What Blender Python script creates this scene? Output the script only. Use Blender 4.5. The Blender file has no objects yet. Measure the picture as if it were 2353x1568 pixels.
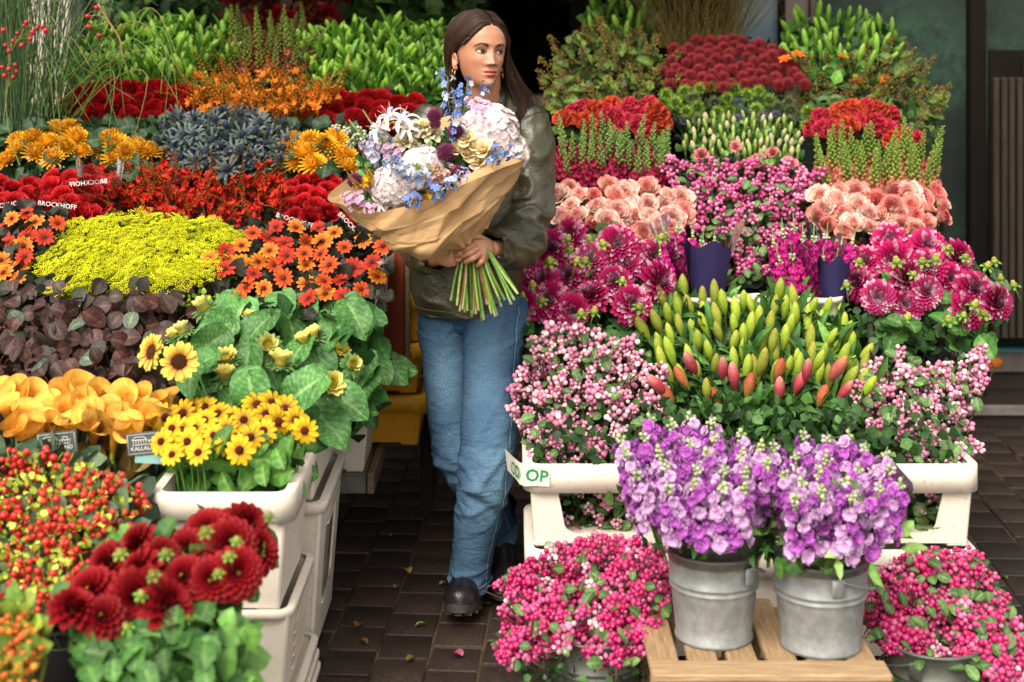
import bpy, math, random
import numpy as np
from mathutils import Vector, Matrix

# ------------------------------------------------------------------ camera, sky, sun, exposure
SC = bpy.context.scene
F, HY, CX, CAMH = 3400.0, 84.0, 1176.5, 1.68          # focal length and horizon in units of a 2353 px wide frame
cam_d = bpy.data.cameras.new('camera')
cam = bpy.data.objects.new('camera', cam_d)
SC.collection.objects.link(cam)
cam.location = (0, 0, CAMH)
cam.rotation_euler = (math.radians(90), 0, 0)
cam_d.sensor_width = 36.0
cam_d.lens = F / 2353.0 * 36.0
cam_d.shift_y = -(784.0 - HY) / 2353.0
cam_d.clip_end = 200.0
cam_d.dof.use_dof = True
cam_d.dof.focus_distance = 4.3
cam_d.dof.aperture_fstop = 2.4
SC.camera = cam

SUN_DIR = Vector((0.30, 0.66, -0.80)).normalized()     # the way the light travels
world = bpy.data.worlds.new('World'); SC.world = world
world.use_nodes = True
wn = world.node_tree.nodes; wl = world.node_tree.links
wn.clear()
sky = wn.new('ShaderNodeTexSky'); sky.sky_type = 'NISHITA'; sky.sun_disc = False
sky.sun_elevation = math.asin(-SUN_DIR.z)
sky.sun_rotation = math.atan2(-SUN_DIR.x, -SUN_DIR.y)
sky.air_density = 1.0; sky.dust_density = 3.0
hsv = wn.new('ShaderNodeHueSaturation'); hsv.inputs['Saturation'].default_value = 0.25   # an overcast sky is grey
bg = wn.new('ShaderNodeBackground'); bg.inputs['Strength'].default_value = 0.15
wo = wn.new('ShaderNodeOutputWorld')
wl.new(sky.outputs[0], hsv.inputs['Color']); tint = wn.new('ShaderNodeMix'); tint.data_type = 'RGBA'; tint.blend_type = 'MULTIPLY'; tint.inputs[0].default_value = 1.0; tint.inputs[7].default_value = (1.0, 0.93, 0.82, 1)   # warm white cloud
wl.new(hsv.outputs[0], tint.inputs[6]); wl.new(tint.outputs[2], bg.inputs[0]); wl.new(bg.outputs[0], wo.inputs[0])

sun_d = bpy.data.lights.new('sun', 'SUN'); sun_d.energy = 1.2; sun_d.angle = math.radians(40)
sun_d.color = (1.0, 0.94, 0.85)
sun = bpy.data.objects.new('sun', sun_d); SC.collection.objects.link(sun)
sun.location = (-2, -4, 6)
sun.rotation_euler = SUN_DIR.to_track_quat('-Z', 'Y').to_euler()

SC.view_settings.view_transform = 'Standard'
SC.view_settings.look = 'None'
SC.view_settings.gamma = 1.0
SC.view_settings.exposure = 1.16
SC.cycles.use_denoising = True
SC.cycles.max_bounces = 6
SC.cycles.diffuse_bounces = 3
SC.cycles.glossy_bounces = 3
SC.cycles.transmission_bounces = 4
SC.cycles.transparent_max_bounces = 12
SC.cycles.caustics_reflective = False
SC.cycles.caustics_refractive = False

COL = SC.collection
PI = math.pi
rnd = random.Random(7)
NR = np.random.RandomState(11)

def PX(x, y, Y):
    "frame position (2353 px wide) and distance in metres to a point of the place"
    return Vector(((x - CX) / F * Y, Y, CAMH - (y - HY) / F * Y))

# ------------------------------------------------------------------ colours and materials
def S(h):
    h = h.lstrip('#')
    out = []
    for i in (0, 2, 4):
        c = int(h[i:i + 2], 16) / 255.0
        out.append(c / 12.92 if c <= 0.04045 else ((c + 0.055) / 1.055) ** 2.4)
    return np.array(out)

def newmat(name):
    m = bpy.data.materials.new(name); m.use_nodes = True
    nt = m.node_tree; b = nt.nodes['Principled BSDF']
    return m, nt, b

def N(nt, kind, **kw):
    n = nt.nodes.new(kind)
    for k, v in kw.items():
        if k in n.inputs: n.inputs[k].default_value = v
        else: setattr(n, k, v)
    return n

def ramp(nt, stops):
    r = nt.nodes.new('ShaderNodeValToRGB')
    e = r.color_ramp.elements
    while len(e) > 1: e.remove(e[-1])
    e[0].position = stops[0][0]; e[0].color = (*stops[0][1], 1)
    for p, c in stops[1:]:
        k = e.new(p); k.color = (*c, 1)
    return r

def attr_mat(name, rough=0.55, transl=0.0, spec=0.4, var=0.12, bump=0.0, bscale=300.0, mottle=0.15, mscale=40.0, sheen=0.0, coat=0.0):
    "colour of the thing itself from its mesh, slight mottling, a little difference from piece to piece"
    m, nt, b = newmat(name)
    at = N(nt, 'ShaderNodeAttribute', attribute_name='Col')
    oi = N(nt, 'ShaderNodeObjectInfo')
    tc = N(nt, 'ShaderNodeTexCoord')
    no = N(nt, 'ShaderNodeTexNoise', Scale=mscale, Detail=3.0)
    nt.links.new(tc.outputs['Object'], no.inputs['Vector'])
    mr = N(nt, 'ShaderNodeMapRange'); mr.inputs['To Min'].default_value = 1 - var; mr.inputs['To Max'].default_value = 1 + var
    nt.links.new(oi.outputs['Random'], mr.inputs['Value'])
    mr2 = N(nt, 'ShaderNodeMapRange'); mr2.inputs['From Min'].default_value = 0.3; mr2.inputs['From Max'].default_value = 0.7
    mr2.inputs['To Min'].default_value = 1 - mottle; mr2.inputs['To Max'].default_value = 1 + mottle
    nt.links.new(no.outputs['Fac'], mr2.inputs['Value'])
    mu = N(nt, 'ShaderNodeMath', operation='MULTIPLY')
    nt.links.new(mr.outputs[0], mu.inputs[0]); nt.links.new(mr2.outputs[0], mu.inputs[1])
    hs = N(nt, 'ShaderNodeHueSaturation')
    nt.links.new(at.outputs['Color'], hs.inputs['Color']); nt.links.new(mu.outputs[0], hs.inputs['Value'])
    nt.links.new(hs.outputs[0], b.inputs['Base Color'])
    b.inputs['Roughness'].default_value = rough
    b.inputs['Specular IOR Level'].default_value = spec
    if sheen: b.inputs['Sheen Weight'].default_value = sheen
    if coat:
        b.inputs['Coat Weight'].default_value = coat; b.inputs['Coat Roughness'].default_value = 0.15
    if bump:
        n2 = N(nt, 'ShaderNodeTexNoise', Scale=bscale, Detail=3.0)
        nt.links.new(tc.outputs['Object'], n2.inputs['Vector'])
        bp = N(nt, 'ShaderNodeBump', Strength=bump, Distance=0.002)
        nt.links.new(n2.outputs['Fac'], bp.inputs['Height']); nt.links.new(bp.outputs[0], b.inputs['Normal'])
    if transl:
        tr = N(nt, 'ShaderNodeBsdfTranslucent'); nt.links.new(hs.outputs[0], tr.inputs['Color'])
        mx = N(nt, 'ShaderNodeMixShader', Fac=transl)
        out = nt.nodes['Material Output']
        nt.links.new(b.outputs[0], mx.inputs[1]); nt.links.new(tr.outputs[0], mx.inputs[2]); nt.links.new(mx.outputs[0], out.inputs['Surface'])
    return m

M_PETAL = attr_mat('petal', 0.6, 0.14, 0.25, 0.16, bump=.35, bscale=220, mottle=0.18, mscale=90)
M_LEAF = attr_mat('leaf', 0.5, 0.12, 0.35, 0.28, bump=0.45, bscale=150, mottle=0.30, mscale=60)
M_BERRY = attr_mat('berry', 0.32, 0.0, 0.5, 0.14, mottle=0.08)
M_STEM = attr_mat('stem', 0.5, 0.0, 0.4, 0.2, mottle=0.25, mscale=90)
M_TINT = attr_mat('painted', 0.5, 0.0, 0.4, 0.04, mottle=0.12, mscale=12)
M_MATTE = attr_mat('matte_seed', 0.85, 0.0, 0.2, 0.15, bump=0.8, bscale=420, mottle=0.25, mscale=200)

def simple(name, col, rough=0.5, metal=0.0, spec=0.5, noise=0.0, nscale=20.0, col2=None, bump=0.0, bscale=200.0, stretch=None):
    m, nt, b = newmat(name)
    b.inputs['Base Color'].default_value = (*col, 1); b.inputs['Roughness'].default_value = rough
    b.inputs['Metallic'].default_value = metal; b.inputs['Specular IOR Level'].default_value = spec
    tc = N(nt, 'ShaderNodeTexCoord')
    src = tc.outputs['Object']
    if stretch:
        mp = N(nt, 'ShaderNodeMapping'); mp.inputs['Scale'].default_value = stretch
        nt.links.new(src, mp.inputs['Vector']); src = mp.outputs[0]
    if col2 is not None:
        no = N(nt, 'ShaderNodeTexNoise', Scale=nscale, Detail=6.0, Roughness=0.62)
        nt.links.new(src, no.inputs['Vector'])
        r = ramp(nt, [(0.5 - noise, tuple(col)), (0.5 + noise, tuple(col2))])
        nt.links.new(no.outputs['Fac'], r.inputs[0]); nt.links.new(r.outputs[0], b.inputs['Base Color'])
    if bump:
        n2 = N(nt, 'ShaderNodeTexNoise', Scale=bscale, Detail=5.0)
        nt.links.new(src, n2.inputs['Vector'])
        bp = N(nt, 'ShaderNodeBump', Strength=bump, Distance=0.003)
        nt.links.new(n2.outputs['Fac'], bp.inputs['Height']); nt.links.new(bp.outputs[0], b.inputs['Normal'])
    return m

def crate_mat(name, c1, c2, dirt):
    m, nt, b = newmat(name)
    tc = N(nt, 'ShaderNodeTexCoord')
    n1 = N(nt, 'ShaderNodeTexNoise', Scale=5.0, Detail=8.0, Roughness=0.7)
    n2 = N(nt, 'ShaderNodeTexNoise', Scale=70.0, Detail=4.0)
    nt.links.new(tc.outputs['Object'], n1.inputs['Vector']); nt.links.new(tc.outputs['Object'], n2.inputs['Vector'])
    r1 = ramp(nt, [(0.35, tuple(c1)), (0.65, tuple(c2))]); nt.links.new(n1.outputs['Fac'], r1.inputs[0])
    r2 = ramp(nt, [(0.62, (0, 0, 0)), (0.72, (1, 1, 1))]); nt.links.new(n2.outputs['Fac'], r2.inputs[0])
    mu = N(nt, 'ShaderNodeMath', operation='MULTIPLY'); mu.inputs[1].default_value = 0.35
    nt.links.new(r2.outputs[0], mu.inputs[0])
    mx = N(nt, 'ShaderNodeMix', data_type='RGBA')
    nt.links.new(mu.outputs[0], mx.inputs[0]); nt.links.new(r1.outputs[0], mx.inputs[6]); mx.inputs[7].default_value = (*dirt, 1)
    nt.links.new(mx.outputs[2], b.inputs['Base Color'])
    b.inputs['Roughness'].default_value = 0.5
    n3 = N(nt, 'ShaderNodeTexNoise', Scale=220.0, Detail=2.0); nt.links.new(tc.outputs['Object'], n3.inputs['Vector'])
    bp = N(nt, 'ShaderNodeBump', Strength=0.2, Distance=0.001); nt.links.new(n3.outputs['Fac'], bp.inputs['Height']); nt.links.new(bp.outputs[0], b.inputs['Normal'])
    return m

M_CRATE = crate_mat('cream_plastic', S('#eee6d8'), S('#e0d5c4'), S('#7e6a55'))
M_YELLOW = crate_mat('yellow_plastic', S('#e3a41f'), S('#cf9118'), S('#6a4a18'))
M_BLACKPL = simple('black_plastic', S('#1a1a1b'), 0.45)
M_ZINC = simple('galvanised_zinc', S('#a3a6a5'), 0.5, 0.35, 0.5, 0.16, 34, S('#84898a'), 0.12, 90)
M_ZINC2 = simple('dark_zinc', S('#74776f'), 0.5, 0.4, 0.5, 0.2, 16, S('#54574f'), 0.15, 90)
M_WOOD = simple('pallet_wood', S('#c0a27e'), 0.8, 0, 0.2, 0.28, 9, S('#7d6142'), 0.35, 30, stretch=(14, 1.2, 14))
M_WOODX = simple('pallet_wood_cross', S('#c6aa86'), 0.8, 0, 0.2, 0.28, 9, S('#84684a'), 0.35, 30, stretch=(1.2, 14, 14))
M_BENCH = simple('dark_bench_wood', S('#2b231d'), 0.8, 0, 0.2, 0.2, 8, S('#1a1512'))
M_PLANK = simple('grey_shelf_wood', S('#8a7760'), 0.75, 0, 0.3, 0.2, 9, S('#5f5040'), 0.3, 40, stretch=(14, 1.2, 14))
M_REDWOOD = simple('red_brown_panel', S('#8c3a1c'), 0.65, 0, 0.3, 0.2, 10, S('#6a2913'), 0.2, 60)
M_STEEL = simple('steel_edge', S('#8f8f8b'), 0.4, 0.8, 0.5, 0.2, 12, S('#65655f'))
M_GOLD = simple('gold', S('#d9a94b'), 0.22, 1.0)
M_SILVER = simple('silver', S('#d8d2c4'), 0.2, 1.0)
M_NAVY = simple('navy_paper', S('#2a2350'), 0.6, 0, 0.3, 0.2, 14, S('#221c44'), 0.1, 20)
M_WHITE = simple('white_print', S('#efe9e4'), 0.6)
M_SLATE = simple('slate_label', S('#4d5654'), 0.5)
M_TEAL = simple('teal_label', S('#8fbdb8'), 0.5)
M_GREENPRINT = simple('green_print', S('#1c8a55'), 0.5)
M_TAPE = simple('packing_tape', S('#e4ddcb'), 0.35)

def film_mat():
    m, nt, b = newmat('clear_film')
    nt.nodes.remove(b)
    out = nt.nodes['Material Output']
    tr = N(nt, 'ShaderNodeBsdfTransparent'); tr.inputs[0].default_value = (0.965, 0.965, 0.97, 1)
    gl = N(nt, 'ShaderNodeBsdfGlossy', Roughness=0.22)
    fr = N(nt, 'ShaderNodeFresnel', IOR=1.25)
    tc = N(nt, 'ShaderNodeTexCoord'); no = N(nt, 'ShaderNodeTexNoise', Scale=22.0, Detail=3.0); nt.links.new(tc.outputs['Object'], no.inputs['Vector'])
    bp = N(nt, 'ShaderNodeBump', Strength=0.5, Distance=0.01); nt.links.new(no.outputs['Fac'], bp.inputs['Height'])
    nt.links.new(bp.outputs[0], fr.inputs['Normal']); nt.links.new(bp.outputs[0], gl.inputs['Normal'])
    mx = N(nt, 'ShaderNodeMixShader'); nt.links.new(fr.outputs[0], mx.inputs[0])
    nt.links.new(tr.outputs[0], mx.inputs[1]); nt.links.new(gl.outputs[0], mx.inputs[2]); nt.links.new(mx.outputs[0], out.inputs['Surface'])
    return m
M_FILM = film_mat()

# ------------------------------------------------------------------ mesh builder
class MB:
    def __init__(self):
        self.v = []; self.c = []; self.f = []; self.mi = []; self.n = 0
    def raw(self, V, faces, col, mat=0):
        V = np.asarray(V, float).reshape(-1, 3); k = len(V)
        col = np.asarray(col, float)
        if col.ndim == 1: col = np.tile(col, (k, 1))
        self.v.append(V); self.c.append(col.reshape(-1, 3))
        o = self.n
        self.f.extend([tuple(i + o for i in f) for f in faces]); self.mi.extend([mat] * len(faces))
        self.n += k
        return self
    def grid(self, P, col, closed=False, mat=0, keep=None):
        P = np.asarray(P, float); nu, nv = P.shape[:2]
        fs = []
        for i in range(nu - 1):
            for j in range(nv if closed else nv - 1):
                if keep is not None and not keep(i, j): continue
                a = i * nv + j; b = i * nv + (j + 1) % nv
                fs.append((a, b, b + nv, a + nv))
        col = np.asarray(col, float)
        if col.ndim == 3: col = col.reshape(-1, 3)
        return self.raw(P.reshape(-1, 3), fs, col, mat)
    def tube(self, pts, rad, col, n=6, mat=0, cap=True):
        pts = np.asarray([tuple(p) for p in pts], float); k = len(pts)
        rad = np.full(k, rad) if np.isscalar(rad) else np.asarray(rad, float)
        T = np.gradient(pts, axis=0); T /= (np.linalg.norm(T, axis=1)[:, None] + 1e-12)
        ref = np.array([0.0, 1.0, 0.0]) if abs(T[:, 1]).mean() < 0.8 else np.array([1.0, 0, 0])
        A = np.cross(T, ref); A /= (np.linalg.norm(A, axis=1)[:, None] + 1e-12)
        B = np.cross(T, A)
        th = np.arange(n) * 2 * PI / n
        P = pts[:, None, :] + rad[:, None, None] * (np.cos(th)[None, :, None] * A[:, None, :] + np.sin(th)[None, :, None] * B[:, None, :])
        col = np.asarray(col, float)
        if col.ndim == 2: col = np.repeat(col[:, None, :], n, axis=1)
        base = self.n
        self.grid(P, col, closed=True, mat=mat)
        if cap:
            self.f.append(tuple(base + j for j in range(n))[::-1]); self.mi.append(mat)
            self.f.append(tuple(base + (k - 1) * n + j for j in range(n))); self.mi.append(mat)
        return self
    def box(self, x0, x1, y0, y1, z0, z1, col=(.5, .5, .5), mat=0, bev=0.0):
        if bev <= 0:
            V = [(x, y, z) for z in (z0, z1) for y in (y0, y1) for x in (x0, x1)]
            return self.raw(V, [(0, 2, 3, 1), (4, 5, 7, 6), (0, 1, 5, 4), (2, 6, 7, 3), (0, 4, 6, 2), (1, 3, 7, 5)], col, mat)
        c = np.array([(x0 + x1) / 2, (y0 + y1) / 2, (z0 + z1) / 2]); h = np.array([(x1 - x0) / 2, (y1 - y0) / 2, (z1 - z0) / 2])
        b = min(bev, h.min() * 0.9)
        rows = []
        for zi, (zz, ins) in enumerate([(-h[2], b), (-h[2] + b, 0), (h[2] - b, 0), (h[2], b)]):
            hx, hy = h[0] - ins, h[1] - ins
            kx, ky = max(hx - (b if ins == 0 else 0), 0), max(hy - (b if ins == 0 else 0), 0)
            if ins: kx, ky = hx - 1e-5 - b * .3, hy - 1e-5 - b * .3
            rows.append([(-kx, -hy, zz), (kx, -hy, zz), (hx, -ky, zz), (hx, ky, zz), (kx, hy, zz), (-kx, hy, zz), (-hx, ky, zz), (-hx, -ky, zz)])
        P = np.array(rows) + c
        o = self.n
        self.grid(P, col, closed=True, mat=mat)
        self.f.append(tuple(o + j for j in range(8))[::-1]); self.mi.append(mat)
        self.f.append(tuple(o + 24 + j for j in range(8))); self.mi.append(mat)
        return self
    def sphere(self, c, r, col, nu=6, nv=8, mat=0):
        c = np.asarray(tuple(c), float); r = np.asarray(r if not np.isscalar(r) else (r, r, r), float)
        V = [(0, 0, -1)]
        for i in range(1, nu):
            a = -PI / 2 + PI * i / nu
            for j in range(nv):
                b = 2 * PI * j / nv
                V.append((math.cos(a) * math.cos(b), math.cos(a) * math.sin(b), math.sin(a)))
        V.append((0, 0, 1))
        fs = [(0, 1 + (j + 1) % nv, 1 + j) for j in range(nv)]
        for i in range(nu - 2):
            for j in range(nv):
                a = 1 + i * nv + j; b = 1 + i * nv + (j + 1) % nv
                fs.append((a, b, b + nv, a + nv))
        t = len(V) - 1; s = 1 + (nu - 2) * nv
        fs += [(s + j, s + (j + 1) % nv, t) for j in range(nv)]
        return self.raw(np.array(V) * r + c, fs, col, mat)
    def add(self, o, M=None, mat=None):
        V = np.concatenate(o.v); C = np.concatenate(o.c)
        if M is not None:
            M = np.array(M); V = V @ M[:3, :3].T + M[:3, 3]
        off = self.n
        self.v.append(V); self.c.append(C)
        self.f.extend([tuple(i + off for i in f) for f in o.f]); self.mi.extend(o.mi if mat is None else [mat] * len(o.f))
        self.n += len(V)
        return self
    def mesh(self, name, mats, smooth=True):
        me = bpy.data.meshes.new(name)
        V = np.concatenate(self.v) if self.v else np.zeros((0, 3)); C = np.concatenate(self.c) if self.c else np.zeros((0, 3))
        me.from_pydata(V.tolist(), [], self.f)
        ca = me.color_attributes.new('Col', 'FLOAT_COLOR', 'POINT')
        ca.data.foreach_set('color', np.hstack([np.clip(C, 0, 1), np.ones((len(C), 1))]).astype(np.float32).ravel())
        if not isinstance(mats, (list, tuple)): mats = [mats]
        for m in mats: me.materials.append(m)
        if any(self.mi): me.polygons.foreach_set('material_index', self.mi)
        if smooth: me.polygons.foreach_set('use_smooth', [True] * len(self.f))
        me.update()
        return me

# ------------------------------------------------------------------ things, parts
def tag(o, label=None, cat=None, group=None, kind=None):
    if label: o['label'] = label
    if cat: o['category'] = cat
    if group: o['group'] = group
    if kind: o['kind'] = kind
    return o

def empty(name, loc, label=None, cat=None, group=None):
    o = bpy.data.objects.new(name, None); COL.objects.link(o); o.location = loc; o.empty_display_size = 0.05
    return tag(o, label, cat, group)

def part(name, mesh, parent, M=None, kind=None, label=None):
    "M places the part in the place; the parent of a part is an Empty that is only moved, never turned"
    o = bpy.data.objects.new(name, mesh); COL.objects.link(o)
    o.parent = parent
    L = Matrix.Translation(-parent.location) if parent.parent is None else Matrix.Identity(4)
    o.matrix_basis = L @ (M if M is not None else Matrix.Identity(4))
    if kind: o['kind'] = kind
    if label: o['label'] = label
    return o

def sub(name, mesh, parent, M=None):
    o = bpy.data.objects.new(name, mesh); COL.objects.link(o)
    o.parent = parent
    if M is not None: o.matrix_basis = M
    return o

def solid(name, mb, mats, label=None, cat=None, group=None, kind=None, smooth=False):
    V = np.concatenate(mb.v); c = V.mean(0); c[2] = V[:, 2].min()
    mb.v = [V - c]
    o = bpy.data.objects.new(name, mb.mesh(name, mats, smooth)); COL.objects.link(o); o.location = c
    return tag(o, label, cat, group, kind)

def frame(p, n, spin=0.0, s=1.0):
    n = Vector(n).normalized()
    r = Vector((1, 0, 0)) if abs(n.x) < 0.9 else Vector((0, 1, 0))
    a = (r - n * r.dot(n)).normalized(); b = n.cross(a)
    R = Matrix((a, b, n)).transposed().to_4x4()
    return Matrix.Translation(Vector(p)) @ R @ Matrix.Rotation(spin, 4, 'Z') @ Matrix.Scale(s, 4)

def mix(a, b, t):
    a = np.asarray(a); b = np.asarray(b); t = np.asarray(t)
    return a + (b - a) * t[..., None] if t.ndim else a + (b - a) * t

def crom(P, N_):
    "Catmull-Rom through the rows of P"
    P = np.asarray(P, float); k = len(P)
    Q = np.vstack([2 * P[0] - P[1], P, 2 * P[-1] - P[-2]])
    out = []
    for u in np.linspace(0, k - 1, N_):
        i = min(int(u), k - 2); t = u - i
        a, b, c, d = Q[i], Q[i + 1], Q[i + 2], Q[i + 3]
        out.append(0.5 * ((2 * b) + (-a + c) * t + (2 * a - 5 * b + 4 * c - d) * t * t + (-a + 3 * b - 3 * c + d) * t ** 3))
    return np.array(out)

def inpoly(x, y, poly):
    ins = False; j = len(poly) - 1
    for i in range(len(poly)):
        xi, yi = poly[i]; xj, yj = poly[j]
        if (yi > y) != (yj > y) and x < (xj - xi) * (y - yi) / (yj - yi) + xi: ins = not ins
        j = i
    return ins

def box_poly(x0, y0, x1, y1):
    "a soft-cornered outline"
    a, b = (x1 - x0) * .12, (y1 - y0) * .22
    return [(x0 + a, y0), (x1 - a, y0), (x1, y0 + b), (x1, y1 - b), (x1 - a, y1), (x0 + a, y1), (x0, y1 - b), (x0, y0 + b)]

def scatter(poly, dx, dy, cap=4000, rr=None, tries=6000):
    rr = rr or rnd
    xs = [p[0] for p in poly]; ys = [p[1] for p in poly]
    out = []; miss = 0
    while miss < tries and len(out) < cap:
        x = rr.uniform(min(xs), max(xs)); y = rr.uniform(min(ys), max(ys))
        if not inpoly(x, y, poly): continue
        if any(((x - a) / dx) ** 2 + ((y - b) / dy) ** 2 < 1 for a, b in out): miss += 1; continue
        out.append((x, y)); miss = max(0, miss - 5)
        if miss > 400: break
    return out
# ------------------------------------------------------------------ petals, leaves and blooms
def petal(mb, M, L, W, a0, a1, cb, ct, ce=None, cup=0.25, nu=6, nv=5, sa=0.7, sb=0.5, base=0.25, ruf=0.0, notch=0.0, mat=0, tpow=1.0, jag=0.0, rr=rnd):
    t = np.linspace(0, 1, nu); s = np.linspace(-1, 1, nv)
    w = (t ** sa) * ((1 - t * 0.995) ** sb); w = w / w.max()
    w = np.maximum(w, base * (1 - t) ** 2) * W
    ph = a0 + (a1 - a0) * t
    dx = np.cos(ph) * L / (nu - 1); dz = np.sin(ph) * L / (nu - 1)
    x = np.concatenate([[0], np.cumsum(dx[:-1])]); z = np.concatenate([[0], np.cumsum(dz[:-1])])
    P = np.zeros((nu, nv, 3))
    nx, nz = -np.sin(ph), np.cos(ph)
    k = cup * (s ** 2)[None, :] * w[:, None]
    k0 = rr.uniform(0, 6)
    if ruf: k = k + ruf * np.sin(s * 5 + k0)[None, :] * (t ** 1.5)[:, None]
    P[:, :, 0] = x[:, None] + nx[:, None] * k
    P[:, :, 1] = w[:, None] * s[None, :]
    P[:, :, 2] = z[:, None] + nz[:, None] * k
    if notch: P[-1, :, 0] -= notch * (1 - np.abs(s)); P[-1, :, 1] += W * 0.45 * s
    if jag: P[:, 0, 1] -= jag * (np.arange(nu) % 2) * W; P[:, -1, 1] += jag * (np.arange(nu) % 2) * W
    C = mix(np.tile(cb, (nu, nv, 1)), np.tile(ct, (nu, nv, 1)), np.tile((t ** tpow)[:, None], (1, nv)))
    if ce is not None: C = mix(C, np.tile(ce, (nu, nv, 1)), np.tile((s ** 2)[None, :], (nu, 1)) * 0.8 * (t ** 0.6)[:, None])
    if M is not None:
        M = np.array(M); P = P @ M[:3, :3].T + M[:3, 3]
    mb.grid(P, C, mat=mat)

def around(phi, r=0.0, z=0.0, tilt=0.0):
    return Matrix.Rotation(phi, 4, 'Z') @ Matrix.Translation((r, 0, z)) @ Matrix.Rotation(-tilt, 4, 'Y')

def jit(c, a=0.08, rr=rnd):
    return np.clip(np.asarray(c) * (1 + rr.uniform(-a, a)), 0, 1)

GR = [S('#3f6b2a'), S('#2f5526'), S('#557f35')]

def rose(cb, ct, ce, R=0.03, n=26, open_=0.55, seed=0, rim=3.0):
    rr = random.Random(seed); mb = MB()
    for i in range(n):
        u = i / (n - 1)
        phi = i * 2.39996 + rr.uniform(-.2, .2)
        r = R * (0.03 + 0.47 * u)
        el = PI / 2 * (1.06 - open_ * u ** 1.6)
        L = R * (1.0 + 0.42 * u)
        petal(mb, around(phi, r, -R * 0.30 * u), L, R * (0.38 + 0.52 * u), el + 0.15, el - 0.55 * u - .15, jit(cb, .1, rr), mix(jit(ce, .12, rr), cb, rr.random() * .35), None, cup=0.55 - .2 * u, nu=7, nv=6, sa=0.45, sb=0.22, base=0.5, rr=rr, ruf=R * .05, tpow=rim * rr.uniform(.7, 1.3))
    mb.sphere((0, 0, R * .05), (R * .36, R * .36, R * .55), cb, 5, 8); mb.sphere((0, 0, -R * .45), (R * .42, R * .42, R * .36), S('#46652f'), 4, 6)
    for k in range(5): petal(mb, around(k * 1.257, R * .3, -R * .45), R * 0.8, R * .16, .4, -.8, S('#46652f'), S('#5c7d3c'), nu=4, nv=3, rr=rr)
    return mb

def dahlia(cb, ct, cc, R=0.05, n=80, seed=0, eye=None, flat=0.55, wide=.2, pale=None):
    rr = random.Random(seed); mb = MB()
    for i in range(n):
        u = (i + .5) / n
        el = PI / 2 * (1 - u) ** 0.75 * 1.0 - 0.35 * u
        phi = i * 2.39996
        L = R * (0.30 + 0.62 * u ** 0.6)
        r = R * 0.26 * u ** .5
        cbb = mix(cc, cb, min(1, u * 2.2)); ctt = mix(cc, ct, min(1, u * 3))
        if pale is not None and rr.random() < .34: ctt = mix(ctt, pale, rr.uniform(.35, .9))
        petal(mb, around(phi, r, R * flat * (1 - u) * 0.5 - R * .12 * u), L, R * (0.07 + wide * .62 * u ** .7), el * .9 + .15, el * .9 - 0.35 * u, jit(cbb, .12, rr), jit(ctt, .12, rr), cup=0.5, nu=6, nv=3, sa=.55, sb=.4, base=.4, rr=rr, tpow=2.8)
    if eye is not None: mb.sphere((0, 0, R * .36), (R * .14, R * .14, R * .10), eye, 4, 6)
    mb.sphere((0, 0, -R * .18), (R * .35, R * .35, R * .18), S('#4a6b2d'), 4, 8)
    return mb

def daisy_petal(L, W, cb, ct, a0=.15, a1=-.25, tpow=1.0, seed=0, cup=.2, notch=.0, ce=None):
    mb = MB(); petal(mb, None, L, W, a0, a1, cb, ct, ce, cup=cup, nu=6, nv=5, sa=.5, sb=.35, base=.4, tpow=tpow, notch=notch, rr=random.Random(seed)); return mb

def disc(R, H, c0, c1, n=60, seed=0, bump=.12):
    mb = MB(); rr = random.Random(seed)
    mb.sphere((0, 0, 0), (R, R, H), c0, 8, 14)
    for i in range(n):
        u = (i + .5) / n; r = R * .98 * math.sqrt(u); ph = i * 2.39996
        z = H * math.sqrt(max(0, 1 - (r / R) ** 2))
        mb.sphere((r * math.cos(ph), r * math.sin(ph), z), (R * bump * .8, R * bump * .8, R * bump * 1.2), jit(mix(c1, c0, rr.random() * .6), .2, rr), 3, 5)
    return mb

def chrysanth(R=.042, n=110, seed=0, cin=None, cout=None):
    rr = random.Random(seed); mb = MB()
    cin = S('#f4c030') if cin is None else cin; cout = S('#a8301a') if cout is None else cout
    for i in range(n):
        u = (i + .5) / n; phi = i * 2.39996
        el = 1.25 - 1.5 * u
        k = rr.random()
        petal(mb, around(phi, R * .18 * u ** .5, 0), R * (.80 + .28 * u), R * .105, el, el + .9 - .5 * u, mix(cin, cout, .45 * k), mix(cin, cout, .7 if (u < .5 and k > .55) else .22 * k), cup=.7, nu=6, nv=3, sa=.3, sb=.3, base=.6, rr=rr)
    mb.sphere((0, 0, 0), R * .3, mix(cin, cout, .4), 4, 6)
    return mb

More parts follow.
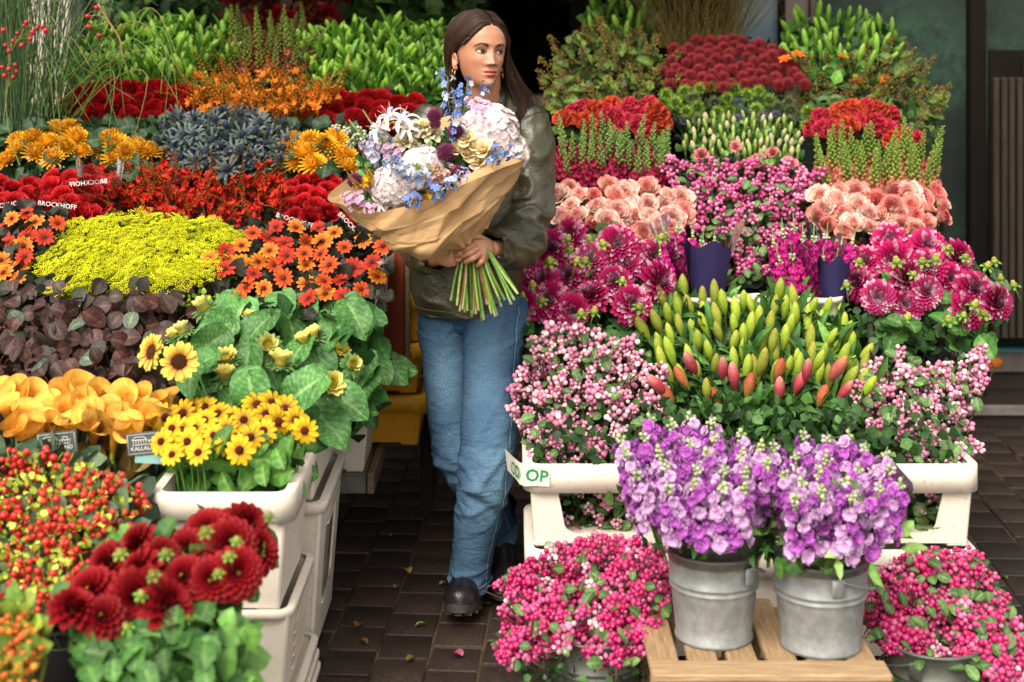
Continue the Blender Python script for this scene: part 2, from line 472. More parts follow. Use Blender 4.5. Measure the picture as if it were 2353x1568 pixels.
def calla(R=.05, L=.13, seed=0):
    rr = random.Random(seed); mb = MB(); nu, nv = 14, 26
    P = np.zeros((nu, nv, 3)); C = np.zeros((nu, nv, 3))
    y0, y1, gr = S('#e09a1c'), S('#f4c25a'), S('#7d8f2c')
    for i in range(nu):
        t = i / (nu - 1)
        for j in range(nv):
            a = 2 * PI * j / (nv - 1) * 1.02
            fr = 0.5 - 0.5 * math.cos(a)                 # 0 at the overlap, 1 at the long tip
            r = R * (0.12 + 0.22 * t + 0.75 * max(0, t - .45) ** 1.25 * (0.75 + .75 * fr))
            z = L * t * (0.80 + .22 * fr) - .62 * R * max(0, t - .72) * (3.2 * (1 - fr) + 1.9 * fr)
            r += .05 * R * math.sin(3 * a + seed) * max(0, t - .5)
            if j == nv - 1: r *= .9
            P[i, j] = (r * math.cos(a) + .30 * R * t * t, r * math.sin(a), z)
            c = mix(gr, y0, min(1, t * 2.6)); C[i, j] = mix(mix(c, y1, min(1, max(0, t - .45) * 2.2)), S('#dd7f1c'), max(0, t - .86) * 5 * (.55 + .45 * math.sin(2 * a + seed)))
    mb.grid(P, C)
    mb.tube([(0, 0, L * .2), (0, 0, L * .45), (.1 * R, 0, L * .62)], [R * .1, R * .11, R * .05], S('#d99a1a'), 6)
    return mb

def celosia(c0, c1, R=.045, strips=9, freq=9, seed=0, amp=.20):
    rr = random.Random(seed); mb = MB()
    mb.sphere((0, 0, 0), (R * .86, R * .62, R * .62), mix(c0, (0, 0, 0), .25), 8, 14)
    for k in range(strips):
        v = (k + .5) / strips * 2 - 1
        n = 46; nu = 3
        P = np.zeros((nu, n, 3)); C = np.zeros((nu, n, 3)); ph = rr.uniform(0, 6)
        f2 = freq * rr.uniform(.85, 1.2)
        for j in range(n):
            u = j / (n - 1) * 2 - 1
            a = u * 1.62 * math.sqrt(max(.05, 1 - v * v * .55))
            w = amp * math.sin(f2 * u * PI * .5 + ph) + .06 * math.sin(2.3 * f2 * u + ph)
            for i in range(nu):
                rad = (0.78 + .17 * i)
                vv = v + w * (0.3 + .45 * i) * .9
                b = vv * 1.35
                d = Vector((math.sin(a) * math.cos(b), math.sin(b) * .72, math.cos(a) * math.cos(b) * .78))
                P[i, j] = d * R * rad; C[i, j] = mix(c0, c1, i / 2 * (.6 + .4 * math.sin(5 * u + ph)))
        mb.grid(P, C)
    return mb

def spiky(R, n, c0, c1, w=.10, seed=0, up=-.35, inner=.55, long_=1.0):
    rr = random.Random(seed); mb = MB()
    mb.sphere((0, 0, 0), R * inner, c0, 5, 8)
    for i in range(n):
        z = 1 - (1 - up) * (i + .5) / n; ph = i * 2.39996 + rr.uniform(-.1, .1); q = math.sqrt(max(0, 1 - z * z))
        d = Vector((q * math.cos(ph), q * math.sin(ph), z))
        M = frame(d * R * inner * .8, d, rr.uniform(0, 6))
        L = R * (1 - inner * .8) * rr.uniform(.85, 1.1) * long_; r = R * w
        V = [(r, 0, L * .45), (-r * .5, r * .87, L * .45), (-r * .5, -r * .87, L * .45), (0, 0, 0), (0, 0, L)]
        A = np.array(M); V = np.array(V) @ A[:3, :3].T + A[:3, 3]
        c = mix(c0, c1, rr.uniform(.3, .9))
        mb.raw(V, [(3, 1, 0), (3, 2, 1), (3, 0, 2), (0, 1, 4), (1, 2, 4), (2, 0, 4)], np.array([c, c, c, c0, c1]))
    return mb

def eryngium(seed=0):
    rr = random.Random(seed); mb = MB()
    hd, tip = S('#2a3048'), S('#5a6280')
    for i in range(60):
        u = (i + .5) / 60; ph = i * 2.39996; z = .026 * (1 - u); r = .0095 * math.sin(PI * min(1, .12 + .75 * u))
        mb.sphere((r * math.cos(ph), r * math.sin(ph), z), .0022, mix(hd, tip, rr.random()), 3, 4)
    mb.sphere((0, 0, .011), (.009, .009, .015), hd, 5, 8)
    for k in range(11):
        petal(mb, around(k * 2 * PI / 11 + rr.uniform(-.2, .2), .006, 0), rr.uniform(.036, .052), .0034, rr.uniform(.2, 1.0), rr.uniform(-.1, .6), S('#323e40'), S('#66736e'), cup=.6, nu=7, nv=3, sa=.5, sb=.6, jag=.55, rr=rr)
    for k in range(9):
        petal(mb, around(k * 2 * PI / 9 + .3, .004, -.012), rr.uniform(.03, .045), .0036, rr.uniform(-.3, .5), rr.uniform(-.5, .2), S('#39463f'), S('#58685c'), cup=.6, nu=7, nv=3, sa=.5, sb=.6, jag=.6, rr=rr)
    return mb

def lily_bud(L=.09, R=.012, c0=None, c1=None, c2=None, seed=0):
    "closed bud pointing along +Z from its stalk: six ridges, blunt tip"
    mb = MB(); nu, nv = 11, 12
    P = np.zeros((nu, nv, 3)); C = np.zeros((nu, nv, 3))
    for i in range(nu):
        t = i / (nu - 1)
        r = R * (0.28 + .95 * math.sin(PI * min(1, (t * .98 + .02)) ** 1.15) ** .8) * (1 - .15 * t) if i < nu - 1 else R * .05
        for j in range(nv):
            a = 2 * PI * j / nv
            rr_ = r * (1 + .07 * math.cos(3 * a) * math.sin(PI * t)) * (1 if j % 2 == 0 else .97)
            P[i, j] = (rr_ * math.cos(a), rr_ * math.sin(a), L * t)
            c = mix(c0, c1, min(1, t * 1.7)) if t < .6 else mix(c1, c2, (t - .6) / .4)
            C[i, j] = mix(c, c0 * .8, .35 * (j % 4 == 0))
    mb.grid(P, C, closed=True)
    mb.tube([(0, 0, -.02), (0, 0, .002)], [.0022, .003], S('#5d7a30'), 5)
    return mb

def blade(L=.1, W=.014, c0=None, c1=None, a0=1.2, a1=.6, seed=0, sa=.5, sb=.7, cup=.5, nu=8):
    mb = MB(); petal(mb, None, L, W, a0, a1, c0, c1, cup=cup, nu=nu, nv=5, sa=sa, sb=sb, base=.35, rr=random.Random(seed)); return mb

def leaf_mesh(L, W, c0, c1, vein, a0=.2, a1=-.3, heart=False, jag=0.0, fold=.35, wav=0.0, seed=0, nu=12, nv=7, veins=0):
    rr = random.Random(seed); mb = MB()
    t = np.linspace(0, 1, nu); s = np.linspace(-1, 1, nv)
    w = (t ** (.35 if heart else .75)) * ((1 - t) ** (.75 if heart else .7)); w = np.maximum(w / w.max(), .02) * W
    ph = a0 + (a1 - a0) * t
    x = np.concatenate([[0], np.cumsum(np.cos(ph) * L / (nu - 1))[:-1]]); z = np.concatenate([[0], np.cumsum(np.sin(ph) * L / (nu - 1))[:-1]])
    P = np.zeros((nu, nv, 3)); C = np.zeros((nu, nv, 3)); k0 = rr.uniform(0, 6)
    for i in range(nu):
        for j in range(nv):
            k = fold * abs(s[j]) * w[i] + wav * math.sin(t[i] * 9 + k0 + 2 * s[j]) * abs(s[j]) + .006 * L / .1 * abs(math.sin(t[i] * 22 - abs(s[j]) * 6)) * abs(s[j]) * .3
            ww = w[i] * (1 + (jag * (i % 2) if abs(s[j]) == 1 else 0))
            hb = -(.16 * L * abs(s[j]) ** 1.5 if heart else 0) * max(0, 1 - t[i] * 3)
            P[i, j] = (x[i] - math.sin(ph[i]) * k + hb, ww * s[j], z[i] + math.cos(ph[i]) * k)
            c = mix(c0, c1, rr.random() * .5 + .5 * t[i])
            if j == nv // 2: c = mix(c, vein, .65)
            elif veins and ((t[i] - .42 * abs(s[j])) * veins) % 1.0 < .22 and abs(s[j]) < .93: c = mix(c, vein, .42); P[i, j, 2] -= .0022
            elif not veins and i % 3 == 0 and abs(s[j]) < .9: c = mix(c, vein, .25)
            C[i, j] = c
    mb.grid(P, C)
    return mb

def berries(n, r, cols, spread, seed=0, stalk=S('#6b3b2c'), eye=None, hi=5, dn=.6):
    rr = random.Random(seed); mb = MB(); pts = []
    tr = 0
    while len(pts) < n and tr < 800:
        tr += 1
        d = Vector((rr.gauss(0, 1), rr.gauss(0, 1), rr.gauss(0, 1))).normalized() * spread * rr.uniform(.35, 1)
        d.z *= 1.5
        if all((d - q).length > r * 1.55 for q in pts): pts.append(d)
    for p in pts:
        c = cols[rr.randrange(len(cols))]; k = r * rr.uniform(.78, 1.15)
        M = frame(p, (p + Vector((0, 0, -.002))).normalized(), rr.uniform(0, 6))
        b = MB(); b.sphere((0, 0, 0), (k * .96, k * .96, k), jit(c, .12, rr), hi, 8)
        if eye is not None: b.sphere((0, 0, k * .93), (k * .16, k * .16, k * .12), eye, 3, 5)
        mb.add(b, M)
    mb.tube([(0, 0, -spread * 1.9), (0, 0, spread * 1.2)], .0012, stalk, 4)
    return mb

def floret4(R, cb, ct, seed=0, np_=4, ruf=.12, center=None, layers=1, a0=.35, a1=-.25, wide=.62):
    rr = random.Random(seed); mb = MB()
    for l in range(layers):
        for k in range(np_):
            petal(mb, around(k * 2 * PI / np_ + l * .7 + rr.uniform(-.15, .15), R * .04, l * R * .12), R * (1 - .25 * l), R * wide, a0 + .45 * l, a1 + .4 * l + rr.uniform(-.25, .25), cb, jit(ct, .08, rr), cup=.12, nu=5, nv=5, sa=.55, sb=.25, base=.25, ruf=R * ruf, rr=rr)
    if center is not None: mb.sphere((0, 0, R * .08), R * .13, center, 3, 5)
    return mb

def crocosmia(red, seed=0, L=.2):
    rr = random.Random(seed); mb = MB()
    if red: b0, b1, f0, f1, st = S('#a08028'), S('#bf501c'), S('#ab1c10'), S('#d0301a'), S('#5a441c')
    else: b0, b1, f0, f1, st = S('#9a6416'), S('#d2821e'), S('#bf6212'), S('#de8420'), S('#6a4f1c')
    n = 9; bend = rr.uniform(.6, 1.3)
    pts = []; p = Vector((0, 0, 0)); a = 0
    for i in range(n):
        pts.append(p.copy()); p = p + Vector((math.sin(a), 0, math.cos(a))) * L / n; a += bend / n
    mb.tube(pts, np.linspace(.0018, .0008, n), st, 4)
    C = crom([tuple(q) for q in pts], 24)
    for i in range(4, 24):
        t = i / 23; q = Vector(C[i]); sd = 1 if i % 2 else -1
        tn = Vector(C[min(23, i + 1)] - C[i - 1]).normalized()
        d = (tn * .75 + Vector((0, sd * .75, .25))).normalized()
        l = .026 * (1.08 - t); w = .0034 * (1.15 - t * .8)
        M = np.array(frame(q, d, rr.uniform(0, 6)))
        V = np.array([(0, 0, 0), (w, 0, l * .6), (-w * .5, w * .87, l * .6), (-w * .5, -w * .87, l * .6), (0, 0, l)]) @ M[:3, :3].T + M[:3, 3]
        c = mix(b1, b0, max(0, t - .25))
        mb.raw(V, [(0, 2, 1), (0, 3, 2), (0, 1, 3), (1, 2, 4), (2, 3, 4), (3, 1, 4)], np.array([b0, c, c, c, mix(c, b0, .3)]))
    for i in range(5 if red else 2):
        q = Vector(C[rr.randrange(1, 9)]); d = Vector((rr.uniform(-.3, .6), rr.choice((-1, 1)) * rr.uniform(.4, 1), rr.uniform(.1, 1))).normalized()
        M = frame(q + d * .014, d, rr.uniform(0, 6))
        b = MB(); b.tube([(0, 0, -.016), (0, 0, 0)], [.0015, .0035], f0, 5)
        for k in range(6): petal(b, around(k * PI / 3, .002, 0), .024, .0052, 1.1, .25 + rr.uniform(-.3, .3), jit(f0, .15, rr), jit(f1, .15, rr), cup=.5, nu=4, nv=3, rr=rr)
        mb.add(b, M)
    return mb

def dill(seed=0, R=.045):
    rr = random.Random(seed); mb = MB()
    st, y0, y1 = S('#7d9a22'), S('#c9cc12'), S('#e6e42c')
    for k in range(15):
        q = math.sqrt((k + .5) / 15) * R; ph = k * 2.39996
        e = Vector((q * math.cos(ph), q * math.sin(ph), -(q / R) ** 2 * R * .38 + rr.uniform(-.003, .003)))
        mb.tube([(0, 0, -R * .9), tuple(e * .6 + Vector((0, 0, -R * .32))), tuple(e)], .0008, st, 3, cap=False)
        for i in range(11):
            u = math.sqrt((i + .5) / 11) * .0105; p2 = i * 2.4 + k
            c = mix(y0, y1, rr.random())
            o = e + Vector((u * math.cos(p2), u * math.sin(p2), .005 - u * .3 + rr.uniform(-.001, .001))); h = .0027
            mb.raw([o + Vector(v) for v in ((h, 0, 0), (-h, 0, 0), (0, h, 0), (0, -h, 0), (0, 0, h * .8), (0, 0, -h))],
                   [(0, 2, 4), (2, 1, 4), (1, 3, 4), (3, 0, 4), (2, 0, 5), (1, 2, 5), (3, 1, 5), (0, 3, 5)], c)
    mb.tube([(0, 0, -.16), (0, 0, -R * .9)], .0014, st, 4)
    return mb

def snap_spire(cf0, cf1, cg, seed=0, L=.17, dens=46, fl=.36):
    rr = random.Random(seed); mb = MB()
    mb.tube([(0, 0, 0), (0, 0, L)], [.003, .0012], cg * .8, 5)
    for i in range(dens):
        t = i / (dens - 1); ph = i * 2.39996; z = L * (.05 + .97 * t)
        r = .017 * (1 - t) ** .8 + .004
        if t < fl:
            d = Vector((math.cos(ph), math.sin(ph), .1)); M = frame(d * .007 + Vector((0, 0, z)), d, rr.uniform(0, 6))
            b = MB()
            for k in range(4): petal(b, around(k * PI / 2, .002, .012), .016, .009, 1.0, -.3, jit(cf0, .15, rr), jit(cf1, .15, rr), cup=.3, nu=4, nv=4, ruf=.003, rr=rr)
            b.tube([(0, 0, 0), (0, 0, .013)], [.003, .006], cf0, 6)
            mb.add(b, M)
        else:
            s = .0062 * (1.25 - t) + .0012
            c = mix(cf0, cg, min(1, max(0, (t - fl) * 4))); c = mix(c, cg * 1.2, rr.random() * .4)
            p = Vector((math.cos(ph) * r * .75, math.sin(ph) * r * .75, z))
            M = frame(p, Vector((math.cos(ph), math.sin(ph), .9)), 0)
            b = MB(); b.sphere((0, 0, 0), (s * .8, s * .8, s * 1.3), jit(c, .15, rr), 4, 6); mb.add(b, M)
            if i % 2: 
                b = MB(); petal(b, None, s * 3.4, s * .8, .9, .2, cg * .8, cg, nu=3, nv=3, rr=rr); mb.add(b, Matrix.Translation((0, 0, z - .004)) @ around(ph + .6, .002, 0))
    return mb

def hydrangea(R=.07, c0=None, c1=None, n=46, seed=0):
    rr = random.Random(seed); mb = MB()
    fl = [floret4(.0215, mix(c0, c1, a), mix(c0, c1, b), seed * 7 + i, center=S('#d8c9c2'), ruf=.06, a0=.25, a1=-.15, wide=.60) for i, (a, b) in enumerate(((.9, .2), (.6, .1), (.4, .6), (.8, .0)))]
    for i in range(n):
        z = 1 - 1.25 * (i + .5) / n; ph = i * 2.39996; q = math.sqrt(max(0, 1 - z * z))
        d = Vector((q * math.cos(ph), q * math.sin(ph), z))
        p = Vector((d.x * R, d.y * R, d.z * R * .82)) * rr.uniform(.93, 1.04)
        mb.add(fl[rr.randrange(4)], frame(p, d + Vector((rr.uniform(-.25, .25), rr.uniform(-.25, .25), .1)), rr.uniform(0, 6), rr.uniform(.9, 1.1)))
    mb.sphere((0, 0, 0), (R * .8, R * .8, R * .6), S('#8d9a62'), 6, 10)
    return mb

def delphinium(c0, c1, seed=0, L=.12, n=9, white=.3):
    rr = random.Random(seed); mb = MB()
    pts = [(0, 0, 0), (.004, .003, L * .5), (.012 * rr.uniform(-1, 1), .01 * rr.uniform(-1, 1), L)]
    mb.tube(crom(pts, 7), [.0016] * 6 + [.001], S('#7f9455'), 4)
    C = crom(pts, 20)
    for i in range(n):
        t = .25 + .75 * i / (n - 1); q = Vector(C[int(t * 19)]); ph = i * 2.2
        d = Vector((math.cos(ph), math.sin(ph), .5)).normalized()
        e = q + d * rr.uniform(.014, .024)
        mb.tube([q, e], .0009, S('#8fa065'), 3, cap=False)
        w = rr.random() < white
        a, b = (S('#dfe6ee'), S('#b9cbe6')) if w else (c0, c1)
        f = floret4(.0128, a, b, seed * 9 + i, np_=5, ruf=.16, center=S('#f2efe2'), a0=.7, a1=-.2, wide=.36)
        f.tube([(0, 0, 0), (.002, 0, -.014)], [.0022, .0008], a, 4)
        mb.add(f, frame(e, d + Vector((0, -.4, .1)), rr.uniform(0, 6), rr.uniform(.85, 1.15)))
    return mb

def nerine(seed=0):
    rr = random.Random(seed); mb = MB(); w0, w1 = S('#eadfe0'), S('#f4eff0')
    for k in range(6):
        petal(mb, around(k * PI / 3 + rr.uniform(-.15, .15), .003, 0), .062, .0058, 1.25, -1.5 + rr.uniform(-.4, .4), w0, w1, cup=.3, nu=9, nv=4, sa=.35, sb=.3, base=.6, ruf=.0022, rr=rr)
    for k in range(5):
        a = k * 1.25 + .3; mb.tube(crom([(0, 0, 0), (.01 * math.cos(a), .01 * math.sin(a), .025), (.022 * math.cos(a), .022 * math.sin(a), .045)], 5), .0006, S('#e8d7da'), 3)
    mb.tube([(0, 0, -.04), (0, 0, 0)], [.0012, .003], S('#a9b46a'), 5)
    return mb

def waxflower(seed=0):
    rr = random.Random(seed); mb = MB()
    for i in range(14):
        d = Vector((rr.gauss(0, 1), rr.gauss(0, 1), abs(rr.gauss(.6, .7)))).normalized() * rr.uniform(.015, .034)
        f = floret4(.0075, S('#c98ab0'), S('#e3b6d2'), seed + i, np_=5, ruf=.05, center=S('#8c3358'), wide=.5)
        mb.add(f, frame(d, d + Vector((0, -.01, .02)), rr.uniform(0, 6)))
        mb.tube([(0, 0, -.02), tuple(d)], .0006, S('#7b7a3e'), 3, cap=False)
    return mb

# clouds of small leaves or seeds: uncountable infill, one mesh
def leaf_cloud(pts, size, cols, aim=None, spread=1.0, wid=.42, rs=NR):
    pts = np.asarray([tuple(p) for p in pts], float); k = len(pts)
    tv = np.array([(0, 0, 0), (.35, -wid, .06), (.35, 0, .0), (.35, wid, .06), (.75, -wid * .7, .02), (.75, 0, -.04), (.75, wid * .7, .02), (1, 0, -.12)])
    tf = [(0, 1, 2), (0, 2, 3), (1, 4, 5, 2), (2, 5, 6, 3), (4, 7, 5), (5, 7, 6)]
    d = rs.normal(size=(k, 3)) * spread + (np.asarray(aim) if aim is not None else np.array([0, -.4, .8]))
    d /= np.linalg.norm(d, axis=1)[:, None]
    up = rs.normal(size=(k, 3)) * .6 + np.array([0, -.6, .8])
    b = np.cross(up, d); b /= np.linalg.norm(b, axis=1)[:, None] + 1e-9
    n = np.cross(d, b)
    sz = size * rs.uniform(.6, 1.3, k)
    V = pts[:, None, :] + sz[:, None, None] * (tv[None, :, 0:1] * d[:, None, :] + tv[None, :, 1:2] * b[:, None, :] + tv[None, :, 2:3] * n[:, None, :])
    cols = np.asarray(cols); ci = cols[rs.randint(0, len(cols), k)] * rs.uniform(.75, 1.25, (k, 1))
    C = np.repeat(ci[:, None, :], 8, axis=1); C[:, [2, 5], :] *= 1.2
    mb = MB(); mb.v = [V.reshape(-1, 3)]; mb.c = [C.reshape(-1, 3)]; mb.n = k * 8
    F_ = []
    for i in range(k):
        o = i * 8
        F_.extend([tuple(q + o for q in f) for f in tf])
    mb.f = F_; mb.mi = [0] * len(F_)
    return mb

def dot_cloud(pts, r, cols, rs=NR):
    pts = np.asarray([tuple(p) for p in pts], float); k = len(pts)
    tv = np.array([(1, 0, 0), (-1, 0, 0), (0, 1, 0), (0, -1, 0), (0, 0, 1), (0, 0, -1)], float)
    tf = [(0, 2, 4), (2, 1, 4), (1, 3, 4), (3, 0, 4), (2, 0, 5), (1, 2, 5), (3, 1, 5), (0, 3, 5)]
    rr = r * rs.uniform(.7, 1.25, k)
    V = pts[:, None, :] + rr[:, None, None] * tv[None]
    cols = np.asarray(cols); C = np.repeat((cols[rs.randint(0, len(cols), k)] * rs.uniform(.75, 1.25, (k, 1)))[:, None, :], 6, axis=1)
    mb = MB(); mb.v = [V.reshape(-1, 3)]; mb.c = [C.reshape(-1, 3)]; mb.n = k * 6
    mb.f = [tuple(q + i * 6 for q in f) for i in range(k) for f in tf]; mb.mi = [0] * len(mb.f)
    return mb
# ------------------------------------------------------------------ the setting
def ground_mat():
    m, nt, b = newmat('dark_paving')
    tc = N(nt, 'ShaderNodeTexCoord')
    n1 = N(nt, 'ShaderNodeTexNoise', Scale=2.2, Detail=6.0, Roughness=0.6); nt.links.new(tc.outputs['Object'], n1.inputs['Vector'])
    n2 = N(nt, 'ShaderNodeTexNoise', Scale=260.0, Detail=3.0); nt.links.new(tc.outputs['Object'], n2.inputs['Vector'])
    r1 = ramp(nt, [(0.3, tuple(S('#271e1a'))), (0.7, tuple(S('#43362e')))]); nt.links.new(n1.outputs['Fac'], r1.inputs[0])
    r2 = ramp(nt, [(0.40, (.45, .45, .45)), (0.58, (1.0, 1.0, 1.0)), (.70, (2.3, 2.1, 2.0))]); nt.links.new(n2.outputs['Fac'], r2.inputs[0])
    oi = N(nt, 'ShaderNodeObjectInfo'); mr = N(nt, 'ShaderNodeMapRange'); mr.inputs['To Min'].default_value = .65; mr.inputs['To Max'].default_value = 1.35
    nt.links.new(oi.outputs['Random'], mr.inputs[0])
    mx = N(nt, 'ShaderNodeMix', data_type='RGBA', blend_type='MULTIPLY'); mx.inputs[0].default_value = 1
    nt.links.new(r1.outputs[0], mx.inputs[6]); nt.links.new(r2.outputs[0], mx.inputs[7])
    hs = N(nt, 'ShaderNodeHueSaturation'); nt.links.new(mx.outputs[2], hs.inputs['Color']); nt.links.new(mr.outputs[0], hs.inputs['Value'])
    nt.links.new(hs.outputs[0], b.inputs['Base Color'])
    r3 = ramp(nt, [(0.4, (.45, .45, .45)), (0.65, (.75, .75, .75))]); nt.links.new(n1.outputs['Fac'], r3.inputs[0]); nt.links.new(r3.outputs[0], b.inputs['Roughness'])
    bp = N(nt, 'ShaderNodeBump', Strength=0.5, Distance=0.004); nt.links.new(n2.outputs['Fac'], bp.inputs['Height']); nt.links.new(bp.outputs[0], b.inputs['Normal'])
    return m
M_PAVE = ground_mat()
M_JOINT = simple('sand_joint', S('#5f4f41'), 0.95, 0, 0.1, 0.12, 3.5, S('#211a17'), 0.5, 300)

gmb = MB(); gmb.raw([(-14, -8, 0), (14, -8, 0), (14, 14, 0), (-14, 14, 0)], [(0, 1, 2, 3)], (.1, .1, .1))
ground = bpy.data.objects.new('ground', gmb.mesh('ground', M_JOINT, False)); COL.objects.link(ground); ground.location = (0, 0, -0.007)
tag(ground, 'dark wet-looking paving stones between the flower stands', kind='structure')
pv = []
for k in range(3):
    b = MB(); w, d = .0685 - .0006 * k, .0758 - .0012 * k
    b.box(-w, w, -d, d, -.02, 0.0 - .0012 * k, (.3, .3, .3), bev=.003); pv.append(b.mesh('paver', M_PAVE, False))
YAW = -0.057
cs, sn = math.cos(YAW), math.sin(YAW)
npv = 0
rest = MB()
for i in range(-40, 41):
    for j in range(-2, 76):
        u = i * .1425; v = 2.0 + j * .1575 + (i % 2) * .07 + (i % 3) * .02
        X = u * cs - v * sn - .24; Y = u * sn + v * cs
        if Y < .3: continue
        x = CX + X / Y * F; y = HY + CAMH / Y * F
        near = ((690 < x < 1250) or (2080 < x < 2400) or (60 < x < 330 and y > 1480)) and 900 < y < 1600
        M = Matrix.Translation((X, Y, rnd.uniform(-.0035, .0010))) @ Matrix.Rotation(YAW + rnd.uniform(-.022, .022), 4, 'Z') @ Matrix.Rotation(rnd.uniform(-.014, .014), 4, 'X')
        if near and npv < 300:
            o = bpy.data.objects.new('paver', pv[rnd.randrange(3)]); COL.objects.link(o); o.parent = ground
            o.matrix_basis = Matrix.Translation((0, 0, .007)) @ M; npv += 1
        else:
            b = MB(); b.box(-.0685, .0685, -.076, .076, -.02, 0, (.3, .3, .3)); rest.add(b, Matrix.Translation((0, 0, .007)) @ M)
o = bpy.data.objects.new('paving', rest.mesh('paving', M_PAVE, False)); COL.objects.link(o); o.parent = ground; o['kind'] = 'stuff'

# the shop front behind the stands
def plaster_mat():
    m, nt, b = newmat('weathered_green_plaster')
    tc = N(nt, 'ShaderNodeTexCoord')
    n1 = N(nt, 'ShaderNodeTexNoise', Scale=1.6, Detail=9.0, Roughness=0.68, Distortion=.4); nt.links.new(tc.outputs['Object'], n1.inputs['Vector'])
    n2 = N(nt, 'ShaderNodeTexNoise', Scale=9.0, Detail=8.0, Roughness=.7); nt.links.new(tc.outputs['Object'], n2.inputs['Vector'])
    r1 = ramp(nt, [(0.38, tuple(S('#151c18'))), (0.5, tuple(S('#1d3529'))), (0.66, tuple(S('#27503a')))]); nt.links.new(n1.outputs['Fac'], r1.inputs[0])
    r2 = ramp(nt, [(0.45, (0, 0, 0)), (0.62, (1, 1, 1))]); nt.links.new(n2.outputs['Fac'], r2.inputs[0])
    mx = N(nt, 'ShaderNodeMix', data_type='RGBA'); nt.links.new(r2.outputs[0], mx.inputs[0]); nt.links.new(r1.outputs[0], mx.inputs[6]); mx.inputs[7].default_value = (*S('#17211d'), 1)
    nt.links.new(mx.outputs[2], b.inputs['Base Color']); b.inputs['Roughness'].default_value = .8
    bp = N(nt, 'ShaderNodeBump', Strength=0.5, Distance=0.01); nt.links.new(n2.outputs['Fac'], bp.inputs['Height']); nt.links.new(bp.outputs[0], b.inputs['Normal'])
    return m
M_PLASTER = plaster_mat()
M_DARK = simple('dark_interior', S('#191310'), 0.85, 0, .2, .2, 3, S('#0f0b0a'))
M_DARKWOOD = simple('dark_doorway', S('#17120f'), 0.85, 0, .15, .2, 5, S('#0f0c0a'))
M_PALE = simple('pale_render', S('#d8ccc4'), 0.8, 0, .2, .2, 4, S('#c0b3aa'))
M_STEP = simple('worn_grey_step', S('#77706a'), 0.7, 0, .3, .2, 8, S('#565049'), .3, 120)
M_STEPDARK = simple('dark_step', S('#2f2620'), 0.7, 0, .3, .2, 8, S('#211a16'), .2, 60)
M_GLASSBLUE = simple('shop_pane', S('#8fa7b5'), 0.12, 0, .6, .25, 2, S('#6e8796'))
M_SLAT = simple('slat_wood', S('#342e25'), 0.7, 0, .3, .2, 6, S('#251f19'), .2, 50, stretch=(10, 10, 1))

shop = empty('shop_building', (0.9, 6.95, 0), 'dark green weathered shop front with a black doorway behind the stands', 'building')
def pbox(nm, mat, par, *b, bev=0.0, kind=None, label=None):
    m = MB(); m.box(*b, col=(.4, .4, .4), bev=bev); return part(nm, m.mesh(nm, mat, False), par, kind=kind, label=label)
pbox('wall', M_PLASTER, shop, 1.30, 4.2, 6.95, 7.2, 0.0, 4.2)
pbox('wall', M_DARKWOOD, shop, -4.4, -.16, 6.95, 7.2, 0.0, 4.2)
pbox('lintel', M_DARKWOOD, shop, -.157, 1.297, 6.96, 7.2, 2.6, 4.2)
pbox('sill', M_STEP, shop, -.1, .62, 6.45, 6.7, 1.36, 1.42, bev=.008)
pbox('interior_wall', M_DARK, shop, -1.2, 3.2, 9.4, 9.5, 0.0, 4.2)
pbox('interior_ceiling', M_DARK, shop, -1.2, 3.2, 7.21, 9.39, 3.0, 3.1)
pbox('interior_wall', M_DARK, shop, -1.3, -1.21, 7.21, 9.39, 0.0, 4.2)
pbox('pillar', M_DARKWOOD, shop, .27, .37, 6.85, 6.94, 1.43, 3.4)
# window panes above the right-hand stand
wf = pbox('window', M_STEP, shop, 1.015, 1.055, 6.86, 6.95, 1.3, 3.3)
w2 = pbox('window', M_STEP, shop, 1.385, 1.41, 6.86, 6.948, 1.3, 3.3)
pbox('pane', M_GLASSBLUE, shop, 1.057, 1.24, 6.90, 6.92, 1.3, 3.2)
pbox('pane', simple('grey_pane', S('#7c6a63'), .2), shop, 1.27, 1.383, 6.90, 6.92, 1.3, 3.2)
pbox('mullion', M_DARKWOOD, shop, 1.242, 1.268, 6.86, 6.949, 1.3, 3.2)
# unseen canvas added above the view so its shade darkens the back rows
aw = empty('awning', (0, 6.9, 2.2), 'dark green canvas awning shading the back rows of flowers', 'awning')
m_ = MB(); m_.grid(np.array([[(x, y, z + .02 * math.sin(x * 9)) for x in np.linspace(-1.62, 1.32, 60)] for y, z in ((6.94, 2.85), (6.2, 2.55), (5.55, 2.28), (5.54, 2.12))]), (.1, .1, .1)); part('canvas', m_.mesh('canvas', simple('shade_canvas', S('#24382c'), .9)), aw)
for x in (-1.6, -.2, 1.25): pbox('rib', M_DARKWOOD, aw, x - .015, x + .015, 5.6, 5.63, 2.16, 2.24)
pill = MB(); pill.box(-1.88, -1.71, 5.72, 5.9, 0, 3.4, (.5, .5, .5), bev=.01)
solid('pale_pillar', pill, M_PALE, 'pale rendered pillar behind the tall grass at the upper left', 'pillar')

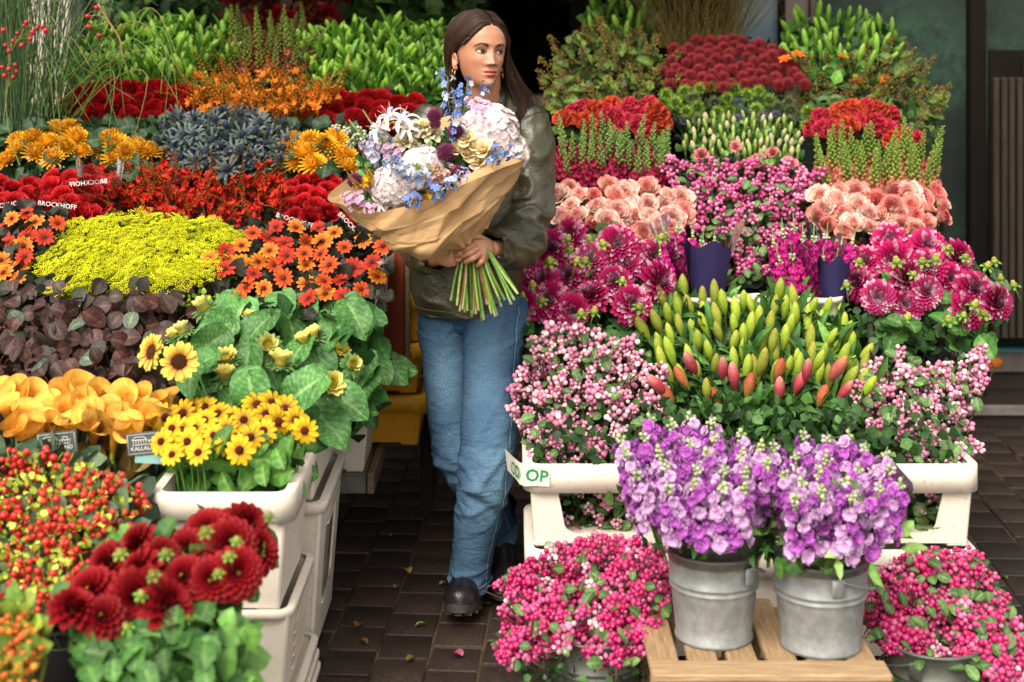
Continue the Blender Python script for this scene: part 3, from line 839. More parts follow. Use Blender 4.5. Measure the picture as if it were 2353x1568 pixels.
st = empty('door_step', (2.2, 6.6, 0), 'dark two-tier doorstep with worn grey edges and an orange oval', 'step')
pbox('tread', M_STEPDARK, st, 1.62, 3.6, 6.40, 6.70, -.006, .085)
pbox('nosing', M_STEP, st, 1.62, 3.6, 6.372, 6.398, .045, .088, bev=.004)
pbox('tread', M_STEPDARK, st, 1.62, 3.6, 6.702, 6.94, -.006, .222)
pbox('nosing', M_STEP, st, 1.62, 3.6, 6.672, 6.70, .165, .252, bev=.004)
pbox('strip', simple('teal_strip', S('#3f7f86'), .5), st, 1.62, 3.6, 6.676, 6.72, .255, .268)
pbox('threshold', M_STEP, st, 1.62, 3.6, 6.76, 6.94, .30, .345, bev=.004)
ov = MB(); ov.sphere((0, 0, 0), (.046, .012, .026), S('#d9741c'), 8, 18); part('oval_reflector', ov.mesh('oval_reflector', M_TINT), st, Matrix.Translation((2.165, 6.668, .212)), label='orange oval marker on the grey step edge')

sh = empty('slatted_shutter', (2.3, 6.5, 0), 'brown vertical-slat shutter beside the doorway at the right edge', 'shutter')
for k in range(14):
    pbox('slat', M_SLAT, sh, 2.105 + k * .034, 2.105 + k * .034 + .026, 6.46 - .004 * (k % 2), 6.50, .36, 1.50 + (.10 if k > 3 else 0), bev=.005)
pbox('back_board', M_DARKWOOD, sh, 2.10, 2.62, 6.505, 6.53, .36, 1.62)
drk = MB(); drk.box(2.03, 2.10, 6.55, 6.62, .0, 2.6, (.3, .3, .3)); solid('door_post', drk, M_DARKWOOD, 'dark timber post left of the slatted shutter', 'post')

# ------------------------------------------------------------------ benches and shelves
def bench(label, x0, x1, y0, y1, z, planks=4, mat=None, legm=None):
    t = empty('display_bench', ((x0 + x1) / 2, (y0 + y1) / 2, 0), label, 'bench', 'display benches under the flowers')
    w = (y1 - y0) / planks
    for k in range(planks): pbox('plank', mat or M_BENCH, t, x0, x1, y0 + k * w + .004, y0 + (k + 1) * w - .004, z - .03, z, bev=.003)
    for x in (x0 + .06, x1 - .06):
        for y in (y0 + .06, y1 - .06): pbox('leg', legm or M_BENCH, t, x - .02, x + .02, y - .02, y + .02, 0, z - .031)
    return t
RZ = [(4.42, 4.80, .38), (4.80, 5.17, .60), (5.17, 5.50, .80), (5.50, 6.25, .98)]
LZ = [(4.76, 5.12, .62), (5.12, 5.50, .82), (5.50, 6.3, 1.0)]
for i, (a, b_, z) in enumerate(RZ): bench('dark bench under the %s row of the right-hand flower stand' % ('dahlia', 'peach rose', 'orange cockscomb', 'topmost')[i], .10, 1.27 if i == 0 else 1.5, a + .003, b_ - .003, z)
for i, (a, b_, z) in enumerate(LZ): bench('dark bench under the %s row of the left-hand flower stand' % ('sea holly', 'red cockscomb', 'topmost')[i], -1.68, -.68 if i == 0 else -.24, a + .003, b_ - .003, z)
def shelf_z(Y, right):
    for a, b_, z in (RZ if right else LZ):
        if a <= Y < b_: return z
    if right: return .98 if Y > 5 else 0.0
    if 4.05 <= Y < 4.76: return .45
    return 1.0 if Y > 5 else 0.0

# wheeled trolley shelf under the left stand, its edge in view over the aisle
bench('dark bench under the dill and smoke bush of the left-hand stand', -1.95, -.87, 4.06, 4.75, .45)
tro = empty('trolley_shelf', (-.7, 4.9, 0), 'grey wooden trolley shelf with a metal edge below the sunflowers', 'shelf')
for k in range(3): pbox('plank', M_PLANK, tro, -1.10 + k * .218, -1.10 + k * .218 + .212, 4.575, 5.24, .30, .325, bev=.003)
pbox('edge_rail', M_STEEL, tro, -1.11, -.448, 4.55, 4.572, .272, .330, bev=.003)
pbox('edge_rail', M_PLANK, tro, -.446, -.424, 4.55, 5.25, .272, .333, bev=.003)
for x in (-1.07, -.75):
    for y in (4.9, 5.2): pbox('leg', M_BENCH, tro, x - .012, x + .012, y - .012, y + .012, 0, .298)

# ------------------------------------------------------------------ containers
def rrect(x0, x1, y0, y1, r, n=5):
    out = []
    for cx, cy, a in ((x1 - r, y0 + r, -PI / 2), (x1 - r, y1 - r, 0), (x0 + r, y1 - r, PI / 2), (x0 + r, y0 + r, PI)):
        for i in range(n + 1):
            b = a + PI / 2 * i / n; out.append((cx + r * math.cos(b), cy + r * math.sin(b)))
    return out

def rim_mesh(x0, x1, y0, y1, z, lip=.016, h=.05, r=.035, drop=None):
    prof = [(-.010, 0), (lip - .004, 0), (lip, -.004), (lip, -h), (lip - .006, -h), (lip - .006, -.012), (-.006, -.012)]
    mb = MB(); P = []
    for o, dz in prof + [prof[0]]:
        P.append([(x, y, z + dz) for x, y in rrect(x0 - o, x1 + o, y0 - o, y1 + o, max(.004, r + o))])
    P = np.array(P)
    if drop:                                     # skirt is deeper at the corners
        xm, ym, hx, hy = (x0 + x1) / 2, (y0 + y1) / 2, (x1 - x0) / 2, (y1 - y0) / 2
        for i in (3, 4):
            for j in range(P.shape[1]):
                u = min(1, max(0, (abs(P[i, j, 0] - xm) / hx - .74) / .08)); 
                P[i, j, 2] -= drop * u
    mb.grid(P.transpose(1, 0, 2)[list(range(P.shape[1])) + [0]], (.6, .55, .5))
    return mb

def panel_mesh(A, B, C, D, th, hole=None, rad=.12, n=24):
    "quad A B C D (bottom left, bottom right, top right, top left seen from outside) with thickness, optional hole (u0,u1,v0,v1,slant)"
    A, B, C, D = map(lambda p: np.array(p, float), (A, B, C, D))
    nrm = np.cross(B - A, D - A); nrm /= np.linalg.norm(nrm)
    P = lambda u, v: (A * (1 - u) + B * u) * (1 - v) + (D * (1 - u) + C * u) * v
    mb = MB()
    if hole is None:
        V = [P(0, 0), P(1, 0), P(1, 1), P(0, 1)]; V = V + [p - nrm * th for p in V]
        mb.raw(V, [(0, 1, 2, 3), (7, 6, 5, 4), (0, 4, 5, 1), (1, 5, 6, 2), (2, 6, 7, 3), (3, 7, 4, 0)], (.6, .55, .5)); return mb
    u0, u1, v0, v1, sl = hole
    inner = []
    W, H = u1 - u0, v1 - v0
    for cx, cy, a in ((u1 - rad * .6, v0 + rad, -PI / 2), (u1 - rad * .6, v1 - rad, 0), (u0 + rad * .6, v1 - rad, PI / 2), (u0 + rad * .6, v0 + rad, PI)):
        for i in range(7):
            b = a + PI / 2 * i / 6; x, y = cx + rad * .6 * math.cos(b), cy + rad * math.sin(b)
            t = (y - v0) / H; x = .5 + (x - .5) * (1 + sl * (t - .5)); inner.append((x, y))
    outer = []
    for x, y in inner:
        dx, dy = (x - .5) / (W / 2), (y - (v0 + v1) / 2) / (H / 2)
        m = max(abs(dx), abs(dy)); qx, qy = dx / m, dy / m
        outer.append((.5 + .5 * qx, (v0 + v1) / 2 + (qy * ((1 - (v0 + v1) / 2) if qy > 0 else (v0 + v1) / 2))))
    outer = [(min(1, max(0, a)), min(1, max(0, b))) for a, b in outer]
    # make sure the corners are there
    for cxy in ((0, 0), (1, 0), (1, 1), (0, 1)):
        k = min(range(len(outer)), key=lambda i: (outer[i][0] - cxy[0]) ** 2 + (outer[i][1] - cxy[1]) ** 2); outer[k] = cxy
    rows = [[P(*p) for p in outer], [P(*p) for p in inner], [P(*p) - nrm * th for p in inner], [P(*p) - nrm * th for p in outer]]
    G = np.array(rows + [rows[0]]); mb.grid(G, (.6, .55, .5), closed=True)
    return mb

def crate(name, label, x0, x1, y0, y1, z0, z1, mat=None, cat='crate', group=None, taper=.02, holes='', lip=.016, rimh=.05, drop=None, ribs=0, hole=(.16, .84, .12, .80, .14), feet=True, sidehole=None):
    mat = mat or M_CRATE
    t = empty(name, ((x0 + x1) / 2, (y0 + y1) / 2, z0), label, cat, group)
    part('rim', rim_mesh(x0, x1, y0, y1, z1, lip, rimh, drop=drop).mesh('rim', mat), t)
    k = taper; zt = z1 - .013; th = .006; c = .012
    X0, X1, Y0, Y1 = x0 + k, x1 - k, y0 + k, y1 - k
    q = {'f': ((X0 + c, Y0, z0), (X1 - c, Y0, z0), (x1 - c, y0, zt), (x0 + c, y0, zt)),
         'b': ((X1 - c, Y1, z0), (X0 + c, Y1, z0), (x0 + c, y1, zt), (x1 - c, y1, zt)),
         'r': ((X1, Y0 + c, z0), (X1, Y1 - c, z0), (x1, y1 - c, zt), (x1, y0 + c, zt)),
         'l': ((X0, Y1 - c, z0), (X0, Y0 + c, z0), (x0, y0 + c, zt), (x0, y1 - c, zt))}
    for s in 'fbrl':
        h = None
        if s in holes: h = hole if s in 'fb' or sidehole is None else sidehole
        part('side_panel', panel_mesh(*q[s], th, h).mesh('side_panel', mat, False), t)
    cm = MB()
    for (bx, by, tx, ty, sx, sy) in ((X0, Y0, x0, y0, 1, 1), (X1, Y0, x1, y0, -1, 1), (X1, Y1, x1, y1, -1, -1), (X0, Y1, x0, y1, 1, -1)):
        R = []
        for zz, px, py in ((z0 - .0015, bx, by), (zt - .001, tx, ty)):
            R.append([(px + sx * (c - c * math.sin(a)), py + sy * (c - c * math.cos(a)), zz) for a in np.linspace(0, PI / 2, 5)] + [(px + sx * c * 1.6, py + sy * c * 1.6, zz)])
        cm.grid(np.array(R), (.6, .55, .5), closed=True)
    part('corner_posts', cm.mesh('corner_posts', mat), t)
    bm = MB(); bm.box(X0 + .004, X1 - .004, Y0 + .004, Y1 - .004, z0 + .004, z0 + .012, (.5, .5, .5)); part('base', bm.mesh('base', mat, False), t)
    for i in range(ribs):                                  # slatted vents on the aisle side
        v = .30 + .52 * i / max(1, ribs - 1)
        zz = z0 + (zt - z0) * v; xx = X1 + (x1 - X1) * v
        ym, hw = (Y0 + Y1) / 2, (Y1 - Y0) * .26
        m = MB(); P = [(xx + .0005, ym - hw, zz - .010), (xx + .0005, ym + hw, zz + .004), (xx + .008, ym + hw, zz + .010), (xx + .008, ym - hw, zz - .004)]
        P2 = [(p[0], p[1], p[2] - .005) for p in P]
        m.raw(P + P2, [(0, 1, 2, 3), (7, 6, 5, 4), (0, 4, 5, 1), (1, 5, 6, 2), (2, 6, 7, 3), (3, 7, 4, 0)], (.6, .55, .5)); part('vent_slat', m.mesh('vent_slat', mat, False), t)
    if feet:
        m = MB()
        for px, py in ((X0 + .03, Y0 + .03), (X1 - .03, Y0 + .03), (X1 - .03, Y1 - .03), (X0 + .03, Y1 - .03)): m.box(px - .028, px + .028, py - .028, py + .028, z0 - .010, z0 + .003, (.5, .5, .5), bev=.004)
        part('feet', m.mesh('feet', mat, False), t)
    return t

def lathe(prof, n=40, col=(.5, .5, .5)):
    P = np.array([[(r * math.cos(2 * PI * j / n), r * math.sin(2 * PI * j / n), z) for j in range(n)] for r, z in prof])
    mb = MB(); mb.grid(P, col, closed=True); return mb

def zinc_bucket(label, loc, r0=.098, r1=.122, h=.225, mat=None, spin=0.0, tilt=0.0):
    mat = mat or M_ZINC
    t = empty('zinc_bucket', loc, label, 'bucket', 'galvanised flower buckets')
    R = lambda z: r0 + (r1 - r0) * z / h
    prof = [(0, .008), (r0 - .004, .008), (r0 - .003, 0), (r0 + .003, 0), (r0 + .004, .008), (r0, .012)]
    for z in (h * .25, h * .55): prof += [(R(z), z)]
    for zb in (.60, .67): prof += [(R(h * zb), h * zb - .006), (R(h * zb) + .0045, h * zb - .001), (R(h * zb) + .0045, h * zb + .002), (R(h * zb), h * zb + .006)]
    prof += [(R(h * .85), h * .85), (r1, h - .006), (r1 + .005, h - .003), (r1 + .005, h + .002), (r1, h + .004), (r1 - .003, h), (R(h * .5) - .003, h * .5), (r0 - .003, .012), (0, .012)]
    M = Matrix.Translation(Vector(loc)) @ Matrix.Rotation(spin, 4, 'Z')
    part('bucket_body', lathe(prof, 48).mesh('bucket_body', mat), t, M)
    for s in (0, 1):
        e = MB(); e.box(-.016, .016, -.005, .004, -.03, .012, (.5, .5, .5), bev=.004)
        part('handle_lug', e.mesh('handle_lug', mat), t, M @ Matrix.Rotation(s * PI + .5, 4, 'Z') @ Matrix.Translation((0, -r1 - .003, h - .03)))
    hd = MB(); a = np.linspace(0, PI, 20)
    hd.tube([((r1 + .008) * math.cos(x), -(r1 + .02) * math.sin(x) * .96, h - .02 - .05 * math.sin(x)) for x in a], .0028, (.5, .5, .5), 6)
    part('handle', hd.mesh('handle', mat), t, M @ Matrix.Rotation(.5 + PI / 2, 4, 'Z'))
    return t

_bk = {}
def tub(label, X, Y, z, r=.10, h=.28, mat=None, name='flower_bucket', group='buckets holding the flower bunches'):
    mat = mat or M_BLACKPL
    t = empty(name, (X, Y, z), label, 'bucket', group)
    k = (round(r, 3), round(h, 3), mat.name)
    if k not in _bk:
        b = lathe([(0, .004), (r * .74, .004), (r * .76, 0), (r * .95, h * .9), (r * .95, h - .02), (r * 1.04, h - .02), (r * 1.06, h), (r * .98, h), (r * .93, h * .9), (r * .73, .01), (0, .01)], 24).mesh('bucket_body', mat)
        rg = lathe([(r * .955, h * .80), (r * .985, h * .81), (r * .985, h * .83), (r * .957, h * .84)], 24).mesh('band', mat)
        _bk[k] = (b, rg)
    part('bucket_body', _bk[k][0], t, Matrix.Translation((X, Y, z))); part('band', _bk[k][1], t, Matrix.Translation((X, Y, z)))
    return t

def text_mb(body, size, bold=0.0):
    cu = bpy.data.curves.new('lettering', 'FONT'); cu.body = body; cu.size = size; cu.extrude = 0.0; cu.align_x = 'CENTER'; cu.align_y = 'CENTER'; cu.resolution_u = 2; cu.offset = bold
    o = bpy.data.objects.new('lettering', cu); COL.objects.link(o)
    bpy.context.view_layer.update()
    dg = bpy.context.evaluated_depsgraph_get(); me = o.evaluated_get(dg).to_mesh()
    V = np.array([tuple(v.co) for v in me.vertices]); Fc = [tuple(p.vertices) for p in me.polygons]
    o.evaluated_get(dg).to_mesh_clear(); bpy.data.objects.remove(o); bpy.data.curves.remove(cu)
    mb = MB(); mb.raw(V, Fc, (.9, .9, .9)); return mb
# ------------------------------------------------------------------ bunches
def spread_poly(poly):
    xs = [p[0] for p in poly]; ys = [p[1] for p in poly]
    return min(xs), max(xs), min(ys), max(ys)

def bunch(name, label, cat, group, poly, Y0, Y1, dx, protos, pname, dy=None, jy=.02, up=.8, camw=.6, out=.5, rand=.25, sc=(.88, 1.12),
          dome=.06, stem=('#4d6b2c', .0022), infill=None, leaves=None, cap=300, iwid=.42, buckets=1, btop=None, bY=None, bkt=None, pts=None, mat=None, right=False, stem_to=None, parts_kind=None, twist=None):
    x0, x1, y0, y1 = spread_poly(poly)
    dy = dy or dx * .8
    xc = (x0 + x1) / 2; hw = (x1 - x0) / 2
    def place(x, y, dep=0.0):
        u = (y - y0) / max(1, y1 - y0); e = abs(x - xc) / hw
        Y = Y0 + (Y1 - Y0) * u + dome * e * e * .6 + dome * (max(0, u - .6) / .4) ** 2 * -.0 + dep
        return PX(x, y, Y)
    bYv = bY if bY is not None else (Y0 + Y1) / 2
    sz = shelf_z(bYv, right) if btop is None else btop - .28
    cen = PX(xc, (y0 + y1) / 2, bYv)
    base = Vector((cen.x, bYv, sz + .28))
    root = empty(name, (base.x, base.y, base.z - .02), label, cat, group)
    hp = pts if pts is not None else scatter(poly, dx, dy, cap)
    heads = []
    for x, y in hp:
        p = place(x, y, rnd.uniform(-jy, jy))
        o = Vector(((x - xc) / hw, 0, 0))
        n = Vector((0, 0, up)) + Vector((0, -camw, 0)) + o * out + Vector((rnd.gauss(0, rand), rnd.gauss(0, rand), rnd.gauss(0, rand * .6)))
        heads.append((p, n.normalized()))
    for p, n in heads:
        me = protos[rnd.randrange(len(protos))]
        part(pname, me, root, frame(p, n, rnd.uniform(0, 2 * PI) if twist is None else rnd.uniform(-twist, twist), rnd.uniform(*sc)), kind=parts_kind)
    W = hw / F * bYv
    if stem:
        sm = MB(); c = S(stem[0])
        for p, n in heads:
            bx = base.x + (p.x - base.x) * .45 if buckets > 1 or W > .16 else base.x + (p.x - base.x) * .3
            b = Vector((bx + rnd.uniform(-.02, .02), base.y + (p.y - base.y) * .3 + rnd.uniform(-.02, .02), base.z - .1 if stem_to is None else stem_to))
            m1 = p - n * .05 + Vector((0, 0, -.01)); m2 = b.lerp(p, .5) + Vector((0, .01, 0))
            sm.tube(crom([tuple(p - n * .004), tuple(m1), tuple(m2), tuple(b)], 7), stem[1], c * rnd.uniform(.7, 1.2), 4, cap=False)
        part('stems', sm.mesh('stems', M_STEM), root, kind='stuff')
    if infill:
        for (n_, size, cols, dmin, dmax, ext) in infill:
            P = []
            tr = 0
            while len(P) < n_ and tr < n_ * 20:
                tr += 1
                x = rnd.uniform(x0, x1); y = rnd.uniform(y0, y1 + ext)
                if y <= y1 and not inpoly(x, y, poly): continue
                if y > y1 and abs(x - xc) > hw * (1 - .35 * (y - y1) / max(1, ext)): continue
                P.append(place(x, min(y, y1 + ext), rnd.uniform(dmin, dmax) + (.0 if y < y1 else (y - y1) / 1500)))
            part('foliage', leaf_cloud(P, size, [S(c) for c in cols], wid=iwid).mesh('foliage', M_LEAF), root, kind='stuff')
    if leaves:
        lp, n_, dep, lsc = leaves[:4]
        ext = leaves[4] if len(leaves) > 4 else 10
        lpoly = [(x, y + (ext if y > (y0 + y1) / 2 else 0)) for x, y in poly]
        for k in range(n_):
            for _ in range(60):
                x = rnd.uniform(x0, x1); y = rnd.uniform(y0, y1 + ext)
                if inpoly(x, y, lpoly): break
            p = place(x, y, rnd.uniform(*dep))
            a = rnd.uniform(0, 2 * PI)
            n = Vector((rnd.gauss(0, .45), -.7 + rnd.gauss(0, .35), .75)).normalized()
            part('leaf', lp[rnd.randrange(len(lp))], root, frame(p, n, a, rnd.uniform(*lsc)))
    if bkt is not False and buckets:
        for k in range(buckets):
            X = base.x + (k - (buckets - 1) / 2) * (2 * W / max(1, buckets)) * .9
            tub((bkt or ('black bucket under the ' + label)) + ('' if buckets == 1 else (', left one', ', right one')[k] if buckets == 2 else (', left one', ', middle one', ', right one')[k]), X, bYv, sz, r=min(.11, max(.07, W / max(1, buckets) * .8)), h=.26)
    return root, heads, base

def PM(fn, cnt_, mat, *a, **k):
    "a few differing meshes of one kind of bloom"
    return [fn(*a, seed=rnd.randrange(9999), **k).mesh(fn.__name__, mat) for _ in range(cnt_)]

def sleeve(root, c, r0, r1, z0, z1, arc=(-PI, PI), lean=(0, 0), mat=None, name='clear_sleeve', wav=.006, n=36, dip=0.0):
    nu = 8; P = np.zeros((nu, n, 3)); a = np.linspace(arc[0], arc[1], n)
    k = rnd.uniform(0, 6)
    for i in range(nu):
        t = i / (nu - 1); r = r0 + (r1 - r0) * t
        rr = r + wav * t * np.sin(a * 7 + k) + wav * .8 * t * np.sin(a * 3 - k)
        P[i, :, 0] = c[0] + lean[0] * t + rr * np.sin(a); P[i, :, 1] = c[1] + lean[1] * t - rr * np.cos(a)
        P[i, :, 2] = z0 + (z1 - z0) * t + (.012 * np.sin(a * 5 + k) - dip * np.cos(a)) * t
    mb = MB(); mb.grid(P, (.9, .9, .9)); return part(name, mb.mesh(name, mat or M_FILM), root)

def print_on_cone(root, body, size, c, r0, r1, z0, z1, z, ang, tilt=0.0, mat=None, mirror=False):
    mb = text_mb(body, size); V = mb.v[0].copy()
    if mirror: V[:, 0] *= -1
    x = V[:, 0]; y = V[:, 1] + tilt * V[:, 0]
    zz = z + y; r = r0 + (r1 - r0) * (zz - z0) / (z1 - z0) + .0025
    a = ang + x / (r0 + (r1 - r0) * (z - z0) / (z1 - z0))
    mb.v[0] = np.stack([c[0] + r * np.sin(a), c[1] - r * np.cos(a), zz], 1)
    return part('printed_lettering', mb.mesh('printed_lettering', mat or M_WHITE, False), root)

# ---- prototypes shared by several bunches
DG = ['#2c4a26', '#38592b', '#23401f', '#446a30']
BG = ['#3f6a2c', '#558238', '#2f5526', '#6a963f']
P_ROSE_R = PM(rose, 4, M_PETAL, S('#4a0509'), S('#b3161f'), S('#cc1a22'), R=.0245, n=32, rim=1.3)
P_ROSE_P = PM(rose, 3, M_PETAL, S('#f4d8c0'), S('#eab8a2'), S('#d42a48'), R=.0262, n=34, open_=.56, rim=4.4) + PM(rose, 3, M_PETAL, S('#f8e4d2'), S('#eab8a2'), S('#dc4458'), R=.027, n=34, open_=.66, rim=8.0) + PM(rose, 1, M_PETAL, S('#f0c4b0'), S('#eab8a2'), S('#c82440'), R=.024, n=30, open_=.4, rim=2.6)
P_DAHL_M = PM(dahlia, 4, M_PETAL, S('#860838'), S('#bf1868'), S('#a06a8c'), R=.062, n=130, eye=S('#a9b64c'), wide=.19, pale=S('#f0c0d6'))
P_DAHL_W = PM(dahlia, 3, M_PETAL, S('#8a0c40'), S('#c83a7c'), S('#b890a8'), R=.060, n=130, eye=S('#a9b64c'), wide=.19, pale=S('#f6dde8'))
P_DAHL_R = PM(dahlia, 5, M_PETAL, S('#5a060d'), S('#9a0d18'), S('#6d0a12'), R=.05, n=84, eye=S('#c9a53a'), wide=.30, flat=.4)
P_CHRYS = PM(chrysanth, 4, M_PETAL)
P_CALLA = PM(calla, 6, M_PETAL)
P_CEL_R = PM(celosia, 4, M_PETAL, S('#8a0a12'), S('#c4161e'), R=.05, strips=13, freq=24, amp=.10)
P_CEL_O = PM(celosia, 3, M_PETAL, S('#a8301f'), S('#d9623f'), R=.05, strips=8, freq=10, amp=.2) + PM(celosia, 3, M_PETAL, S('#a31c34'), S('#d8455a'), R=.05, strips=8, freq=10, amp=.2)
P_ALLIUM = PM(spiky, 3, M_PETAL, .03, 130, S('#4a0f16'), S('#8f2a30'), w=.11, inner=.5)
P_ERY = PM(eryngium, 4, M_LEAF)
P_ERYG = PM(spiky, 2, M_LEAF, .036, 80, S('#2f4018'), S('#9ac23c'), w=.04, inner=.25, up=-.7) + PM(spiky, 1, M_LEAF, .036, 80, S('#2c3424'), S('#7d8a58'), w=.04, inner=.25, up=-.7)
P_ERYP = PM(spiky, 1, M_LEAF, .03, 60, S('#3d3a4a'), S('#6d6a86'), w=.05, inner=.3, up=-.7)
LILY = [lily_bud(.086, .0128, S('#76982c'), S('#96b034'), S('#aebc4c'), 1), lily_bud(.078, .0120, S('#84a034'), S('#a0b63a'), S('#b4b850'), 2),
        lily_bud(.088, .0132, S('#868c34'), S('#9aa63c'), S('#a89a44'), 3)]
P_LILY = [m.mesh('lily_bud', M_PETAL) for m in LILY]
P_LILYR = [lily_bud(.090, .0155, S('#a8604a'), S('#b85a58'), S('#b08a4c'), 4).mesh('lily_bud', M_PETAL), lily_bud(.085, .015, S('#b38a45'), S('#c06a45'), S('#b75040'), 5).mesh('lily_bud', M_PETAL), lily_bud(.088, .0145, S('#a83a4a'), S('#bc4c58'), S('#d09a8a'), 6).mesh('lily_bud', M_PETAL)]
P_LILYG = [lily_bud(.075, .0095, S('#4d7a22'), S('#6b9a2c'), S('#87ad3c'), 7).mesh('lily_bud', M_LEAF), lily_bud(.065, .0085, S('#5b8a26'), S('#78a333'), S('#94b24a'), 8).mesh('lily_bud', M_LEAF)]
def snow(cols, eye, n=4, cnt=12): return [berries(cnt + k % 3, .0078, cols, .0185, seed=rnd.randrange(9999), eye=eye).mesh('berry_cluster', M_BERRY) for k in range(n)]
P_SNOW_L = snow([S('#d488a6'), S('#e0a6b8'), S('#c97698'), S('#ecd0d0')], S('#8a4a50'))
P_SNOW_H = snow([S('#c02468'), S('#cf4a84'), S('#b01a5a'), S('#d47098'), S('#c93a76')], S('#7a1c3c'))
P_SNOW_H = P_SNOW_H * 4 + snow([S('#d080a0'), S('#e0a8b8'), S('#c95a86'), S('#e8c4c8')], S('#7a1c3c'), 2, 9)
P_SNOW_L = P_SNOW_L + snow([S('#e4bcc2'), S('#efdcd8'), S('#d898ac')], S('#8a4a50'), 1, 8)
P_SNOW_M = snow([S('#bf4a82'), S('#cf6a98'), S('#b23a74'), S('#d488aa')], S('#7a2148'))
P_HYP = [berries(6, .0080, [S('#c22a22'), S('#d2382c'), S('#b8231c')], .021, seed=k, stalk=S('#7d9a2c'), hi=5).mesh('berry_cluster', M_BERRY) for k in range(4)]
P_CROC_R = PM(crocosmia, 5, M_PETAL, True); P_CROC_O = PM(crocosmia, 5, M_PETAL, False)
P_DILL = PM(dill, 4, M_PETAL)
P_SNAP_B = PM(snap_spire, 4, M_PETAL, S('#7a1430'), S('#9a1c42'), S('#7d9a50'))
P_SNAP_C = PM(snap_spire, 4, M_PETAL, S('#c8705e'), S('#d98a70'), S('#86a046'), fl=.2, dens=52)
def leafset(n, L, W, cs, vein, **k):
    return [leaf_mesh(L, W, S(cs[i % len(cs)]), S(cs[(i + 1) % len(cs)]), S(vein), seed=rnd.randrange(999), a0=rnd.uniform(.1, .5), a1=rnd.uniform(-.8, -.1), **k).mesh('leaf', M_LEAF) for i in range(n)]
L_SUN = leafset(6, .125, .046, ['#3a6e30', '#48803c', '#326029', '#558c48'], '#8cae6c', heart=True, jag=.05, fold=.22, wav=.008, nu=30, nv=15, veins=6)
L_DAHL = leafset(4, .075, .026, ['#356127', '#44742f', '#2b5222'], '#6f9450', jag=.16, fold=.3)
L_SNOW = leafset(4, .036, .0125, ['#41642f', '#587c42', '#33532a'], '#7f9c60', fold=.25)
L_COT = leafset(7, .056, .0245, ['#301c1a', '#3f231f', '#2c2c25', '#281918', '#3c2a26', '#4d261f'], '#6a4c42', fold=.14, nu=16, nv=9, veins=7)
L_COTG = leafset(2, .056, .025, ['#3f4d3e', '#52604c'], '#7c8870', fold=.12, nu=16, nv=9, veins=7)
L_CHR = leafset(4, .062, .027, ['#213a1f', '#2c4a28', '#1a301a'], '#41603a', jag=.2, fold=.25, wav=.006, nu=16, nv=9, veins=5)
L_GREEN = leafset(4, .085, .026, ['#3c6b26', '#4f8231', '#2f5a20'], '#7fa352', fold=.3)
L_OLIVE = leafset(4, .07, .021, ['#3f5a22', '#54702b', '#33491d'], '#7d9748', fold=.3)
L_HYPL = leafset(3, .07, .028, ['#4a5f40', '#5d7150', '#3a4f34'], '#82937a', fold=.2)
L_LILY = [blade(.11, .012, S('#2d5a24'), S('#4a7a35'), a0=1.0, a1=-.4, seed=i).mesh('leaf', M_LEAF) for i in range(3)]
L_DARK = leafset(5, .07, .024, ['#1f2419', '#2a2c20', '#171b14', '#2e2820'], '#3d4436', jag=.15, fold=.25, wav=.005, nu=16, nv=9, veins=6)

# ================================================================== right-hand stand
G_SN = 'bunches of snowberry twigs'
# crates at the front
crate('plastic_crate', 'upper cream crate with green printed tape on its corner', .045, .612, 3.98, 4.36, .312, .528, holes='fr', drop=.022, group='cream crates along the front of the right stand', hole=(.13, .87, .13, .80, .10), taper=.014)
crate('plastic_crate', 'upper cream crate at the right end, window full of berry twigs', .640, 1.245, 3.98, 4.36, .312, .528, holes='fr', drop=.022, group='cream crates along the front of the right stand', hole=(.13, .87, .13, .80, .10), taper=.014)
crate('plastic_crate', 'lower cream crate carrying the one with green tape', .050, .606, 3.97, 4.37, .012, .300, drop=.022, group='cream crates along the front of the right stand', taper=.014)
crate('plastic_crate', 'lower cream crate at the right end beneath the berry crate', .646, 1.238, 3.97, 4.37, .012, .300, drop=.022, group='cream crates along the front of the right stand', taper=.014)
# tape with green letters on the corner of the left crate
tp = empty('packing_tape', (.03, 3.96, .5), 'cream packing tape with green capital letters on crate corner', 'tape')
mb = MB(); Pt = []
for i, (x, y) in enumerate([(-.012, 4.10), (.012, 4.02), (.020, 3.975), (.034, 3.9615), (.060, 3.9590), (.100, 3.9585)]):
    Pt.append([(x - (.008 if i < 2 else 0), y, .538 - i * .001 - (.004 * (i == 5))), (x, y - .002, .478 - .002 * (i % 2))])
mb.grid(np.array(Pt), (.8, .8, .7)); part('tape_strip', mb.mesh('tape_strip', M_TAPE), tp)
t_ = text_mb('OP', .046, .0012); part('printed_lettering', t_.mesh('printed_lettering', M_GREENPRINT, False), tp, Matrix.Translation((.066, 3.9572, .503)) @ Matrix.Rotation(PI / 2, 4, 'X') @ Matrix.Rotation(-.12, 4, 'Z'))
t_ = text_mb('CO', .046, .0012); part('printed_lettering', t_.mesh('printed_lettering', M_GREENPRINT, False), tp, Matrix.Translation((.008, 3.995, .508)) @ Matrix.Rotation(-1.25, 4, 'Z') @ Matrix.Rotation(PI / 2, 4, 'X'))

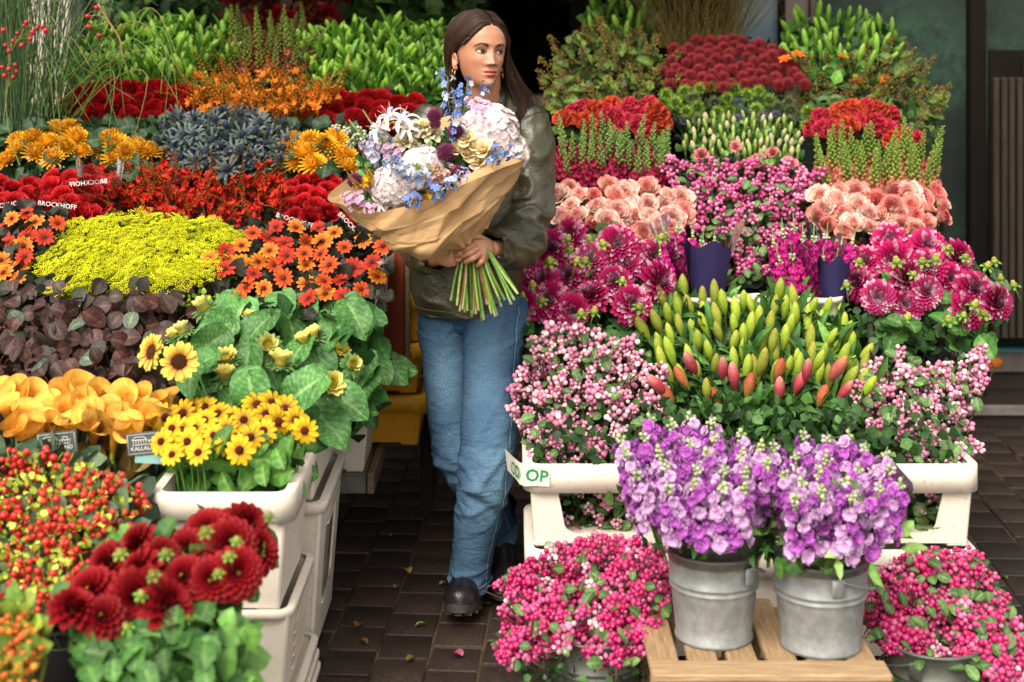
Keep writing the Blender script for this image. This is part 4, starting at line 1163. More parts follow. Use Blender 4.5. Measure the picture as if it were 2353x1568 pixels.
SNI = [(900, .022, DG, .03, .16, 20)]
def snowb(label, poly, Y0, Y1, protos, dx=21, dy=19, lv=70, ext=20, **k):
    return bunch('snowberry_bunch', label, 'berry bunch', G_SN, poly, Y0, Y1, dx, protos, 'berry_cluster', dy=dy, jy=.05, up=.5, camw=.5, out=.6, rand=.6, sc=(.72, 1.12), stem=('#5a3a2a', .0018),
                 infill=[(900, .021, DG, .02, .15, 40)], leaves=(L_SNOW, lv, (-.055, .02), (.7, 1.25), ext), dome=.08, **k)
snowb('pale pink snowberry twigs rising from the crate with green tape', [(1165, 930), (1200, 850), (1230, 770), (1300, 740), (1400, 770), (1470, 790), (1530, 840), (1530, 960), (1440, 1000), (1400, 1070), (1230, 1065), (1205, 1000)], 4.34, 4.06, P_SNOW_L, bkt=False, btop=.42, bY=4.18, right=True, dx=20, dy=18)
snowb('pale pink snowberry twigs leaning over the right end crate', [(1950, 960), (1990, 850), (2060, 800), (2120, 850), (2190, 830), (2255, 800), (2265, 880), (2200, 960), (2255, 1030), (2200, 1065), (2085, 1060), (2060, 990)], 4.34, 4.06, P_SNOW_L, bkt=False, btop=.42, bY=4.18, right=True, dx=21, dy=19)
for lab, pl in (('pale snowberry twigs seen through the left crate window', [(1285, 1105), (1490, 1105), (1490, 1225), (1300, 1225)]), ('leafy snowberry twigs seen through the right crate window', [(2085, 1115), (2185, 1115), (2165, 1230), (2095, 1230)])):
    bunch('snowberry_bunch', lab, 'berry bunch', G_SN, pl, 4.10, 4.06, 34, P_SNOW_L, 'berry_cluster', dy=30, jy=.02, rand=.7, stem=('#6a3f28', .002), sc=(.6, .9), infill=[(350, .024, DG, .01, .10, 0)], leaves=(L_SNOW, 26, (-.01, .03), (.8, 1.3), 0), bkt=False, btop=.40, bY=4.16, right=True, stem_to=.33)
for rt in [o for o in COL.objects if o.name.startswith('snowberry_bunch') and o.get('label', '').startswith('pale pink')]:      # leafy twigs filling the crates
    xa, xb = (.06, .62) if rt.location.x < .6 else (.63, 1.22)
    Pq = [(rnd.uniform(xa, xb), rnd.uniform(4.0, 4.33), rnd.uniform(.40, .60) + (0 if rnd.random() < .6 else .06)) for _ in range(900)]
    part('foliage', leaf_cloud(Pq, .034, [S(c_) for c_ in DG + ['#1c3418']]).mesh('foliage', M_LEAF), rt, kind='stuff')
# hot pink in zinc buckets on the ground
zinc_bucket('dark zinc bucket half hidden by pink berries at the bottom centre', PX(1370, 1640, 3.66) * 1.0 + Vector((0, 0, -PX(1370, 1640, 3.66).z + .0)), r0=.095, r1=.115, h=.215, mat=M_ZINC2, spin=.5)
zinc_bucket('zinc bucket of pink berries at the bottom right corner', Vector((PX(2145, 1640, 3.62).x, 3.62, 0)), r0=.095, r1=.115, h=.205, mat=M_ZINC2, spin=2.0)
snowb('hot pink snowberry bunch spilling from the dark bucket beside the pallet', [(1135, 1500), (1160, 1400), (1150, 1340), (1230, 1290), (1330, 1235), (1450, 1240), (1530, 1270), (1545, 1370), (1500, 1440), (1510, 1490), (1400, 1530), (1280, 1490), (1180, 1530)], 3.86, 3.52, P_SNOW_H, dx=19, dy=17, lv=85, bkt=False, btop=.26, bY=3.66, right=True)
snowb('hot pink snowberry bunch at the lower right corner', [(1985, 1420), (2000, 1330), (2080, 1270), (2180, 1265), (2260, 1280), (2290, 1350), (2350, 1440), (2350, 1560), (2240, 1560), (2180, 1500), (2060, 1500), (2010, 1470)], 3.84, 3.50, P_SNOW_H, dx=19, dy=17, lv=85, bkt=False, btop=.25, bY=3.62, right=True)

# pallet
pal = empty('wooden_pallet', (.57, 3.57, 0), 'pale wooden pallet under the two zinc buckets of purple stock', 'pallet')
px0, px1 = PX(1497, 1500, 3.36).x, PX(2030, 1500, 3.36).x
nb = 6; gap = .022; bw = (px1 - px0 - gap * (nb - 1)) / nb
for k in range(nb): pbox('slat', M_WOOD, pal, px0 + k * (bw + gap), px0 + k * (bw + gap) + bw, 3.315, 3.80, .218, .238, bev=.003)
pbox('cross_board', M_WOODX, pal, px0 - .004, px1 + .006, 3.30, 3.378, .2385, .256, bev=.003)
pbox('cross_board', M_WOODX, pal, px0, px1, 3.312, 3.40, .19, .2175, bev=.003)
pbox('cross_board', M_WOODX, pal, px0, px1, 3.71, 3.795, .19, .2175, bev=.003)
pbox('cross_board', M_WOODX, pal, px0, px1, 3.312, 3.38, .0, .022, bev=.003)
for x in (px0 + .05, (px0 + px1) / 2, px1 - .05):
    for y in (3.36, 3.75): pbox('block', M_WOOD, pal, x - .045, x + .045, y - .035, y + .035, .0225, .1895, bev=.003)
# purple stock
zb1 = Vector((PX(1640, 1400, 3.56).x, 3.56, .239)); zb2 = Vector((PX(1885, 1400, 3.51).x, 3.51, .239))
zinc_bucket('left zinc bucket of purple stock standing on the pallet', zb1, .090, .111, .212, spin=.2)
zinc_bucket('right zinc bucket of purple stock standing on the pallet', zb2, .092, .113, .212, spin=-.35)
FL_P = [floret4(.0205, S('#963aa0'), S('#be66c4'), k, ruf=.25, layers=2, center=S('#d8d0b0')).mesh('floret', M_PETAL) for k in range(3)] + [floret4(.0200, S('#b070bc'), S('#dcb6dc'), k + 9, ruf=.22, layers=2, center=S('#ddd6b0')).mesh('floret', M_PETAL) for k in range(3)]
FL_M = [floret4(.0165, S('#9c1066'), S('#cc2a8c'), k, ruf=.2, layers=2, center=S('#d8c9b0')).mesh('floret', M_PETAL) for k in range(3)]
BUDTIP = [berries(9, .0055, [S('#a9b878'), S('#bcc690'), S('#93a562'), S('#b7a9b4')], .012, seed=k, stalk=S('#7f9455'), hi=4).mesh('bud_tip', M_BERRY) for k in range(3)]
STALK = {}
def spires(root, tops, base, florets, L, per, rad, lean=.35):
    for p in tops:
        d = (p - base); d.z *= 1.2; d = (d.normalized() * lean + Vector((0, 0, 1)) * (1 - lean)).normalized()
        M = frame(p - d * L, d, rnd.uniform(0, 6))
        if 'm' not in STALK:
            sm = MB(); sm.tube([(0, 0, -.03), (0, 0, .17)], [.004, .002], S('#5f8040'), 5); STALK['m'] = sm.mesh('spire', M_STEM)
        o = part('spire', STALK['m'], root, M)
        for i in range(per):
            t = i / (per - 1); ph = i * 2.39996 + rnd.uniform(-.3, .3)
            r = rad * (1 - .35 * t); z = L * (.02 + .88 * t)
            dd = Vector((math.cos(ph), math.sin(ph), .35))
            sub('floret', florets[rnd.randrange(len(florets))], o, frame((r * math.cos(ph), r * math.sin(ph), z), dd, rnd.uniform(0, 6), rnd.uniform(.8, 1.15) * (1 - .25 * t)))
        sub('bud_tip', BUDTIP[rnd.randrange(3)], o, Matrix.Translation((0, 0, L * .97)))
for lab, poly, bc, Yb, Yf, npt in (('left bunch of purple stock in a zinc bucket', [(1420, 1010), (1470, 960), (1600, 955), (1740, 985), (1770, 1080), (1740, 1120), (1560, 1130), (1440, 1090), (1395, 1040)], zb1, 3.68, 3.30, 15),
                                   ('right bunch of purple stock in a zinc bucket', [(1760, 1020), (1830, 985), (1960, 990), (2060, 1050), (2075, 1120), (1980, 1150), (1820, 1150)], zb2, 3.66, 3.28, 15)):
    root = empty('stock_bunch', (bc.x, bc.y, bc.z + .1), lab, 'flower bunch', 'bunches of purple stock')
    pts = scatter(poly, 47, 34)
    x0, x1, y0, y1 = spread_poly(poly)
    tops = [PX(x, y, Yb + (Yf - Yb) * (y - y0) / (y1 - y0)) for x, y in pts]
    base = bc + Vector((0, 0, .12))
    spires(root, tops, base, FL_P, .150, 23, .025, .6)
    P = [base + Vector((rnd.gauss(0, .07), rnd.gauss(-.02, .06), rnd.uniform(.12, .24))) for _ in range(420)]
    part('foliage', leaf_cloud(P, .06, [S(c) for c in ('#4f7a3a', '#6a9548', '#3c622d', '#83a85a')], wid=.2).mesh('foliage', M_LEAF), root, kind='stuff')
    for k in range(60):
        a = rnd.uniform(-2.2, 2.2)
        part('leaf', L_GREEN[rnd.randrange(4)], root, frame(base + Vector((.112 * math.sin(a), -.112 * math.cos(a), rnd.uniform(.11, .24))), Vector((math.sin(a), -math.cos(a), .4)), rnd.uniform(0, 6), rnd.uniform(.6, 1)))
    sleeve(root, (bc.x, bc.y), .110, .205, bc.z + .19, bc.z + .40, arc=(-PI * .95, PI * .95), lean=(.0, -.02), wav=.012)

# lilies in the middle
lp = [(1490, 760), (1520, 690), (1600, 680), (1720, 700), (1800, 690), (1930, 730), (2000, 820), (2005, 900), (1900, 940), (1700, 905), (1560, 930), (1510, 880)]
root, hd, bs = bunch('lily_bunch', 'big bunch of green and red lily buds in the middle of the right stand', 'flower bunch', 'bunches of lilies in bud', [(1490, 760), (1520, 700), (1600, 690), (1720, 715), (1800, 700), (1930, 745), (1995, 830), (2000, 905), (1900, 900), (1700, 885), (1540, 900), (1505, 860)], 4.62, 4.27, 25, P_LILY, 'lily_bud', dy=25, jy=.04, up=1.0, camw=.12, out=.42, rand=.16, sc=(.85, 1.15), stem=('#4a5a2a', .003),
      iwid=.13, infill=[(900, .10, DG + BG, .0, .14, 90)], leaves=(L_LILY, 130, (-.02, .08), (.6, 1.0), 90), buckets=2, bY=4.55, right=True, bkt='black tub under the big bunch of lily buds')
for x, y in [(1545, 925), (1580, 875), (1625, 905), (1660, 860), (1690, 880), (1790, 910), (1826, 890), (1880, 920), (1905, 860), (1965, 925), (1925, 905), (1530, 890), (1715, 900), (1850, 865), (1740, 850), (1600, 845), (1655, 920), (1780, 860), (1980, 900), (1870, 840)]:
    part('lily_bud', (P_LILYR + P_LILYR + P_LILY)[rnd.randrange(9)], root, frame(PX(x, y + 14, rnd.uniform(4.18, 4.24)), Vector(((x - 1740) / 300 + rnd.uniform(-.35, .35), -.35 + rnd.uniform(-.2, .2), 1)), rnd.uniform(0, 6), rnd.uniform(.85, 1.05)))

# dahlias, left and right
BUD = MB(); BUD.sphere((0, 0, 0), (.013, .013, .012), S('#8e9a3c'), 6, 10)
for k in range(8): petal(BUD, around(k * PI / 4, .006, .004), .016, .006, 1.3, 2.6, S('#a3a84a'), S('#c0b068'), nu=4, nv=3)
for k in range(6): petal(BUD, around(k * PI / 3, .006, -.008), .022, .006, .1, -1.0, S('#5d8a34'), S('#7aa244'), nu=4, nv=3)
BUD.tube([(0, 0, -.07), (0, 0, -.008)], [.0018, .003], S('#6a7a34'), 5)
BUDM = BUD.mesh('dahlia_bud', M_LEAF)
for lab, poly, buds, YY in (('magenta and white dahlia bunch beside the woman', [(1180, 660), (1200, 600), (1260, 570), (1290, 545), (1420, 535), (1480, 560), (1530, 620), (1520, 690), (1420, 710), (1330, 730), (1250, 720), (1200, 740)], [(1180, 625), (1200, 680), (1205, 735), (1225, 655), (1262, 600), (1305, 550), (1310, 575), (1325, 600), (1345, 600), (1355, 550), (1385, 560), (1430, 645), (1335, 720), (1365, 715), (1245, 690), (1520, 545), (1470, 705)], (4.76, 4.52)),
                        ('magenta and white dahlia bunch at the right end by the doorway', [(1960, 660), (1985, 590), (2050, 550), (2110, 560), (2200, 590), (2280, 640), (2310, 690), (2230, 720), (2120, 700), (2040, 715), (1970, 690)], [(1945, 655), (1975, 600), (2120, 600), (2150, 595), (2180, 570), (2220, 590), (2270, 610), (2300, 640), (2330, 655), (2285, 600), (2100, 630), (2060, 600), (2215, 725), (2240, 700), (2085, 730), (2180, 735), (2260, 720)], (4.80, 4.55))):
    root, hd, bs = bunch('dahlia_bunch', lab, 'flower bunch', 'bunches of magenta dahlias', poly, YY[0], YY[1], 58, P_DAHL_M + P_DAHL_M + P_DAHL_W, 'dahlia', dy=45, jy=.035, up=.35, camw=1.0, out=.55, rand=.28, sc=(.85, 1.08), stem=('#4a3326', .003), infill=[(500, .045, DG, .04, .16, 90)], leaves=(L_DAHL, 46, (.0, .1), (.8, 1.3), 80), bY=4.62, right=True, buckets=1, bkt='black bucket of the ' + lab)
    for x, y in buds: part('dahlia_bud', BUDM, root, frame(PX(x, y, YY[1] - .05 + rnd.uniform(-.03, .05)), Vector((rnd.uniform(-.4, .4), rnd.uniform(-.9, .1), .9)), rnd.uniform(0, 6), rnd.uniform(.75, 1.05)))

# magenta stock in navy sleeves
for lab, pts, bx, sl in (('magenta stock in a navy paper sleeve left of the pink berries', [(1530, 545), (1560, 530), (1590, 545), (1615, 560), (1520, 585), (1555, 580), (1585, 590), (1610, 600), (1540, 620), (1640, 555)], 1600, (1575, 1688, 700, 562)),
                         ('magenta stock in a navy paper sleeve beside the right-hand dahlias', [(1780, 560), (1800, 535), (1825, 525), (1845, 545), (1870, 550), (1900, 545), (1930, 555), (1960, 560), (1790, 600), (1820, 590), (1855, 600), (1890, 600), (1920, 605)], 1865, (1885, 1960, 720, 600))):
    c = PX(bx, 700, 4.78); root = empty('stock_bunch', (c.x, c.y, c.z), lab, 'flower bunch', 'bunches of magenta stock')
    tops = [PX(x, y, 4.74 + rnd.uniform(-.05, .05)) for x, y in pts]
    spires(root, tops, c + Vector((0, 0, .02)), FL_M, .12, 24, .021, .35)
    P = [c + Vector((rnd.gauss(0, .05), rnd.gauss(0, .04), rnd.uniform(-.05, .1))) for _ in range(160)]
    part('foliage', leaf_cloud(P, .05, [S(q) for q in BG], wid=.2).mesh('foliage', M_LEAF), root, kind='stuff')
    xa, xb, yb, yt = sl
    a, b_ = PX(xa, yb, 4.64), PX(xb, yt, 4.64); cx_ = (a.x + b_.x) / 2; r = (b_.x - a.x) / 2
    sleeve(root, (cx_, 4.68), r * .62, r, a.z, b_.z, arc=(-1.9, 1.9), mat=M_NAVY, name='navy_paper_sleeve', wav=.002, dip=-.004)
    sleeve(root, (c.x, 4.74), r * .7, r * 1.9, a.z + .01, b_.z + .06, arc=(-2.6, 2.6), wav=.008)
    tub('cream tub under the ' + lab, c.x, 4.70, .38, .085, c.z - .38 + .05, mat=M_CRATE)

for k, x in enumerate((1700, 1745)): 
    p = PX(x, 700, 4.70); tub(('cream tub just left of the gap' if k == 0 else 'cream tub just right of the gap') + ' between the navy sleeves', p.x, 4.66 + .02 * k, .38, .045, .48, mat=M_CRATE, name='plastic_tub')

# peach roses
for lab, poly, z in (('peach rose bunch at the left end of its row', (1272, 425, 1432, 540), 0), ('peach rose bunch leaning against the pink berries', (1422, 428, 1575, 555), 0), ('peach rose bunch just right of the pink berries', (1868, 435, 2010, 550), 0), ('peach rose bunch at the right end of its row', (2008, 435, 2170, 548), 1)):
    root, hd, bs = bunch('rose_bunch', lab, 'flower bunch', 'bunches of peach roses', box_poly(poly[0] + 8, poly[1] + 10, poly[2] - 8, poly[3] - 14), 5.02, 4.86, 31, P_ROSE_P, 'rose', dy=23, jy=.008, up=.75, camw=.75, out=.5, rand=.24, sc=(.85, 1.28), dome=.05, stem=('#4d6b2c', .0026), infill=[(160, .03, ['#8a5a48', '#5a6a34'], .02, .08, 30)], bY=4.96, right=True, bkt='black bucket of the ' + lab)
    xc = (poly[0] + poly[2]) / 2; c = PX(xc, 540, 4.96)
    sleeve(root, (c.x, 4.96), .075, .125, c.z - .16, c.z + .07, arc=(-2.8, 2.8))
    if z:
        bk = PX(2085, 575, 4.86); m = MB(); m.box(-.11, .11, -.002, .002, -.032, .032, (.02, .02, .02)); part('dark_label', m.mesh('dark_label', M_BLACKPL, False), root, Matrix.Translation((bk.x, 4.83, bk.z)))
        for s, ox, rz in (('OSES.COM', -.02, .06), ('BERGROS', .055, -.10)):
            t_ = text_mb(s, .013); part('printed_lettering', t_.mesh('printed_lettering', M_WHITE, False), root, Matrix.Translation((bk.x + ox, 4.8255, bk.z + .012)) @ Matrix.Rotation(PI / 2, 4, 'X') @ Matrix.Rotation(rz, 4, 'Z'))

snowb('deep pink snowberry bunch hanging in the centre of the right stand', [(1525, 400), (1530, 360), (1600, 375), (1680, 365), (1750, 370), (1850, 380), (1900, 395), (1880, 460), (1860, 520), (1770, 560), (1760, 630), (1700, 625), (1680, 545), (1590, 530), (1570, 450)], 5.16, 4.86, P_SNOW_M, dx=20, dy=18, lv=80, bY=5.0, right=True, bkt='black bucket of the deep pink snowberries')
# snapdragons
bunch('snapdragon_bunch', 'burgundy snapdragon bunch with green tips behind the peach roses', 'flower bunch', 'bunches of snapdragons', [(1290, 400), (1300, 380), (1510, 380), (1530, 400), (1530, 445), (1295, 445)], 5.30, 5.16, 22, P_SNAP_B, 'flower_spike', dy=16, jy=.03, up=1.0, camw=.1, out=.12, rand=.07, sc=(.85, 1.15), stem=('#56702f', .002), infill=[(200, .03, DG, .03, .1, 30)], bY=5.24, right=True, bkt='black bucket of the burgundy snapdragons')
bunch('snapdragon_bunch', 'coral snapdragon bunch with green tips by the dark wall', 'flower bunch', 'bunches of snapdragons', [(1880, 410), (1890, 390), (2130, 390), (2150, 420), (2140, 465), (1890, 460)], 5.30, 5.14, 22, P_SNAP_C, 'flower_spike', dy=18, jy=.03, up=1.0, camw=.1, out=.22, rand=.08, sc=(.85, 1.15), stem=('#56702f', .002), infill=[(200, .03, DG, .03, .1, 30)], bY=5.24, right=True, bkt='black bucket of the coral snapdragons')
# lisianthus
P_LIS = [lily_bud(.045, .0062, S('#6f8f3c'), S('#98ad5a'), S('#b4bd7a'), k).mesh('bud', M_PETAL) for k in range(2)] + [lily_bud(.038, .0078, S('#8f9f55'), S('#bcb98c'), S('#c9a88e'), 5).mesh('bud', M_PETAL)]
P_LISF = PM(rose, 3, M_PETAL, S('#d08a84'), S('#dda79c'), S('#c97078'), R=.018, n=20, open_=.7, rim=1.5)
root, hd, bs = bunch('lisianthus_bunch', 'green lisianthus buds with a few pink blooms behind the berries', 'flower bunch', None, [(1565, 350), (1585, 300), (1640, 275), (1780, 280), (1840, 310), (1850, 370), (1700, 375)], 5.36, 5.18, 15, P_LIS, 'bud', dy=14, jy=.03, up=1.0, camw=.15, out=.2, rand=.14, stem=('#56702f', .0015), infill=[(250, .03, BG, .02, .1, 20)], bY=5.3, right=True, bkt='black bucket of the lisianthus')
for x, y in ((1612, 358), (1690, 338), (1776, 352), (1815, 378), (1742, 372)): part('bloom', P_LISF[rnd.randrange(3)], root, frame(PX(x, y, 5.16), Vector((rnd.uniform(-.4, .4), -.8, .7)), rnd.uniform(0, 6), rnd.uniform(.8, 1.1)))
# cockscomb
for lab, pts in (('orange and coral cockscomb bunch above the burgundy snapdragons', [(1300, 275), (1345, 285), (1320, 262), (1370, 252), (1345, 250), (1400, 248), (1375, 270), (1405, 268), (1430, 285), (1470, 270), (1450, 248), (1490, 250), (1510, 262), (1470, 295), (1515, 290), (1430, 262), (1360, 300)]),
                 ('orange cockscomb bunch next to the dark green wall', [(1870, 295), (1900, 300), (1930, 320), (1930, 262), (1965, 260), (1990, 250), (2020, 262), (2045, 270), (1950, 295), (1965, 280), (2040, 300), (2070, 310), (2100, 320), (1890, 270), (2010, 290), (2050, 325), (1915, 278), (1955, 250)])):
    bunch('cockscomb_bunch', lab, 'flower bunch', 'bunches of orange cockscomb', box_poly(min(p[0] for p in pts) - 20, 235, max(p[0] for p in pts) + 20, 330), 5.50, 5.36, 40, P_CEL_O, 'cockscomb', pts=pts, jy=.02, up=.75, camw=.75, out=.4, rand=.2, sc=(.78, 1.1), stem=('#7a4a34', .005), infill=[(160, .045, DG, .05, .12, 30)], bY=5.44, right=True, bkt='black bucket of the ' + lab)
bunch('sea_holly_bunch', 'spiky green sea holly bunch below the dark red alliums', 'flower bunch', 'bunches of sea holly', [(1510, 260), (1530, 215), (1640, 200), (1780, 215), (1830, 235), (1870, 270), (1850, 300), (1720, 290), (1560, 290)], 5.55, 5.40, 26, P_ERYG + P_ERYG + P_ERYP, 'thistle', dy=20, jy=.03, up=.9, camw=.5, stem=('#56702f', .002), infill=[(260, .03, DG, .02, .1, 20)], bY=5.52, right=True, bkt='black bucket of the green sea holly')
bunch('allium_bunch', 'dense bunch of dark red globe flowers at the top of the stand', 'flower bunch', None, [(1525, 165), (1545, 115), (1600, 95), (1720, 88), (1800, 110), (1840, 160), (1850, 200), (1700, 205), (1540, 205)], 5.85, 5.56, 20, P_ALLIUM, 'globe_flower', dy=13, jy=.02, up=.9, camw=.6, out=.5, rand=.15, sc=(.85, 1.15), stem=('#56702f', .0025), infill=[(200, .03, ['#2a1a18', '#23301f'], .04, .12, 20)], bY=5.75, right=True, bkt='black bucket of the dark red globe flowers')
# green lilies with orange blooms, olive berry branches
P_LOR = PM(nerine, 1, M_PETAL)
def orange_bloom(seed):
    mb = MB(); rr = random.Random(seed)
    for k in range(6): petal(mb, around(k * PI / 3, .004, 0), .05, .013, 1.1, -.3 + rr.uniform(-.3, .3), S('#b9480f'), S('#dd6a1c'), cup=.35, nu=6, nv=4, rr=rr)
    return mb
P_OR = [orange_bloom(k).mesh('bloom', M_PETAL) for k in range(2)]
root, hd, bs = bunch('lily_bunch', 'green lily buds with orange blooms at the upper right', 'flower bunch', 'bunches of lilies in bud', [(1800, 130), (1810, 60), (1880, 45), (1990, 40), (2060, 80), (2070, 120), (2040, 160), (1830, 160)], 6.0, 5.72, 21, P_LILYG, 'lily_bud', dy=20, jy=.05, up=1, camw=.2, out=.45, rand=.3, sc=(.85, 1.3), stem=('#4a6a2a', .002), infill=[(350, .05, BG, .02, .15, 40)], bY=5.9, right=True, bkt='black bucket of the green lilies')
for x, y in ((1805, 142), (1832, 132), (1938, 134), (1966, 190), (1830, 180), (2038, 185)): part('bloom', P_OR[rnd.randrange(2)], root, frame(PX(x, y, 5.68), Vector((rnd.uniform(-.9, .9), -.5, .8)), rnd.uniform(0, 6), rnd.uniform(.4, .65)))
def berry_branch(label, poly, Y0, Y1, n1, n2, nl, bY):
    root, hd, bs = bunch('berry_branches', label, 'foliage bunch', 'leafy olive berry branches', poly, Y0, Y1, 27, P_OLB, 'berry_spray', dy=21, jy=.06, up=.8, camw=.4, out=.7, rand=.4, stem=('#5a4a2c', .0025), infill=[(n1, .04, ['#3c5224', '#54702e', '#2c3f1d', '#6a7f34'], .0, .18, 40)], leaves=(L_OLIVE, nl, (-.05, .08), (.8, 1.3), 20), bY=bY, right=True, bkt='black bucket of the ' + label)
def olive_spray(seed=0):
    rr = random.Random(seed); P = []
    for k in range(70):
        t = rr.random(); r = .03 * (1 - t) + .006
        P.append((rr.gauss(0, r * .6), rr.gauss(0, r * .6), .09 * t))
    mb = dot_cloud(P, .0034, [S('#6a5a22'), S('#83702c'), S('#4d4a1f'), S('#8a7f34'), S('#70431f')]); mb.tube([(0, 0, -.06), (0, 0, .09)], [.002, .001], S('#5a4a2c'), 4)
    for k in range(10): mb.tube([(0, 0, .08 * k / 10), tuple(P[k])], .0006, S('#5a5a2c'), 3, cap=False)
    return mb
P_OLB = PM(olive_spray, 4, M_STEM)
berry_branch('olive berry branches at the right end of the top row', [(1840, 230), (1850, 160), (1920, 150), (2040, 110), (2110, 150), (2150, 230), (2180, 240), (2150, 280), (2080, 300), (1960, 250), (1850, 265)], 5.85, 5.55, 500, 0, 45, 5.7)
berry_branch('olive berry branches just right of the woman', [(1255, 190), (1280, 120), (1350, 80), (1470, 90), (1540, 150), (1545, 220), (1450, 235), (1330, 255), (1270, 250)], 5.85, 5.55, 600, 0, 50, 5.7)
bunch('lily_bunch', 'green lily buds behind the olive branches near the doorway', 'flower bunch', 'bunches of lilies in bud', [(1345, 75), (1355, 15), (1420, 0), (1500, 5), (1510, 70), (1430, 95)], 6.2, 5.95, 22, P_LILYG, 'lily_bud', dy=22, jy=.05, up=1, camw=.2, out=.4, rand=.3, sc=(.9, 1.4), stem=('#4a6a2a', .002), infill=[(250, .05, BG, .02, .15, 40)], bY=5.98, right=True, bkt='black bucket of the green lilies near the doorway')
# dry grasses at the top
def grass(label, xs, ytop, ybot, Y0, Y1, n, cols, r=.0012, lean=.2, name='grass_bunch', curl=.15, base=None, group=None, minmax=None):
    b = PX(sum(xs) / 2, ybot, (Y0 + Y1) / 2); root = empty(name, tuple(b), label, 'grass bunch', group)
    mb = MB()
    for k in range(n):
        x = rnd.uniform(*xs); Y = rnd.uniform(Y0, Y1); p0 = PX(x, ybot, Y); p0.x = b.x + (p0.x - b.x) * .55
        p3 = PX(x + rnd.gauss(0, 40) * lean * 3, ytop + rnd.uniform(-60, 60), Y + rnd.uniform(-.1, .06))
        m = p0.lerp(p3, .55) + Vector((rnd.gauss(0, .02), rnd.gauss(0, .02), .03))
        e = p3 + Vector((rnd.gauss(0, curl), rnd.gauss(0, curl * .6), -abs(rnd.gauss(0, curl * .7))))
        c = S(cols[rnd.randrange(len(cols))])
        mb.tube(crom([tuple(p0), tuple(m), tuple(p3), tuple(e)], 12), np.linspace(r, r * .45, 12), c * rnd.uniform(.7, 1.2), 3, cap=False)
    part('blades', mb.mesh('blades', M_STEM), root, kind='stuff')
    return root
g = grass('wispy dry brown grass at the top of the right stand', (1440, 1770), -70, 110, 5.95, 6.15, 420, ['#6a5a2c', '#7d6a34', '#54481f', '#86763c'], .0010, .5, group='bunches of tall grass', curl=.10)
tub('black bucket of the wispy dry grass', g.location.x, 6.1, 1.0, .1, .26)
# ================================================================== left-hand stand
GC = 'cream containers stacked at the end of the left stand'
# front stack
crate('flower_container', 'topmost cream container holding the yellow coneflowers', -.835, -.525, 3.46, 3.86, .335, .612, holes='', drop=.02, group=GC, taper=.022, rimh=.05)
crate('flower_container', 'slatted cream container in the middle of the front stack', -.815, -.522, 3.47, 3.87, .098, .332, ribs=5, holes='', group=GC, taper=.02, rimh=.02, lip=.008)
for k, lab in enumerate(('lowest of the nested cream trays on the ground', 'middle of the nested cream trays near the ground', 'uppermost of the nested cream trays near the ground')):
    crate('crate_tray', lab, -.83 + .002 * k, -.508 - .003 * k, 3.44 + .002 * k, 3.90 - .002 * k, .012 + k * .034, .044 + k * .034, group=GC, taper=.012, rimh=.016, lip=.008, feet=(k == 0))
nt_ = text_mb('566', .022); trayroot = [o for o in COL.objects if o.name.startswith('crate_tray')][0]
part('embossed_number', nt_.mesh('embossed_number', M_CRATE, False), trayroot, Matrix.Translation((-.585, 3.4285, .030)) @ Matrix.Rotation(PI / 2, 4, 'X'))
# rear stack
crate('flower_container', 'tall cream container standing on the paving beside the aisle', -.845, -.505, 3.93, 4.42, .012, .440, holes='r', group=GC, taper=.03, rimh=.03, lip=.010, sidehole=(.28, .80, .22, .80, .12), ribs=2)
crate('flower_container', 'cream container of sunflowers on top of the tall one', -.84, -.512, 3.94, 4.40, .446, .655, group=GC, taper=.02, rimh=.04)
# on the trolley: cream container, red panel, yellow crates
crate('flower_container', 'tall cream container above the trolley shelf by the aisle', -.665, -.392, 4.47, 4.76, .512, 1.0, group=GC, taper=.035, rimh=.05)
crate('flower_container', 'small cream container on the near end of the trolley shelf', -.72, -.445, 4.58, 4.86, .336, .500, group=GC, taper=.015, rimh=.03)
pn = empty('red_board', (-.36, 4.8, .56), 'red-brown board standing behind the cream container', 'board')
pbox('board_face', M_REDWOOD, pn, -.56, -.347, 4.79, 4.81, .56, 1.06, bev=.004)
pbox('edge_strip', M_PLANK, pn, -.346, -.332, 4.787, 4.815, .56, 1.06, bev=.002)
for k in range(4):
    z0 = .347 + k * .17
    crate('yellow_crate', ('lowest', 'second lowest', 'second highest', 'topmost')[k] + ' yellow plastic crate beside the woman', -.62, -.288 - .006 * (k % 2), 4.84, 5.12, z0, z0 + .158, mat=M_YELLOW, group='stack of yellow crates by the aisle', taper=.02, rimh=.04, drop=.02, holes='r', lip=.02)

# sunflowers
SUNP = [daisy_petal(.036, .0085, S('#a8551a'), S('#e6cf58'), .35, -.3, tpow=.6, seed=1).mesh('petal', M_PETAL), daisy_petal(.033, .009, S('#c9b43e'), S('#e6da7c'), .5, -.2, tpow=.8, seed=2).mesh('petal', M_PETAL), daisy_petal(.030, .008, S('#bcb44c'), S('#dfdc8a'), .65, .1, tpow=.9, seed=3).mesh('petal', M_PETAL)]
SUND = [disc(.024, .009, S('#3a2016'), S('#6a3d1c'), 80, 3).mesh('seed_disc', M_MATTE), disc(.017, .007, S('#8a7a24'), S('#b09a2c'), 60, 4).mesh('seed_disc', M_MATTE)]
sp_ = MB()
for k in range(18): petal(sp_, around(k * 2 * PI / 18 + rnd.uniform(-.1, .1), .016, -.010), rnd.uniform(.026, .036), .0065, .2 + (k % 2) * .3, -.5 + rnd.uniform(-.5, .5), S('#4b7436'), S('#6b9150'), nu=5, nv=3, sb=.8)
sp_.sphere((0, 0, -.012), (.024, .024, .012), S('#4b7436'), 5, 10); sp_.tube([(0, 0, -.11), (.004, 0, -.06), (0, 0, -.015)], [.004, .0045, .006], S('#56803c'), 6)
